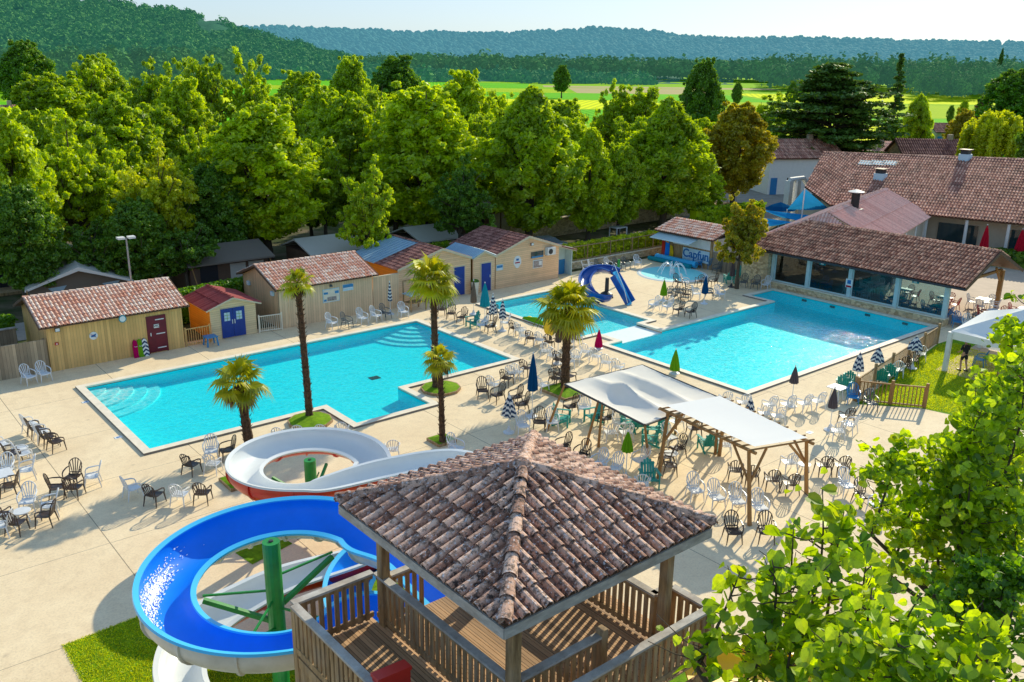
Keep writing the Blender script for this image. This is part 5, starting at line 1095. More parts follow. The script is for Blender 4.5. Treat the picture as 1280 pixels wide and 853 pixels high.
        per, size, flat, elong, up = 20, .24, 1.5, 1.9, -.3
    elif kind == 'bush':
        for _ in range(160):
            a = random.uniform(0, 6.283); zt = random.random(); w = math.cos(zt*1.35)**.6; rr = 4.2*w*(random.random()**.4)*(1+.15*math.sin(3*a+seed)); cs.append((math.cos(a)*rr, math.sin(a)*rr, .4+zt*9.2)); rs.append(random.uniform(.6, 1.1)); ts.append(random.random())
        per, size = 110, .55
    cs = np.array(cs); rs = np.array(rs); ts = np.array(ts)
    # large-scale light and dark masses
    big = np.array([.5+.5*mnoise.noise((c[0]*.55, c[1]*.55, c[2]*.55+seed)) for c in cs]); ts = np.clip(ts*.55+big*.6-.08, 0, 1)
    v, t = leaves_cloud(cs, rs, per, size, flat, elong, up, droop, ts)
    cm = np_mesh('crown', v, 4, mat, None, t); me = cm.data; bpy.data.objects.remove(cm)
    H = {'round': 7.5, 'oval': 8.5, 'loose': 6.5, 'cedar': 9.4, 'spruce': 9.8, 'willow': 7, 'bush': 5}[kind]
    tr.tube([(0, 0, 0), (.05, .03, 1.2), (-.05, .05, 3), (0, 0, H)], [.30, .22, .17, .04] if kind != 'bush' else [.1, .1, .08, .03], 8)
    if kind in ('round', 'oval', 'willow', 'bush'):
        for k in range(16): c = cs[random.randrange(len(cs))]; z0 = min(c[2]-.4, random.uniform(1.6, 4.5)) if c[2] > 1.5 else .3; limb(tr, (0, 0, max(.3, z0)), tuple(c), .09, .02)
    o = tr.build('trunk', 'bark', None); tm = o.data; bpy.data.objects.remove(o)
    random.seed(seed+99); rng = np.random.default_rng(seed+99)
    return me, tm
def tree(kind, mat, px, top, wpx, D, label, var=0, name='tree', group=None, base_row=None, cat='tree'):
    key = (kind, mat, var)
    if key not in CROWNS: CROWNS[key] = crown_mesh(kind, 11+var*7+len(CROWNS), mat)
    me, tm = CROWNS[key]; g, h = at_depth(px, top, D); w = wpx*D/F
    t = thing(name, label, cat, (g.x, g.y, -.03), random.uniform(0, 6.28), group)
    W0 = {'round': 6.4, 'oval': 5.6, 'loose': 8.0, 'cedar': 9.2, 'spruce': 4.8, 'willow': 7.6, 'bush': 9.5}[kind]
    s = Vector((w/W0, w/W0, max(1.5, h)/10.25))
    for nm, m_ in (('crown', me), ('trunk', tm)):
        o = bpy.data.objects.new(nm, m_); col.objects.link(o); o.parent = t; o.scale = s
    return t
T = [ # kind, material, px, top row, width px, depth, label, variant
 ('round', 'leaf_bright', -2, 140, 120, 56, 'bright green tree at the far left edge of the campsite', 0),
 ('loose', 'leaf_bright', 75, 128, 140, 62, 'spreading mid green tree directly behind the safari tent', 0),
 ('round', 'leaf_mid', 140, 120, 120, 72, 'dense green tree left of the yellow crowned tree', 1),
 ('loose', 'leaf_yellow', 190, 176, 118, 60, 'yellow topped low tree behind the lamp post', 1),
 ('round', 'leaf_bright', 322, 132, 158, 66, 'large bright lime green tree behind the tan hut', 2),
 ('round', 'leaf_dark', 262, 205, 90, 64, 'dark shaded tree between the yellow and lime trees', 3),
 ('loose', 'leaf_bright', 455, 198, 84, 63, 'small light green tree above the brown canvas cabins', 2),
 ('round', 'leaf_mid', 430, 118, 120, 78, 'mid green tree behind the small light green tree', 0),
 ('round', 'leaf_bright', 530, 108, 158, 72, 'broad bright green tree behind the apricot building', 1),
 ('loose', 'leaf_dark', 575, 190, 100, 68, 'dark shaded tree over the wooden cabins', 0),
 ('oval', 'leaf_mid', 665, 108, 128, 74, 'tall pointed green hornbeam above the parked car', 0),
 ('oval', 'leaf_bright', 740, 160, 78, 78, 'light green pointed tree right of the tall hornbeam', 1),
 ('round', 'leaf_mid', 778, 180, 66, 80, 'grey green rounded tree between two pointed trees', 0),
 ('oval', 'leaf_mid', 838, 122, 112, 84, 'large oval green tree near the hedge lined lane', 1),
 ('round', 'leaf_olive', 926, 131, 90, 96, 'russet tinged round tree left of the cedar', 1),
 ('round', 'leaf_bright', 880, 205, 60, 90, 'low bright green tree right of the large oval tree', 2),
 ('round', 'leaf_dark', 28, 52, 68, 190, 'dark rounded tree in the far left distance', 0),
 ('round', 'leaf_mid', 60, 92, 130, 95, 'green tree behind the left edge tree', 2),
 ('loose', 'leaf_bright', 100, 55, 96, 115, 'tall feathery green tree on the left skyline', 1),
 ('round', 'leaf_mid', 120, 70, 80, 118, 'green tree right of the tall feathery tree', 0),
 ('loose', 'leaf_mid', 180, 60, 92, 110, 'olive green tree on the skyline left of the fields', 3),
 ('loose', 'leaf_mid', 250, 46, 84, 105, 'tallest ragged green tree on the left skyline', 2),
 ('round', 'leaf_bright', 225, 100, 90, 92, 'bright green tree below the tallest ragged tree', 0),
 ('loose', 'leaf_bright', 312, 54, 84, 108, 'ragged bright green tree on the skyline above the lime tree', 0),
 ('round', 'leaf_mid', 375, 92, 96, 100, 'green tree under the narrow field strip on the left', 1),
 ('round', 'leaf_bright', 405, 110, 80, 92, 'yellow green tree in front of the distant left field', 2),
 ('round', 'leaf_mid', 438, 72, 60, 135, 'green tree on the skyline left of the dark domed tree', 3),
 ('round', 'leaf_dark', 495, 72, 78, 160, 'dark domed tree on the skyline above the apricot building', 1),
 ('loose', 'leaf_bright', 470, 100, 80, 100, 'feathery light tree below the dark domed tree', 3),
 ('round', 'leaf_bright', 580, 92, 90, 98, 'bright green tree between the domed tree and the hornbeam', 0),
 ('loose', 'leaf_bright', 625, 93, 80, 104, 'light green ragged tree behind the hornbeam', 1),
 ('round', 'leaf_mid', 705, 125, 80, 100, 'green tree behind and right of the hornbeam', 2),
 ('round', 'leaf_bright', 715, 150, 70, 90, 'light green tree in the gap beside the hornbeam', 3),
 ('loose', 'leaf_mid', 800, 88, 112, 110, 'green spreading tree above the grey green rounded tree', 2),
 ('loose', 'leaf_bright', 770, 95, 60, 112, 'pale green feathery tree in front of the valley fields', 0),
 ('round', 'leaf_dark', 881, 75, 56, 140, 'narrow dark tree standing against the valley fields', 2),
 ('loose', 'leaf_mid', 955, 108, 90, 130, 'green tree in front of the fields left of the cedar', 3),
 ('loose', 'leaf_bright', 1000, 150, 60, 125, 'light green tree at the foot of the cedar', 2),
 ('cedar', 'leaf_cedar', 1045, 84, 152, 118, 'large dark spreading cedar behind the main building', 0),
 ('spruce', 'leaf_cedar', 1128, 64, 62, 135, 'slender dark spruce with a ragged spire beside the cedar', 0),
 ('oval', 'leaf_bright', 1152, 118, 44, 130, 'narrow light green tree right of the spruce', 0),
 ('willow', 'leaf_yellow', 1252, 128, 86, 112, 'weeping willow behind the right end of the main building', 0),
 ('round', 'leaf_dark', 1275, 88, 84, 170, 'dark green domed tree above the weeping willow', 3),
 ('round', 'leaf_olive', 1208, 138, 46, 125, 'small olive green tree left of the weeping willow', 2),
 ('round', 'leaf_dark', 703, 82, 22, 420, 'lone dark tree standing in the valley fields', 0),
 ('round', 'leaf_dark', 992, 103, 16, 330, 'small dark bush tree in the fields left of the cedar', 1),
 ('round', 'leaf_dark', 923, 103, 14, 340, 'tiny round tree in the fields above the russet tree', 2),
 ('round', 'leaf_purple', 1232, 120, 20, 240, 'purple leaved tree in the fields at the right', 0),
 ('round', 'leaf_mid', 1207, 125, 14, 250, 'small green tree in the yellow field at the right', 2),
 ('round', 'leaf_dark', 1190, 132, 10, 250, 'tiny dark shrub in the yellow field at the right', 0),
 ('oval', 'leaf_dark', 967, 68, 9, 700, 'lone poplar spire rising from the woodland belt', 0),
 ('oval', 'leaf_dark', 1254, 60, 8, 640, 'pair of thin poplars on the right horizon', 1),
 ('oval', 'leaf_dark', 975, 70, 7, 700, 'second thinner poplar spire in the woodland belt', 1),
]
# darker understorey between the front trees
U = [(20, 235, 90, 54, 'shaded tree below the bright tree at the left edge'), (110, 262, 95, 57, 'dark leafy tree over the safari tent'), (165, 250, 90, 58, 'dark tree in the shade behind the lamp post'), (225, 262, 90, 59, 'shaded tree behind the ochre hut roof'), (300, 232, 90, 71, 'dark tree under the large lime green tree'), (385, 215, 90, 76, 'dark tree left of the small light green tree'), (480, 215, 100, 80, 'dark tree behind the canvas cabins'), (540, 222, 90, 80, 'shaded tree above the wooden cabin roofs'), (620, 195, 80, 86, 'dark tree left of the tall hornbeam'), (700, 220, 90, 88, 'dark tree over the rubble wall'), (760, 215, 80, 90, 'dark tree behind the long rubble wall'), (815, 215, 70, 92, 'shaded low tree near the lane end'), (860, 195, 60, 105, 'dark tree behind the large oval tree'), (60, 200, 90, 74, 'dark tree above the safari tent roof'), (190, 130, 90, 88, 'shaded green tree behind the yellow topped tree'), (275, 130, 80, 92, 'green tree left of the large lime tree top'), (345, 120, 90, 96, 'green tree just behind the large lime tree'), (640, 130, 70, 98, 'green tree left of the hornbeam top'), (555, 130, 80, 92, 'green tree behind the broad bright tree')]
FILL = [(400, 152, 90, 72, 'green filler tree right of the large lime tree'), (490, 128, 90, 76, 'green tree left of the broad bright tree'), (602, 122, 80, 84, 'green tree right of the broad bright tree'), (240, 150, 90, 69, 'green tree left of the large lime tree'), (55, 140, 100, 66, 'light green tree above the safari tent'), (128, 165, 90, 64, 'green tree just left of the yellow topped tree'), (795, 128, 80, 96, 'green tree left of the large oval tree'), (882, 150, 60, 104, 'green tree between the oval and russet trees'), (352, 100, 80, 88, 'green tree top behind the large lime tree'), (690, 165, 70, 82, 'light green tree just right of the hornbeam')]
for i, (px, top, w, D, lb) in enumerate(FILL): T.append((('loose', 'round', 'loose')[i % 3], ('leaf_mid', 'leaf_bright', 'leaf_mid', 'leaf_bright')[i % 4], px, top, w, D, lb, i % 4))
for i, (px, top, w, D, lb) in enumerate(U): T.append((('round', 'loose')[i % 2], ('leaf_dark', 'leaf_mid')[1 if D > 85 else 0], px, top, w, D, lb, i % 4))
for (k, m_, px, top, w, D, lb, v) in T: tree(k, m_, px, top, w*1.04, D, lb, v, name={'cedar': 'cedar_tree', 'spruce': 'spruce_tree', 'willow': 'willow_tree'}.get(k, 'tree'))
tree('loose', 'leaf_olive', 932, 238, 80, 63, 'small magnolia with olive and bronze leaves beside the restaurant', 3, 'tree')
tree('round', 'leaf_dark', 1320, 95, 60, 90, 'dark tree cut by the right edge of the view', 1)
# hedges: leafy boxes
def hedge(name, label, a, b, w, h, mat, z=0, dens=150, size=.17):
    a, b = Vector((*a, z)), Vector((*b, z)); d = b-a; L = d.length; d /= L; s = Vector((d.y, -d.x, 0)); t = thing(name, label, 'hedge', tuple(a))
    MB().obox((a+b)/2+Vector((0, 0, h*.47)), d*L/2, s*w*.40, (0, 0, h*.47)).build('stems', mat, t, True)
    n = int(L*(w+2*h)*dens/7); cs = []
    for _ in range(n):
        u = random.random(); q = random.choice((0, 1, 1, 2)); e = random.uniform(-.06, .06)
        if q == 0: o = s*(w/2+e)*random.choice((-1, 1))+Vector((0, 0, random.uniform(0, h)))
        elif q == 1: o = -s*(w/2+e)*random.choice((1, 1, -1))+Vector((0, 0, random.uniform(0, h)))
        else: o = s*random.uniform(-w/2, w/2)+Vector((0, 0, h+e))
        cs.append((a+d*L*u+o)[:])
    v, tt = leaves_cloud(np.array(cs)-np.array(a[:]), np.full(n, .16), 22, size); np_mesh('foliage', v, 4, mat, t, tt)
    return t
hedge('hedge', 'clipped green hedge behind the blue door shed', (16.8, 53.2), (23.2, 54.4), 1.0, 1.9, 'leaf_hedge')
hedge('hedge', 'low hedge behind the far left yard fence', (0, 53.6), (9, 53.4), 1.0, 1.9, 'leaf_hedge')
hedge('hedge', 'long sunlit hedge on the low wall behind the white chairs', (47.5, 50.6), (59.6, 50.6), .8, 1.35, 'leaf_yellow', .45)
hedge('hedge', 'dark green hedge behind the apricot buildings', (33, 56.5), (40.5, 56.0), 1.2, 2.0, 'leaf_mid')
p0, p1 = G(865, 290, 0), G(950, 280, 0); hedge('hedge', 'dark hedge behind the kiosk roof', (p0.x, p0.y), (p1.x, p1.y), 1.2, 2.2, 'leaf_mid', dens=100, size=.2)
p0, p1 = G(1232, 330, 0), G(1330, 342, 0); hedge('hedge', 'dark clipped hedge beside the terrace below the red parasols', (p0.x, p0.y), (p1.x, p1.y), 1.6, 1.3, 'leaf_dark', dens=100, size=.2)
hw = thing('retaining_wall', 'low rubble wall carrying the sunlit hedge', 'wall', (53, 50, 0)); MB().box(46.8, 49.9, 0, 60.0, 50.1, .55).build('wall_body', 'stone', hw, True); MB().box(46.8, 49.86, .552, 60.0, 50.14, .62).build('coping', 'coping', hw, True)
railing('fence', 'dark timber rail fence in front of the sunlit hedge', 'fence', [(46.9, 50.0), (59.9, 50.0)], 1.15, 'wood_v', .9, .03, .06, 2.6, z0=.62)
sw = thing('rubble_wall', 'long old rubble wall beside the campsite lane', 'wall', (55, 60, 0)); a, b = G(640, 303, 0), G(868, 268, 0); d = (b-a).normalized(); MB().obox((a+b)/2+Vector((0, 0, .8)), (b-a)/2, Vector((d.y, -d.x, 0))*.25, (0, 0, .8)).build('wall_body', 'stone', sw, True); MB().obox((a+b)/2+Vector((0, 0, 1.65)), (b-a)/2, Vector((d.y, -d.x, 0))*.3, (0, 0, .05)).build('coping', 'stone_plain', sw, True)
# ------------------------------------------------------------------ palms
def palm(label, base, h, lean, crown, nf, fr=1.2, dead=10, seed=0, tr_r=.16, up_bias=.2):
    random.seed(seed); t = thing('palm_tree', label, 'palm tree', (base.x, base.y, 0), 0, 'palms around the pools')
    n = max(6, int(h*5)); pts = [(lean[0]*(k/n)**1.4, lean[1]*(k/n)**1.4, h*k/n) for k in range(n+1)]; tr = MB()
    tr.tube(pts, [tr_r*(1.25-.35*(k/n))*(1+.10*math.sin(k*2.4)) for k in range(n+1)], 10)
    for k in range(int(h*46)):      # old leaf bases
        q = random.random()**.9; i = min(int(q*n), n-1); p = Vector(pts[i]); a = random.uniform(0, 6.283); r = tr_r*1.1; d = Vector((math.cos(a), math.sin(a), 0))
        tr.add([p+d*r+Vector((-d.y*.04, d.x*.04, 0)), p+d*r+Vector((d.y*.04, -d.x*.04, 0)), p+d*(r+.10)+Vector((0, 0, .12))], [(0, 1, 2)])
    tr.build('trunk', 'palm_bark', t); top = Vector(pts[-1])
    def frond(mb, a, el, L, R, sag):
        d = Vector((math.cos(a)*math.cos(el), math.sin(a)*math.cos(el), math.sin(el))); q = top+d*L*.5; hub = top+d*L+Vector((0, 0, -sag*L)); mb.tube([top, q, hub], [.025, .018, .012], 4, False, .2)
        f = (hub-q).normalized(); s = f.cross(Vector((0, 0, 1))).normalized(); u = s.cross(f); tint = random.uniform(.0, .8); m = 22
        for k in range(m):
            b = (k/(m-1)-.5)*R_(265); ln = R*(.75+.25*math.cos(b*.8))*random.uniform(.88, 1.05); dr = f*math.cos(b)+s*math.sin(b); w = .05*R/.8; sd_ = u.cross(dr).normalized()
            p1 = hub+dr*ln*.55+u*.05; p2 = hub+dr*ln+Vector((0, 0, -ln*(.10+.42*random.random()))); th = max(0, min(1, tint+random.uniform(-.1, .2)))
            mb.add([hub+sd_*.012, hub-sd_*.012, p1-sd_*w, p1+sd_*w], [(0, 1, 2, 3)], th); mb.add([p1+sd_*w, p1-sd_*w, p2], [(0, 1, 2)], th)
    mb = MB()
    for k in range(nf): el = R_(82-118*((k+.5)/nf)**.8)+up_bias*.3; frond(mb, k*2.4+random.uniform(-.2, .2), el, crown*random.uniform(.42, .6), crown*random.uniform(.55, .7), .04+.12*(k/nf))
    mb.build('fronds', 'leaf_palm', t, recalc=False)
    if dead:
        mb = MB()
        for k in range(dead): frond(mb, random.uniform(0, 6.28), R_(random.uniform(-78, -40)), crown*.42, crown*.45, .1)
        mb.build('dead_fronds', 'dead_frond', t, recalc=False)
    return t
P2, P3, P4, P5, P1 = G(387, 524), G(545, 488), G(706, 489), G(553, 556), G(312, 563)
palm('tall thin palm with a ragged top on the left grass disc', P2, 6.3, (-.15, .1), .85, 15, dead=3, seed=3, tr_r=.135)
palm('tall full palm on the middle grass disc by the long pool', P3, 5.6, (-.1, .0), 1.4, 24, dead=6, seed=4, tr_r=.15)
palm('broad full palm in the square turf bed between the pools', P4, 4.2, (.1, .1), 1.65, 30, dead=14, seed=5, tr_r=.19)
palm('thin palm with a small drooping top behind the tower', P5, 3.75, (-.05, .05), .85, 15, dead=7, seed=6, tr_r=.11)
palm('short palm with drooping yellow fronds behind the white slide', P1, 2.95, (-.15, .15), 1.3, 17, dead=12, seed=8, tr_r=.17)
random.seed(42)
def turf_bed(label, c, r, sq=False, rz=0):
    t = thing('turf_bed', label, 'turf bed', (c.x, c.y, 0)); n = 4 if sq else 10; pr = [(r*1.05, 0), (r*1.05, .10), (r*.98, .10)]
    a0 = R_(45)+rz if sq else 0
    def ring(m, rr, z0, z1): m.prism([(rr*math.cos(a0+6.283*k/n), rr*math.sin(a0+6.283*k/n)) for k in range(n)], 2, z0, z1)
    m = MB(); ring(m, r*1.06, 0, .13); m.build('edging', 'wood_v', t)
    m = MB()
    for k in range(n):
        a, b = a0+6.283*k/n, a0+6.283*(k+1)/n; m.add([(r*math.cos(a), r*math.sin(a), .135), (r*math.cos(b), r*math.sin(b), .135), (0, 0, .24)], [(0, 1, 2)])
    m.build('turf', 'turf', t)
turf_bed('green turf disc round the left tall palm', G(388, 528), .95); turf_bed('green turf disc round the middle tall palm', G(551, 487), .95); turf_bed('square turf bed at the foot of the broad palm', G(708, 490), 1.25, True); turf_bed('square turf bed under the thin palm behind the tower', G(552, 552), .62, True); turf_bed('square turf bed at the foot of the short palm', G(300, 603), .8, True)
# ------------------------------------------------------------------ near trees with large leaves
def near_tree(label, stems, nleaf, size, mat, seed, spread_, yel=.04, trunk_base=None, name='poplar_tree'):
    """stems: list of (base, tip) leafy shoots in world space"""
    random.seed(seed); r = np.random.default_rng(seed); t = thing(name, label, 'tree', (trunk_base.x, trunk_base.y, -.02)); tr = MB(); P, D_ = [], []
    hub = Vector((trunk_base.x, trunk_base.y, min(s[0].z for s in stems)-1.0)); tr.tube([trunk_base, trunk_base.lerp(hub, .5)+Vector((.1, .05, 0)), hub], [.2, .16, .12], 10)
    per = nleaf//len(stems)
    for (a, b) in stems:
        tr.tube([hub, a.lerp(hub, .4), a], [.06, .045, .03], 7); o = Vector([random.uniform(-.15, .15) for _ in range(3)]); path = [a.lerp(b, k/8)+o*math.sin(math.pi*k/8) for k in range(9)]; tr.tube(path, [.026-.021*k/8 for k in range(9)], 6)
        tw = []
        for k in range(18):
            q = random.uniform(.0, .95); p = a.lerp(b, q)+o*math.sin(math.pi*q); ang = random.uniform(0, 6.283); L = spread_*(1-.62*q)*random.uniform(.45, 1.1); e = p+Vector((math.cos(ang)*L, math.sin(ang)*L, L*random.uniform(.1, .7))); tr.tube([p, p.lerp(e, .5)+Vector((0, 0, -.03)), e], [.010, .007, .004], 5); tw.append((p, e))
        for k in range(per):
            if random.random() < .85: p, e = random.choice(tw); q = random.random()**.7; c = p.lerp(e, q)
            else: q = random.uniform(.3, 1.03); c = a.lerp(b, q)+o*math.sin(math.pi*q)
            ang = random.uniform(0, 6.283); c = c+Vector((math.cos(ang), math.sin(ang), random.uniform(-.7, .5)))*random.uniform(.05, .16)*size/.13; P.append(c[:])
    P = np.array(P); n = len(P); nrm = r.normal(size=(n, 3)); nrm[:, 2] = np.abs(nrm[:, 2])*.8+.25; nrm += np.array([-.25, -.3, .1]); nrm /= np.linalg.norm(nrm, axis=1)[:, None]
    tt = r.normal(size=(n, 3)); tt[:, 2] -= .5; tt -= nrm*(tt*nrm).sum(1)[:, None]; tt /= np.linalg.norm(tt, axis=1)[:, None]; bb = np.cross(nrm, tt); s = size*r.uniform(.35, 1.3, n)[:, None]
    sh = [(-.42, 0, 0), (-.50, .25, .05), (-.25, .47, .11), (.12, .40, .10), (.58, 0, -.04)]
    mk = lambda sg: [P+tt*s*a+bb*s*b*sg+nrm*s*c for a, b, c in sh]
    A, B = mk(1), mk(-1)[::-1]; V = np.stack(A, 1).reshape(-1, 3); V2 = np.stack(B, 1).reshape(-1, 3); loc = np.array(t.location[:])
    tv = np.clip(r.uniform(0, 1, n), 0, 1)
    np_mesh('crown', np.concatenate([V, V2])-loc, 5, mat, t, np.concatenate([tv, tv])); tr.build('trunk', 'bark', t, True); return t
def shoot(px, py, D, L, lean=(0, 0)):     # a shoot whose tip shows at that place, growing up through length L
    w = ray(px, py)*D; tip = Vector((w.x, w.y, CH+w.z)); return (tip-Vector((lean[0], lean[1], L)), tip)
near_tree('young large leaved tree rising between the tower balcony and the pergola', [shoot(1028, 612, 9.5, 2.2, (.2, 0)), shoot(1055, 640, 9.3, 2.0), shoot(992, 655, 9.2, 1.8), shoot(1085, 680, 9.0, 1.8), shoot(1115, 720, 9.4, 1.6), shoot(965, 700, 9.0, 1.4, (.3, 0)), shoot(1020, 710, 8.8, 1.6), shoot(925, 715, 9.3, .9, (.6, .0)), shoot(1070, 750, 8.6, 1.4), shoot(1000, 770, 8.7, 1.3), shoot(1110, 790, 8.6, 1.2), shoot(960, 800, 9, 1.0)], 1050, .155, 'leaf_fore', 21, .62, trunk_base=Vector((*at_depth(1030, 800, 9)[0][:2], 0)))
near_tree('dense small leaved tree filling the right edge in front of the white tent', [shoot(1215+random.uniform(-20, 60), y, 15+random.uniform(-1.5, 1.5), 2.2) for y in (478, 505, 540, 570)]+[shoot(1268, 400, 15, 3.0), shoot(1248, 455, 15.5, 2.8), shoot(1290, 370, 14.5, 3.5), shoot(1150, 585, 14.5, 1.8, (.5, 0)), shoot(1130, 545, 14.5, 1.6, (.6, 0)), shoot(1200, 560, 14, 2.2), shoot(1260, 500, 13.6, 2.6), shoot(1280, 600, 13.5, 2.4), shoot(1205, 650, 14, 1.8), shoot(1250, 670, 13.8, 1.8), shoot(1280, 440, 14, 2.5), shoot(1170, 610, 14.4, 1.8)], 7000, .14, 'leaf_fore', 22, 1.0, trunk_base=Vector((*at_depth(1260, 700, 15)[0][:2], 0)))
near_tree('round leaved young tree in the bottom right corner', [shoot(1090, 735, 8.0, 1.2), shoot(1150, 745, 7.8, 1.4), shoot(1210, 760, 7.8, 1.4), shoot(1255, 775, 7.6, 1.4), shoot(1120, 800, 7.4, 1.0), shoot(1200, 820, 7.4, 1.0), shoot(1060, 790, 7.7, 1.0)], 1350, .13, 'leaf_fore', 23, .5, trunk_base=Vector((*at_depth(1180, 820, 7.6)[0][:2], 0)))
near_tree('dark needle leaved tree behind the corner tree at right', [shoot(1215+16*k, 700+8*(k % 3), 11.5, 1.4) for k in range(5)], 3800, .08, 'leaf_hedge', 24, .9, trunk_base=Vector((*at_depth(1240, 700, 11.5)[0][:2], 0)), name='tree')
random.seed(77); rng = np.random.default_rng(77)
# ------------------------------------------------------------------ chairs
def make_armchair(name, matn):       # one-piece plastic armchair with a fan back; faces +x
    t = thing(name, 'plastic armchair', 'chair', (0, 0, 0))
    m = MB(); n = 8; top = []; 
    prof_ = [(-.20, .385), (-.10, .375), (.05, .385), (.17, .41), (.24, .40), (.26, .375)]; w = [.21, .235, .25, .25, .245, .24]
    vs = []
    for (x, z), ww in zip(prof_, w): vs += [(x, -ww, z+.012), (x, 0, z-.008), (x, ww, z+.012)]
    nv = len(vs); vs += [(x, y, z-.022) for x, y, z in vs]; fs = []
    for i in range(len(prof_)-1):
        for k in range(2): a = i*3+k; fs += [(a, a+1, a+4, a+3), (nv+a+3, nv+a+4, nv+a+1, nv+a)]
    bd_ = [0, 3, 6, 9, 12, 15, 16, 17, 14, 11, 8, 5, 2, 1]
    fs += [(bd_[k], nv+bd_[k], nv+bd_[(k+1) % 14], bd_[(k+1) % 14]) for k in range(14)]; m.add(vs, fs); m.build('seat', matn, t)
    m = MB(); bx = lambda z: -.20-.30*(z-.38)    # recline
    arch = [(.245*math.cos(a) if 0 < k < 12 else .225*math.cos(a), .38+.30+.27*math.sin(a)) if True else 0 for k, a in enumerate([math.pi*k/12 for k in range(13)])]
    pts = [(bx(.38), .205, .38)]+[(bx(z)+.02*abs(y)/.25, y, z) for y, z in arch]+[(bx(.38), -.205, .38)]; m.tube([Vector(p) for p in pts], .019, 5)
    for k in range(5):
        y0 = (k-2)*.045; y1 = (k-2)*.105; zt = .68+.262*math.sqrt(max(0, 1-(y1/.25)**2)); m.bar((bx(.38), y0, .37), (bx(zt)+.01, y1, zt), .034, .012, up=(1, 0, 0))
    m.bar((bx(.45), -.2, .45), (bx(.45), .2, .45), .02, .03); m.build('backrest', matn, t)
    for s in (-1, 1):
        m = MB(); m.tube([(bx(.66)+.02, s*.245, .66), (-.12, s*.285, .645), (.10, s*.29, .62), (.20, s*.28, .575), (.235, s*.265, .50), (.24, s*.245, .40)], [.018, .026, .028, .024, .02, .018], 5); m.build('armrest', matn, t)
        for (x, x2) in ((.235, .28), (-.21, -.29)): m = MB(); m.tube([(x, s*.225, .40), ((x+x2)/2, s*.245, .2), (x2, s*.265, 0)], [.030, .024, .017], 5); m.build('leg', matn, t)
    return t
def make_adirondack(name, matn):
    t = thing(name, 'teal slatted garden chair', 'chair', (0, 0, 0)); m = MB()
    for k in range(5): x = .30-k*.11; m.box(x-.045, -.26, .36-k*.028, x+.045, .26, .385-k*.028)
    m.build('seat', matn, t); m = MB()
    for k in range(5): y = (k-2)*.108; zt = 1.0-.06*abs(k-2)**1.4; m.obox(((-.17-.40)/2, y, (.28+zt)/2), (-.115, 0, (zt-.28)/2), (0, .047, 0), (.011, 0, .004))
    m.bar((-.22, -.27, .45), (-.22, .27, .45), .025, .06); m.bar((-.34, -.27, .8), (-.34, .27, .8), .025, .06); m.build('backrest', matn, t)
    for s in (-1, 1):
        MB().box(-.32, s*.32-.055, .58, .36, s*.32+.055, .605).build('armrest', matn, t); MB().box(.27, s*.30-.02, 0, .35, s*.30+.02, .58).build('leg', matn, t); MB().bar((.30, s*.275, .34), (-.40, s*.275, 0.03), .035, .09).build('leg', matn, t); MB().box(-.30, s*.30-.02, .05, -.23, s*.30+.02, .58).build('leg', matn, t)
    return t
PROTO = {'w': make_armchair('plastic_armchair', 'white_plastic'), 'b': make_armchair('plastic_armchair', 'brown_plastic'), 'g': make_armchair('plastic_armchair', 'grey_plastic'), 't': make_adirondack('garden_chair', 'teal_plastic'), 'r': make_armchair('plastic_armchair', 'red_plastic'), 'k': make_armchair('plastic_armchair', 'blue_plastic')}
CN = {'w': 'white plastic', 'b': 'brown plastic', 'g': 'grey plastic', 't': 'teal slatted', 'r': 'red', 'k': 'blue'}
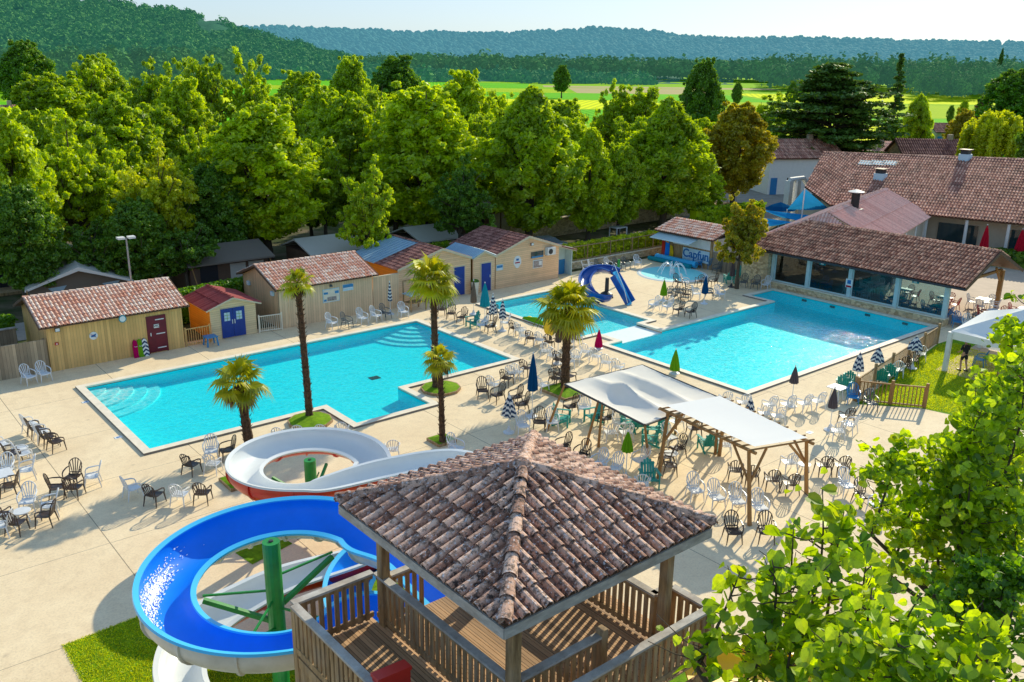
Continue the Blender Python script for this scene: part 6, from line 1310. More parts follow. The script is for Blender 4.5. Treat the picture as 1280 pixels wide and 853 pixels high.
CL = { # cluster phrase: chairs (px, py, kind, heading)
 'by the old board fence': [(37, 479, 'w', -75), (56, 475, 'w', -75)],
 'in the slanting row at far left': [(40, 540, 'w', 8), (46, 545, 'b', 8), (54, 550, 'w', 8), (61, 556, 'b', 8), (71, 562, 'b', 8)],
 'scattered at the far left edge': [(3, 566, 'w', 20), (17, 577, 'b', 10), (31, 577, 'w', 5), (9, 598, 'w', -120), (35, 598, 'w', 165), (14, 618, 'b', 160), (2, 655, 'b', 60), (5, 668, 'w', 150), (-6, 590, 'w', 10)],
 'around the small round table': [(73, 620, 'b', -15), (93, 606, 'b', -130), (117, 606, 'w', 165), (94, 620, 'b', 50), (37, 637, 'w', -120), (63, 643, 'w', 165), (59, 655, 'b', 150), (22, 665, 'b', 45)],
 'on open deck before the white slide': [(167, 621, 'w', 5), (194, 629, 'b', 40), (226, 629, 'w', 45), (254, 627, 'b', 50), (240, 591, 'b', 35), (267, 590, 'w', 45), (265, 573, 'w', -120), (285, 573, 'b', 175)],
 'behind the white slide loop': [(350, 556, 'w', 50), (374, 553, 'w', 50), (403, 552, 'w', 50), (428, 549, 'w', 50)],
 'near the thin palm behind the tower': [(491, 572, 'w', 60), (513, 600, 'b', -150), (512, 602, 'b', -150), (570, 570, 'w', -80)],
 'along the tan hut wall': [(415, 410, 'w', -75), (434, 409, 'g', -60), (453, 404, 'w', -85), (470, 401, 'w', -75), (482, 398, 'g', -70), (504, 396, 'w', -95)],
 'beside the thin shower post': [(552, 393, 'b', -130), (564, 398, 'b', -140), (578, 403, 'b', -150), (591, 408, 't', 170), (603, 413, 'w', 170), (615, 399, 'b', 170), (613, 415, 'b', 165), (631, 410, 'w', 150)],
 'in the row beside the shallow pool': [(643, 417, 'b', 15), (650, 420, 'w', 15), (655, 427, 'w', 25), (663, 430, 'b', 30), (675, 432, 'w', 30), (686, 435, 'b', 25), (712, 434, 'w', 40), (721, 429, 'w', 35), (682, 446, 'w', 30), (691, 452, 'w', 30), (698, 457, 'b', 30)],
 'in the row behind the big canopy': [(712, 459, 'w', 40), (719, 454, 'w', 40), (731, 447, 'w', 25), (744, 453, 'w', 25), (757, 461, 'w', 25), (772, 467, 'w', 25), (711, 478, 'b', 10), (694, 481, 'b', 10), (700, 476, 'b', 5), (677, 490, 'w', 0)],
 'in the loose line near the navy parasol': [(603, 496, 'b', -120), (616, 489, 'w', 20), (622, 502, 'b', 175), (633, 481, 'b', 20), (639, 475, 'w', 30), (646, 473, 'w', 30), (657, 468, 'b', 25), (644, 505, 'b', 165), (652, 514, 'b', 165)],
 'in front of the striped folded parasol': [(653, 541, 'w', -120), (674, 536, 'b', -130), (690, 536, 'w', -130), (703, 568, 'b', 170), (727, 578, 'b', -170), (748, 590, 'w', -170), (768, 596, 'w', -165)],
 'under the big cream canopy': [(702, 530, 't', -60), (713, 517, 'b', 170), (730, 518, 'w', -140), (742, 528, 't', 165), (757, 532, 'b', 170), (773, 537, 'w', -120), (763, 550, 'w', 60), (782, 550, 'w', 60), (786, 536, 't', -60), (800, 538, 't', 50), (812, 556, 't', 130), (822, 543, 't', 170), (800, 585, 'w', 170), (811, 607, 't', -120), (832, 580, 'b', 120), (846, 570, 'b', 170), (836, 556, 'w', -100), (836, 592, 'b', -40), (844, 536, 'w', 80)],
 'close to the tower roof edge': [(802, 616, 'w', 40)],
 'under the log pergola': [(867, 545, 'b', 60), (884, 562, 't', 60), (918, 598, 'b', 45), (938, 604, 'b', 45), (964, 610, 'b', 48), (987, 615, 'b', 50), (905, 566, 'w', 50), (985, 588, 'w', 55)],
 'in the white row before the pergola': [(868, 623, 'w', -120), (894, 632, 'w', -118), (920, 637, 'w', -120), (948, 645, 'w', -122)],
 'in shade below the pergola corner': [(915, 675, 'b', -125), (956, 675, 'b', -130)],
 'in the row along the big pool corner': [(906, 509, 'w', 60), (928, 512, 'w', 60), (961, 515, 'w', 65), (983, 514, 'w', 68), (1004, 513, 'w', 70), (1021, 510, 'w', 72), (955, 526, 'w', 60), (971, 529, 'w', 60)],
 'on the open deck right of the pergola': [(1057, 530, 'b', 60), (1046, 548, 'w', 45), (1061, 540, 'w', 90), (1028, 592, 'b', 50), (1051, 592, 'b', 55), (1057, 617, 'w', -120), (1077, 630, 'b', -125), (1096, 642, 'w', 160)],
 'near the corner of the lawn fence': [(1065, 504, 'k', -150), (1087, 512, 'g', -130), (1054, 488, 't', 20), (1062, 483, 't', 20)],
 'on the lawn inside the rail fence': [(1100, 480, 't', 40), (1112, 474, 't', 20), (1130, 464, 'b', 30), (1140, 458, 'b', 30), (1122, 470, 'w', 30), (1150, 450, 'w', 30)],
 'at the foot of the stone pier': [(929, 358, 'g', -160), (944, 360, 'g', -160), (957, 361, 'w', -170)],
 'by the long wall below the hedge': [(732, 341, 'w', -40), (740, 339, 'w', -60), (748, 339, 'g', -90), (760, 337, 'w', -90), (771, 337, 'g', -90), (782, 336, 'g', -90), (796, 333, 'w', -120)],
 'in the group beside the splash pool': [(817, 387, 'w', 170), (834, 389, 'w', 175), (848, 393, 'b', 170), (863, 396, 'b', 170), (836, 372, 'g', 60), (841, 376, 'g', 100), (850, 372, 'g', 0), (857, 374, 'b', 30), (861, 368, 'g', -60), (870, 373, 'w', -60), (886, 372, 'g', -60), (899, 373, 'w', -100), (891, 357, 'b', 150), (874, 357, 'b', 60), (847, 358, 'b', -100), (856, 358, 'w', -60)],
 'beside the kiosk wall': [(872, 335, 'k', 150), (887, 336, 'k', 60), (896, 341, 'g', 170), (911, 353, 't', 60), (920, 348, 't', 170)],
 'by the tent end of the restaurant': [(1195, 408, 'k', -150), (1207, 411, 'w', -150)],
}
ORD = ['first', 'second', 'third', 'fourth', 'fifth', 'sixth', 'seventh', 'eighth', 'ninth', 'tenth', 'eleventh', 'twelfth']
def armlabels():
    for ph, lst in CL.items():
        for kd in sorted({c[2] for c in lst}):
            sub = sorted([c for c in lst if c[2] == kd], key=lambda c: c[0])
            for i, c in enumerate(sub):
                nm = CN[kd]+(' chair' if kd == 't' else ' armchair')
                if len(sub) == 1: lb = 'only %s %s' % (nm, ph)
                else: lb = '%s from left of the %ss %s' % (ORD[i] if i else 'first', nm, ph)
                g = G(c[0], c[1]+1, 0.0); z = .012 if 'lawn inside' in ph else (.0)
                place(PROTO[kd], (g.x, g.y, z+.001), R_(c[3]+random.uniform(-7, 7)), lb, '%s chairs' % CN[kd], 1.02)
armlabels()
def small_table(label, px, py, r, h, mat, round_=True):
    g = G(px, py); t = thing('side_table', label, 'table', (g.x, g.y, 0)); 
    if round_: MB().lathe((0, 0, h-.04), [(r*.95, 0), (r, .02), (r, .04), (r*.9, .045)], 16).build('table_top', mat, t)
    else: MB().box(-r, -r, h-.04, r, r, h).build('table_top', mat, t)
    for a in range(4): an = R_(45+90*a); MB().tube([(math.cos(an)*r*.6, math.sin(an)*r*.6, h-.05), (math.cos(an)*r*.9, math.sin(an)*r*.9, 0)], .025, 6).build('leg', mat, t)
small_table('small round white table with a blue edge at far left', 29, 652, .3, .42, 'white_plastic'); small_table('white square table cut by the left edge of the deck', 3, 612, .42, .65, 'white_plastic', False); small_table('small white round table by the slanting chair row', 27, 571, .3, .4, 'white_plastic')
small_table('white square table at the lawn fence corner', 1045, 500, .38, .68, 'white_plastic', False); small_table('low white round table between dark chairs under the canopy', 838, 578, .3, .42, 'white_plastic'); small_table('tiny white round table at the right pergola leg', 1004, 590, .26, .35, 'white_plastic')
# ------------------------------------------------------------------ folded parasols
def parasol(label, px, py, top_row, mat, base='white_plastic', zc=None, rad=.2, opened=0.0):
    g = G(px, py); lo, hi = 0, 6
    for _ in range(30):
        m = (lo+hi)/2; x, y, z = g.x, g.y, m-CH; cy_ = [AX[i]*x+AY[i]*y-AD[i]*z for i in range(3)]
        if 426.5+F*cy_[1]/cy_[2] > top_row: lo = m
        else: hi = m
    h = lo; zc = zc if zc is not None else h*.42; t = thing('folded_parasol', label, 'parasol', (g.x, g.y, 0), random.uniform(0, 3), 'folded parasols around the pools')
    MB().lathe((0, 0, 0), [(.26, 0), (.26, .04), (.12, .09), (.05, .25), (.045, .3)], 16).build('base', base, t); MB().tube([(0, 0, .1), (0, 0, h)], .018, 7).build('pole', 'white_steel', t)
    L = h-zc-.05; MB().lathe((0, 0, zc), [(rad*.45, 0), (rad, .04*L), (rad*.92, .25*L), (rad*.62, .6*L), (rad*.28, .88*L), (.02, L)], 16, lambda k, i: 1.0 if k % 2 else (.62 if i < 5 else 1)).build('canopy', mat, t)
    MB().lathe((0, 0, h-.06), [(.03, 0), (.035, .04), (.01, .1)], 8).build('finial', 'white_steel', t); return t
parasol('navy and white striped parasol folded by the tan board fence', 488, 393, 352, 'um_stripe', 'white_plastic', .85, .15)
parasol('navy parasol folded beside the loose line of chairs', 665, 521, 441, 'um_navy', zc=1.25, rad=.25); parasol('black and white striped parasol folded near the thin palm', 636, 541, 492, 'um_stripe', zc=.75, rad=.33)
parasol('turquoise parasol folded near the blue doors', 606, 402, 353, 'um_teal', zc=.95, rad=.33); parasol('taupe parasol folded beside the litter bin', 592, 393, 350, 'um_taupe', zc=.75, rad=.22)
parasol('left of the two striped parasols by the shallow pool', 616, 408, 367, 'um_stripe', zc=.75, rad=.28); parasol('right of the two striped parasols by the shallow pool', 628, 414, 374, 'um_stripe', zc=.75, rad=.24)
parasol('magenta parasol folded low at the pool link', 748, 436, 411, 'um_pink', zc=.08, rad=.25); parasol('lime parasol folded at the near edge of the big pool', 843, 467, 436, 'um_green', zc=.15, rad=.28)
parasol('lime parasol folded beside the splash pool group', 829, 376, 349, 'um_green', zc=.35, rad=.26); parasol('royal blue parasol folded in the splash pool chair group', 880, 380, 344, 'um_navy', zc=.7, rad=.24)
parasol('lime parasol folded in front of the teal chair', 782, 599, 538, 'um_green', zc=1.15, rad=.24); parasol('dark grey parasol folded beside the big pool corner', 989, 508, 457, 'um_grey', zc=1.15, rad=.22)
parasol('dark grey parasol folded above the tipped white chairs', 1037, 538, 484, 'um_grey', zc=1.05, rad=.22); parasol('slim striped parasol folded behind the pergola canvas', 936, 527, 496, 'um_stripe', zc=.5, rad=.22)
parasol('striped parasol at the corner post of the lawn fence', 1069, 490, 440, 'um_stripe', zc=1.1, rad=.3); parasol('striped parasol folded behind the lawn fence middle', 1093, 478, 434, 'um_stripe', zc=1.1, rad=.36); parasol('striped parasol folded nearest the white tent', 1140, 461, 420, 'um_stripe', zc=1.05, rad=.42)
parasol('dark parasol folded between the kiosk fence and stone pier', 914, 359, 323, 'um_grey', 'dark_steel', zc=.8, rad=.22)
parasol('grey parasol folded behind the broad palm', 697, 455, 398, 'um_grey', zc=1.2, rad=.18)
for (px, py, tr_, lb) in ((1226, 331, 281, 'red parasol folded on the terrace left of its twin'), (1270, 334, 286, 'red parasol folded on the terrace at the right edge')): parasol(lb, px, py, tr_, 'um_red', 'white_plastic', .9, .42)
# ------------------------------------------------------------------ big cream canopy and log pergola
cp = thing('shade_canopy', 'large cream canvas shade canopy sagging between dark poles beside the palm', 'canopy', (26.5, 23.5, 0))
Zc = 2.55; c00, c10, c11, c01 = G(706, 480, Zc-.1), G(806, 531, Zc-.05), G(900, 497, Zc), G(803, 456, Zc-.05)
m = MB(); nu, nv_ = 28, 36
for i in range(nu+1):
    for j in range(nv_+1):
        u, v = i/nu, j/nv_; p = c00.lerp(c10, u).lerp(c01.lerp(c11, u), v); rid = abs(math.sin(math.pi*v*3))**.6
        z = p.z-.14*rid*math.sin(math.pi*u)**.6+.22*max(0, 1-abs(v-.33)*9)*math.sin(math.pi*u)+.22*max(0, 1-abs(v-.66)*9)*math.sin(math.pi*u)+.02*mnoise.noise((u*14, v*6, 0))+.25*math.exp(-((u-.42)**2+(v-.33)**2)*90)
        m.v.append((p.x, p.y, z))
for i in range(nu):
    for j in range(nv_): a = i*(nv_+1)+j; m.f.append([a, a+1, a+nv_+2, a+nv_+1]); m.t.append(.5)
m.build('canvas', 'canvas', cp, True, True)
for (a, b) in ((c00, c10), (c10, c11), (c11, c01), (c01, c00), (c00.lerp(c01, .33), c10.lerp(c11, .33)), (c00.lerp(c01, .66), c10.lerp(c11, .66))): MB().tube([a+Vector((0, 0, -.03)), b+Vector((0, 0, -.03))], .045, 7).build('frame_bar', 'dark_steel', cp, True)
for f_, t_ in ((G(684, 537), c00), (G(733, 556), c00.lerp(c10, .45)), (G(748, 559), c00.lerp(c10, .5)), (G(810, 572), c10), (G(866, 536), c11.lerp(c10, .2)), (Vector((c11.x, c11.y, 0)), c11), (Vector((c01.x, c01.y, 0)), c01), (Vector((*c01.lerp(c11, .5)[:2], 0)), c01.lerp(c11, .5))): MB().tube([f_, t_], [.06, .045], 8).build('pole', 'log', cp, True)
pg = thing('log_pergola', 'rustic log pergola with flat white canvas top in front of the canopy', 'pergola', (26.8, 18.5, 0))
Zp = 2.72; q00, q10, q11, q01 = G(829, 512, Zp), G(940, 564, Zp), G(1012, 552, Zp), G(902, 499, Zp)
def onq(u, v, dz=0): p = q00.lerp(q10, u).lerp(q01.lerp(q11, u), v); return Vector((p.x, p.y, p.z+dz))
m = MB()
for i in range(13):
    for j in range(7): u, v = i/12, j/6; m.v.append(onq(u,   .04+v*.92, .15-.03*math.sin(math.pi*u)*math.sin(math.pi*v)+.01*math.sin(u*40))[:])
for i in range(12):
    for j in range(6): a = i*7+j; m.f.append([a, a+1, a+8, a+7]); m.t.append(.5)
m.build('canvas', 'canvas_white', pg, True, True)
for v in (0, 1): a, b = onq(-.04, v, -.02), onq(1.04, v, -.02); MB().tube([a, b], .065, 8).build('beam', 'log', pg, True)
for k in range(12): u = k/11; MB().tube([onq(u, -.08, .045), onq(u, 1.08, .045)], .035, 6).build('rafter', 'log', pg, True)
for (fx, fy, u, v) in ((937, 657, .97, 0), (1008, 617, .97, 1), (823, 598, .06, 0), (899, 570, .06, 1)):
    f_ = G(fx, fy); MB().tube([f_, onq(u, v, -.03)], [.085, .065], 9).build('post', 'log', pg, True)
    for du, dv in ((.16 if u < .5 else -.16, 0), (0, .3 if v == 0 else -.3)): MB().tube([f_.lerp(onq(u, v), .55), onq(u+du, v+dv, -.05)], .05, 7).build('brace', 'log', pg, True)
# ------------------------------------------------------------------ lawn fence, white tent, person, white fence
railing('fence', 'timber baluster fence along the pool side of the lawn', 'fence', [(39.0, 20.55), (51.6, 22.55)], 1.05, 'wood_v', .17, .035, .06, 2.4, postw=.12, ph=.2)
railing('fence', 'timber baluster fence along the near end of the lawn', 'fence', [(38.95, 20.4), (40.75, 17.9)], 1.05, 'log', .17, .045, .06, 1.5, postw=.12, ph=.2)
railing('fence', 'white slatted fence panel half hidden by the right tree', 'fence', [(G(1155, 592)[0], G(1155, 592)[1]), (G(1180, 620)[0], G(1180, 620)[1]), (G(1235, 650)[0], G(1235, 650)[1])], 1.2, 'white_paint', .11, .08, .05, 2)
tn = thing('party_tent', 'white marquee tent over a paved corner right of the big pool', 'tent', (47.5, 17, 0))
a_, b_2 = Vector((47.0, 19.9, 2.25)), Vector((52.8, 20.6, 2.25)); c_2, d_2 = Vector((53.4, 14.6, 2.25)), Vector((46.8, 14.2, 2.25)); pk = (a_+b_2+c_2+d_2)/4+Vector((0, 0, 1.35)); pk2 = pk
m = MB()
def tri_sheet(m, A, B, C_, n=8, sag=.16):
    base_ = len(m.v)
    idx = {}
    for i in range(n+1):
        for j in range(n+1-i): u, v = i/n, j/n; p = A*(1-u-v)+B*u+C_*v; k = 27*u*v*(1-u-v); idx[i, j] = len(m.v); m.v.append((p.x, p.y, p.z-sag*k-.12*math.sin(math.pi*min(1, u+v))*0))
    for i in range(n):
        for j in range(n-i):
            m.f.append([idx[i, j], idx[i+1, j], idx[i, j+1]]); m.t.append(.5)
            if j < n-i-1: m.f.append([idx[i+1, j], idx[i+1, j+1], idx[i, j+1]]); m.t.append(.5)
for A, B in ((a_, b_2), (b_2, c_2), (c_2, d_2), (d_2, a_)): tri_sheet(m, A, B, pk, 8, .35)
m.build('roof_canvas', 'canvas_white', tn, True, True)
m = MB()
for A, B in ((a_, b_2), (b_2, c_2), (c_2, d_2), (d_2, a_)):
    for k in range(10): p, q = A.lerp(B, k/10), A.lerp(B, (k+1)/10); s0, s1 = (.30+.12*abs(math.cos(math.pi*k/10))), (.30+.12*abs(math.cos(math.pi*(k+1)/10))); m.add([p, q, q-Vector((0, 0, s1)), p-Vector((0, 0, s0))], [(0, 1, 2, 3)])
m.build('valance', 'canvas_white', tn, True)
for P_ in (a_, b_2, c_2, d_2): MB().box(P_.x-.11, P_.y-.11, 0, P_.x+.11, P_.y+.11, 2.2).build('leg', 'white_paint', tn, True)
m = MB(); 
for k in range(16): p, q = b_2.lerp(c_2, k/16), b_2.lerp(c_2, (k+1)/16); w0, w1 = .08*math.sin(k*2), .08*math.sin((k+1)*2); m.add([(p.x+w0, p.y, .05), (q.x+w1, q.y, .05), (q.x, q.y, 2.2), (p.x, p.y, 2.2)], [(0, 1, 2, 3)])
m.build('side_curtain', 'canvas_white', tn, True)
sheet('tent_paving', [(46.6, 13.8), (53.8, 14.2), (53.2, 21.0), (46.8, 20.3)], .018, 'terrace')
def chair_at(x, y, k, hd, lb, grp, z=.02): place(PROTO[k], (x, y, z), R_(hd), lb, grp, 1.02)
chair_at(49.3, 19.1, 'k', 100, 'blue armchair left of the person under the white tent', 'blue chairs'); chair_at(50.3, 18.2, 'k', 60, 'blue armchair right of the person under the white tent', 'blue chairs')
# person standing, back to the pool
def person(label, loc, rz, pose=0):
    t = thing('person', label, 'person', loc, rz)
    J = {'pel': (0, 0, .92), 'wst': (.0, 0, 1.10), 'chs': (.03, 0, 1.32), 'nkb': (.04, 0, 1.46), 'nk': (.06, 0, 1.53), 'hd': (.08, 0, 1.62), 'ht': (.08, 0, 1.74),
         'hl': (0, .09, .88), 'kl': (.12, .11, .50), 'al': (.02, .12, .09), 'tl': (.18, .14, .03), 'hr': (0, -.09, .88), 'kr': (-.02, -.11, .49), 'ar': (-.16, -.12, .10), 'tr': (-.01, -.14, .03),
         'sl': (.03, .17, 1.41), 'el': (.06, .25, 1.14), 'wl': (.24, .22, .98), 'sr': (.03, -.17, 1.41), 'er': (.08, -.25, 1.14), 'wr': (.27, -.20, 1.02)}
    rad = {'pel': .135, 'wst': .115, 'chs': .135, 'nkb': .07, 'nk': .055, 'hd': .095, 'ht': .075, 'hl': .095, 'kl': .062, 'al': .042, 'tl': .038, 'hr': .095, 'kr': .062, 'ar': .042, 'tr': .038, 'sl': .062, 'el': .043, 'wl': .028, 'sr': .062, 'er': .043, 'wr': .028}
    E_ = [('pel', 'wst'), ('wst', 'chs'), ('chs', 'nkb'), ('nkb', 'nk'), ('nk', 'hd'), ('hd', 'ht'), ('pel', 'hl'), ('hl', 'kl'), ('kl', 'al'), ('al', 'tl'), ('pel', 'hr'), ('hr', 'kr'), ('kr', 'ar'), ('ar', 'tr'), ('chs', 'sl'), ('sl', 'el'), ('el', 'wl'), ('chs', 'sr'), ('sr', 'er'), ('er', 'wr')]
    for s, w in (('l', 'wl'), ('r', 'wr')):       # palm and five fingers
        sg = 1 if s == 'l' else -1; b0 = Vector(J[w]); J['p'+s] = tuple(b0+Vector((.06, -.01*sg, -.01))); rad['p'+s] = .03; E_.append((w, 'p'+s))
        for f_ in range(5):
            o = Vector(J['p'+s])+Vector((.01 if f_ else -.03, (f_-2.5)*.018, 0)); e1_ = o+Vector((.035 if f_ else .015, -.02*sg if not f_ else 0, -.01)); e2_ = e1_+Vector((.02, 0, -.025)); 
            J['a%s%d' % (s, f_)] = tuple(e1_); J['b%s%d' % (s, f_)] = tuple(e2_); rad['a%s%d' % (s, f_)] = .009; rad['b%s%d' % (s, f_)] = .007; E_ += [('p'+s, 'a%s%d' % (s, f_)), ('a%s%d' % (s, f_), 'b%s%d' % (s, f_))]
    def skin(nm, keys, grow, matn, parent, sub=2, tweak={}):
        ks = [k for k in J if k in keys]; me = bpy.data.meshes.new(nm); me.from_pydata([tweak.get(k, J[k]) for k in ks], [(ks.index(a), ks.index(b)) for a, b in E_ if a in ks and b in ks], [])
        o = bpy.data.objects.new(nm, me); col.objects.link(o); md = o.modifiers.new('s', 'SKIN'); me.skin_vertices.new(name='') if not me.skin_vertices else None
        for i, k in enumerate(ks): me.skin_vertices[0].data[i].radius = (rad[k]*grow,)*2; 
        me.skin_vertices[0].data[0].use_root = True; o.modifiers.new('u', 'SUBSURF').levels = sub; o.modifiers['u'].render_levels = sub
        bpy.context.view_layer.update(); m2 = bpy.data.meshes.new_from_object(o.evaluated_get(bpy.context.evaluated_depsgraph_get())); bpy.data.objects.remove(o)
        m2.materials.clear(); m2.materials.append(MT[matn]); m2.shade_smooth(); o = bpy.data.objects.new(nm, m2); col.objects.link(o); o.parent = parent; return o
    skin('body', set(J), 1, 'skin', t)
    skin('shirt', {'pel', 'wst', 'chs', 'nkb', 'sl', 'sr', 'el', 'er'}, 1.16, 'dark_cloth', t); skin('shorts', {'pel', 'wst', 'hl', 'hr', 'kl', 'kr'}, 1.2, 'dark_cloth', t, tweak={'kl': (.09, .11, .58), 'kr': (-.01, -.11, .58), 'wst': (0, 0, 1.0)})
    m = MB(); m.lathe((.065, 0, 1.60), [(.07, -.02), (.108, .05), (.10, .12), (.07, .17), (.02, .185)], 14); m.build('hair', 'hair', t, smooth=True)
    for s in (-1, 1): m = MB(); m.lathe((.165, s*.035, 1.655), [(.012, -.008), (.014, 0), (.01, .008)], 8); m.build('eye', 'sign_white', t); m = MB(); m.obox((.08, s*.098, 1.64), (.018, 0, 0), (0, .008, 0), (0, 0, .028)); m.build('ear', 'skin', t)
    m = MB(); m.prism([(.165, 1.62), (.195, 1.60), (.165, 1.66)], 1, -.014, .014); m.build('nose', 'skin', t); MB().box(.155, -.025, 1.578, .176, .025, 1.588).build('mouth', 'um_red', t)
    for k, s in (('tl', 1), ('tr', -1)): p = J[k]; MB().obox((p[0]-.07, p[1], .035), (.14, 0, 0), (0, .05, 0), (0, 0, .035)).build('shoe', 'black', t)
    return t
gp = G(1200, 461); person('person in dark shirt and shorts walking under the white tent', (G(1203, 464)[0], G(1203, 464)[1], .02), R_(60))
# restaurant tables
def make_table(name, matn, top_m):
    t = thing(name, 'square table', 'table', (0, 0, 0)); MB().box(-.42, -.42, .71, .42, .42, .745).build('table_top', top_m, t); MB().tube([(0, 0, .05), (0, 0, .71)], .035, 8).build('pedestal', matn, t)
    for a in (0, 90): c, s = math.cos(R_(a)), math.sin(R_(a)); MB().bar((-c*.32, -s*.32, .03), (c*.32, s*.32, .03), .06, .03).build('foot', matn, t)
    return t
TB = {'t': make_table('cafe_table', 'um_teal', 'um_teal'), 'w': make_table('cafe_table', 'dark_steel', 'sign_white')}
k = 0
for (x, y, tk, ck) in ((57.3, 25.4, 't', 't'), (57.3, 28.2, 't', 't'), (57.4, 31.2, 't', 'w'), (57.5, 34.2, 't', 't'), (60.0, 26.2, 'w', 'r'), (60.0, 29.0, 'w', 'r'), (60.2, 31.4, 'w', 'w'), (61.8, 24.4, 'w', 'w'), (59.3, 22.6, 'w', 'r'), (57.4, 22.4, 't', 'g'), (61.5, 21.6, 'w', 'r')):
    wh = ['in the near end bay', 'in the second bay from the end', 'in the third bay from the end', 'in the bay by the bar', 'behind the near end bay', 'behind the second bay', 'behind the third bay', 'by the timber post', 'on the terrace outside the gable', 'outside beside the last window', 'farthest out on the terrace'][k]; k += 1
    place(TB[tk], (x, y, .031 if y > 24.1 else .012), R_(random.uniform(-8, 8)), '%s cafe table %s of the restaurant' % ({'t': 'turquoise', 'w': 'white topped'}[tk], wh), 'restaurant tables')
    for q in range(4):
        a = q*90+random.uniform(-12, 12); d = .72; c, s = math.cos(R_(a)), math.sin(R_(a)); o = place(PROTO['k' if ck == 't' else ck], (x+c*d, y+s*d, .031 if y > 24.1 else .012), R_(a+180), '%s armchair at the %s cafe table %s' % ({'k': 'blue', 'w': 'white', 'r': 'red', 'g': 'grey'}['k' if ck == 't' else ck], {'t': 'turquoise', 'w': 'white topped'}[tk], wh), 'restaurant chairs %s' % wh, .98)
# green inflatable in the shallow pool
infl = thing('pool_float', 'lime green inflatable floating in the shallow pool', 'inflatable', (*G(668, 404)[:2], -.06)); MB().tube([(.0, -1.0, .08), (.1, 0, .12), (0, 1.0, .08)], [.18, .30, .18], 12).build('float_body', 'um_green', infl); MB().lathe((.35, .9, .05), [(.1, 0), (.3, .08), (.1, .18)], 12).build('float_end', 'yellow_plastic', infl)
yb = thing('yellow_barrel_board', 'yellow rounded play panel behind the broad palm', 'play panel', (*G(688, 425)[:2], 0)); MB().prism([(.55*math.cos(a), 1.0+.75*math.sin(a)) for a in [6.283*k/20 for k in range(20)]], 1, -.05, .05).build('panel', 'yellow_plastic', yb); MB().box(-.05, -.04, 0, .05, .04, .4).build('foot', 'dark_steel', yb)
# ------------------------------------------------------------------ campsite behind the huts
def safari_tent():
    t = thing('safari_tent', 'large khaki safari tent with pale valance behind the ochre hut', 'tent', (12, 58, 0)); A, B = G(33, 362, 1.9), G(163, 349, 1.9); d = (B-A).normalized(); bk = Vector((-d.y, d.x, 0)); Lc = (B-A).length
    rf = MB(); P = lambda u, v, z: A+d*Lc*u+bk*v+Vector((0, 0, z))
    rf.add([P(-.02, -.3, .0), P(.5, -.3, 1.15), P(.5, 6.5, 1.5), P(.06, 6.5, .2)], [(0, 1, 2, 3)]); rf.add([P(.5, -.3, 1.15), P(1.02, -.3, .0), P(.95, 6.5, .2), P(.5, 6.5, 1.5)], [(0, 1, 2, 3)]); rf.build('roof_sheet', 'tent', t, True)
    v_ = MB(); v_.add([P(-.02, -.31, 0), P(.5, -.31, 1.15), P(.5, -.31, .90), P(.25, -.31, .42), P(-.02, -.31, -.14)], [(0, 1, 2, 3, 4)]); v_.add([P(1.02, -.31, 0), P(.5, -.31, 1.15), P(.5, -.31, .90), P(.75, -.31, .42), P(1.02, -.31, -.14)], [(0, 1, 2, 3, 4)]); v_.build('valance', 'canvas', t, True)
    w = MB(); w.add([P(.02, .3, -1.9), P(.98, .3, -1.9), P(.98, .3, 0), P(.5, .3, 1.05), P(.02, .3, 0)], [(0, 1, 2, 3, 4)]); w.add([P(.02, .3, -1.9), P(.02, 6, -1.9), P(.02, 6, .1), P(.02, .3, 0)], [(0, 1, 2, 3)]); w.build('wall', 'tent_dark', t, True)
    for u in (.2, .72): MB().add([P(u, .27, -.15), P(u+.18, .27, -.05), P(u+.09, .27, -.75)], [(0, 1, 2)]).build('window_flap', 'poly', t, True)
    for u in (0, 1): MB().tube([P(u, -.3, -1.9), P(u, -.3, 0)], .04, 6).build('pole', 'log', t, True)
safari_tent()
def cabin(label, px, base_row, w, d, h, D, wall, roofm, cat='cabin'):
    g, _ = at_depth(px, base_row, D); x0, y0 = g.x-w/2, g.y; t = thing('cabin', label, cat, (x0, y0, 0)); MB().box(x0, y0, .02, x0+w, y0+d, h).build('wall', wall, t, True)
    r = MB(); r.prism([(y0-.6, h-.05), (y0+d/2, h+.75), (y0+d+.3, h-.05), (y0+d+.3, h+.06), (y0+d/2, h+.88), (y0-.6, h+.06)], 0, x0-.3, x0+w+.3); r.build('roof', roofm, t, True)
    for k in (0, 1): MB().box(x0+w*(.50+.24*k), y0-.03, .25, x0+w*(.70+.24*k), y0-.003, h-.25).build('canvas_panel', 'tent', t, True)
    MB().box(x0+w*.12, y0-.03, .1, x0+w*.34, y0-.003, 2.0).build('door', 'black', t, True); MB().box(x0-.2, y0-1.8, .0, x0+w+.2, y0-.01, .2).build('terrace', 'wood_v', t, True)
    for u in (0, 1): MB().tube([(x0+w*u, y0-1.7, .2), (x0+w*u, y0-.3, h)], .04, 6).build('pole', 'log', t, True)
cabin('brown canvas lodge with pale panels behind the clipped hedge', 288, 338, 5.6, 4, 2.2, 62, 'brown_trim', 'tent_dark'); cabin('dark canvas lodge with grey roof above the tan hut', 424, 318, 4.6, 4, 2.1, 66, 'brown_trim', 'tent')
cabin('low pale canvas lodge behind the half glazed roof', 548, 306, 3.6, 4, 1.9, 72, 'tent_dark', 'tent'); cabin('dark brown timber lodge under the trees above the porch', 614, 290, 5.0, 5, 2.6, 82, 'brown_trim', 'tent_dark'); cabin('reddish timber lodge behind the parked car', 700, 285, 6.5, 5, 2.5, 92, 'tile_brown', 'tent_dark')
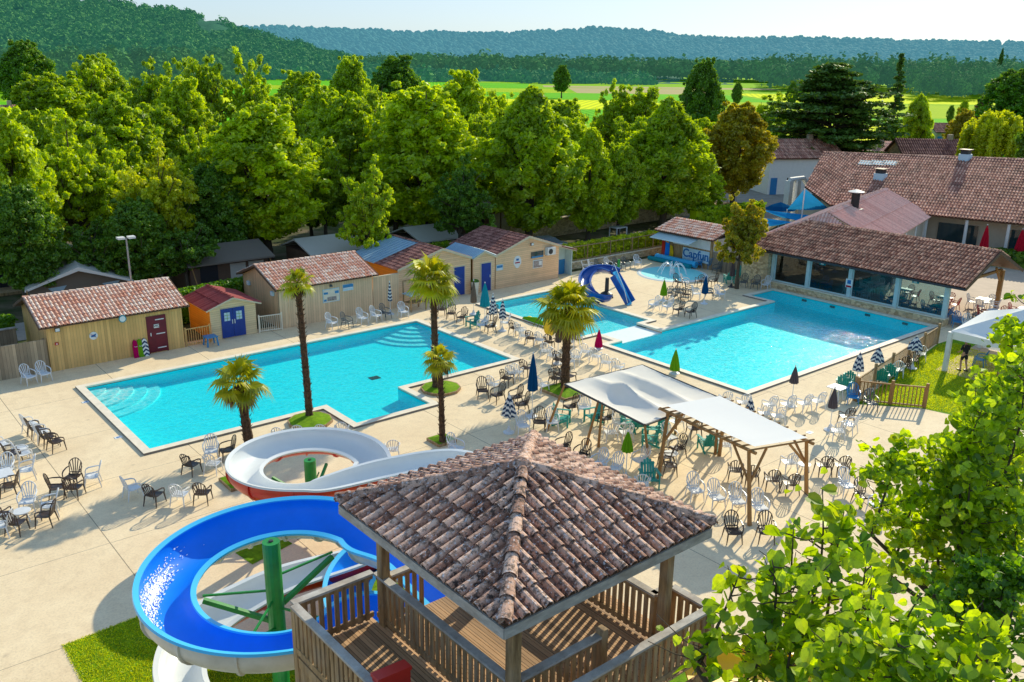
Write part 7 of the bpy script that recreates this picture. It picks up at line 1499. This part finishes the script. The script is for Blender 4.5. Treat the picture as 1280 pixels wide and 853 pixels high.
cabin('pale roofed lodge at the end of the campsite lane', 868, 262, 8, 5, 2.2, 104, 'cream_render', 'cream_render'); cabin('small cabin in the shade at the far left under trees', 20, 335, 4, 4, 2.0, 62, 'tent_dark', 'tent')
# parked car
def car(label, loc, rz, mat):
    t = thing('parked_car', label, 'car', loc, rz, None)
    sec = [(-2.05, .35, .75, .80), (-1.95, .3, .95, .84), (-1.2, .28, 1.0, .86), (.9, .28, .98, .86), (1.9, .3, .80, .82), (2.1, .38, .62, .74)]; m = MB()
    for (x, z0, z1, w) in sec: m.v += [(x, -w, z0), (x, w, z0), (x, w, z1-.12), (x, w*.9, z1), (x, -w*.9, z1), (x, -w, z1-.12)]
    for i in range(5): m.f += [[i*6+k, i*6+(k+1) % 6, (i+1)*6+(k+1) % 6, (i+1)*6+k] for k in range(6)]
    m.f += [list(range(6))[::-1], list(range(30, 36))]; m.t = [.5]*len(m.f); b = m.build('body', mat, t)
    m = MB(); c_ = [(-1.8, .97, .74), (-1.2, 1.42, .62), (.2, 1.45, .62), (1.0, .97, .74)]
    for (x, z, w) in c_: m.v += [(x, -w, z), (x, w, z)]
    m.v += [(-1.8, -.76, .95), (1.0, -.76, .95), (-1.8, .76, .95), (1.0, .76, .95)]; m.f = [[0, 1, 3, 2], [4, 5, 7, 6], [0, 2, 4, 6, 9, 8], [1, 10, 11, 7, 5, 3]]; m.t = [.5]*4; m.build('windows', 'dark_glass', t); MB().box(-1.22, -.6, 1.425, .22, .6, 1.47).build('roof', mat, t)
    for x in (-1.3, 1.35):
        for y in (-.8, .8): w_ = MB().tube([(x, y-.1*(1 if y > 0 else -1), .33), (x, y+.06*(1 if y > 0 else -1), .33)], .33, 16).build('wheel', 'black', t); MB().tube([(x, y+.061*(1 if y > 0 else -1), .33), (x, y+.07*(1 if y > 0 else -1), .33)], .19, 12).build('rim', 'grey_steel', w_)
    for y in (-.55, .55): MB().box(2.02, y-.15, .58, 2.11, y+.15, .72).build('headlight', 'sign_white', t); MB().box(-2.07, y-.14, .65, -2.0, y+.14, .82).build('tail_light', 'um_red', t)
g, _ = at_depth(687, 297, 76); car('silver hatchback parked under the tall hornbeam', (g.x, g.y, -.02), R_(-10), 'grey_steel'); g, _ = at_depth(1032, 205, 175); car('white car parked far behind the cedar', (g.x, g.y, -.02), R_(100), 'white_paint')
g = G(772, 302, 0); wt = thing('white_frame_table', 'white frame table standing on the lane behind the hedge', 'table', (g.x, g.y, 0)); MB().box(-.7, -.5, 1.3, .7, .5, 1.36).build('table_top', 'white_paint', wt)
for a in (-.65, .65):
    for b in (-.45, .45): MB().box(a-.04, b-.04, 0, a+.04, b+.04, 1.3).build('leg', 'white_paint', wt)
# ------------------------------------------------------------------ neighbouring buildings
def house(label, px, base_row, D, w, d, h, rise, wall, roofm, rz=0.0, nwin=2, name='house'):
    g, _ = at_depth(px, base_row, D); t = thing(name, label, 'house', (g.x, g.y, 0), rz); MB().box(-w/2, -d/2, 0, w/2, d/2, h).build('wall', wall, t)
    mb, bd = MB(), MB(); e = .4
    roof_face(mb, [(-w/2-e, -d/2-e, h-.1), (w/2+e, -d/2-e, h-.1), (w/2+e, 0, h+rise), (-w/2-e, 0, h+rise)], .3, .8, 3, bd); roof_face(mb, [(-w/2-e, d/2+e, h-.1), (w/2+e, d/2+e, h-.1), (w/2+e, 0, h+rise), (-w/2-e, 0, h+rise)], .3, .8, 3, bd)
    r = mb.build('roof', roofm, t); bd.build('roof_boarding', 'brown_trim', r); MB().prism([(-d/2, h), (d/2, h), (0, h+rise-.1)], 0, -w/2, -w/2+.1).build('gable', wall, t); MB().prism([(-d/2, h), (d/2, h), (0, h+rise-.1)], 0, w/2-.1, w/2).build('gable', wall, t)
    for k in range(nwin): x = -w/2+(k+.6)*w/nwin; q = MB().box(x-.45, -d/2-.03, 1.0, x+.45, -d/2-.003, 2.1).build('window', 'dark_glass', t); MB().box(x-.55, -d/2-.06, .93, x+.55, -d/2-.003, .995).build('sill', 'white_paint', q)
    MB().box(-w/2+.3, -d/2-.04, 0, -w/2+1.2, -d/2-.003, 2.1).build('door', 'blue_render', t); MB().box(w*.2, -.3, h+rise*.5, w*.2+.6, .3, h+rise+.7).build('chimney', 'stone_plain', r)
    return t
VA = math.atan2(FWD.y, FWD.x)-math.pi/2
house('white house with brown roof and blue shutters behind the russet tree', 985, 238, 118, 10, 8, 4.6, 1.9, 'white_paint', 'tile_main', VA+.2); house('low pale house with pink roof under the cedar branches', 1075, 198, 128, 13, 8, 3.8, 1.7, 'cream_render', 'tile_pink', VA+.1)
house('stone barn with dark brown roof right of the cedar', 1162, 205, 122, 9.5, 7, 4.4, 2.0, 'stone', 'tile_brown', VA-.05); house('house with red roof cut by the left edge below the dark tree', -15, 140, 140, 14, 9, 4.5, 3.6, 'cream_render', 'tile_main', VA+.6)
house('far red roofed barn beyond the spruce', 1190, 172, 190, 10, 7, 3.0, 1.6, 'stone_plain', 'tile_brown', VA)
for i, (px, row, D, lb) in enumerate(((105, 62, 1080, 'tiny white village house left among hillside trees'), (147, 62, 1060, 'tiny pale village house right among hillside trees'), (132, 68, 1020, 'tiny low village house below the other two'), (212, 40, 1400, 'tiny pale house high on the wooded hillside'))): house(lb, px, row, D, 14, 9, 6, 4, 'white_paint', 'tile_brown', VA+.4*i, 3)
# entrance frame and blue sails
ar = thing('entrance_frame', 'white arched entrance frame beside the main building', 'frame', (80, 52, 0)); p0, p1 = at_depth(984, 255, 92)[0], at_depth(1008, 250, 93)[0]
for p in (p0, p0.lerp(p1, .4)): MB().box(p.x-.3, p.y-.3, 0, p.x+.3, p.y+.3, 4.4).build('column', 'white_paint', ar, True)
MB().tube([p0+Vector((0, 0, 4.5)), p0.lerp(p1, .7)+Vector((0, 0, 4.6)), p1+Vector((0, 0, 3.8))], .25, 8).build('arch_beam', 'white_paint', ar, True)
def sail(label, P, mat='sail_blue'):
    P = [Vector(p) for p in P]; c = sum(P, Vector())/len(P); t = thing('shade_sail', label, 'shade sail', (c.x, c.y, 0)); m = MB(); n = 8
    for a in range(len(P)): tri_sheet(m, P[a], P[(a+1) % len(P)], c+Vector((0, 0, -.1)), 6, .2)
    m.build('sail_sheet', mat, t, True, True)
    for p in P: MB().tube([(p.x, p.y, 0), p], .06, 6).build('pole', 'white_steel', t, True)
sail('peaked turquoise shade sail against the long roof', [G(1006, 236, 5.2), G(1037, 262, 2.9), G(984, 262, 2.8)]); sail('long flat blue shade sail in front of the peaked one', [G(950, 262, 2.9), G(1018, 270, 2.6), G(996, 276, 2.4)]); sail('pale blue shade sail nearest the magnolia', [G(935, 270, 2.7), G(993, 278, 2.4), G(945, 284, 2.2)])
pl = thing('parasol', 'open grey blue parasol beside the shade sails', 'parasol', (*at_depth(975, 262, 88)[0][:2], 0)); MB().lathe((0, 0, 2.1), [(1.6, 0), (1.0, .35), (.05, .7)], 8).build('canopy', 'um_navy', pl); MB().tube([(0, 0, 0), (0, 0, 2.2)], .03, 6).build('pole', 'white_steel', pl)

for i, (px, py, lb) in enumerate(((107, 503, 'small white marker tile left of the long pool corner steps'), (148, 547, 'small white marker tile beside the near left pool edge'), (1012, 541, 'small white marker tile on the open deck'))):
    g = G(px, py); t = thing('marker_tile', lb, 'marker', (g.x, g.y, 0)); MB().box(-.16, -.12, .0, .16, .12, .012).build('tile', 'sign_white', t); MB().box(-.08, -.06, .013, .08, .06, .016).build('symbol', 'carp_text', t)
for i, (px, py, lb) in enumerate(((430, 470, 'round steel deck drain by the long pool'), (640, 590, 'round steel deck drain above the tower roof'))):
    pass
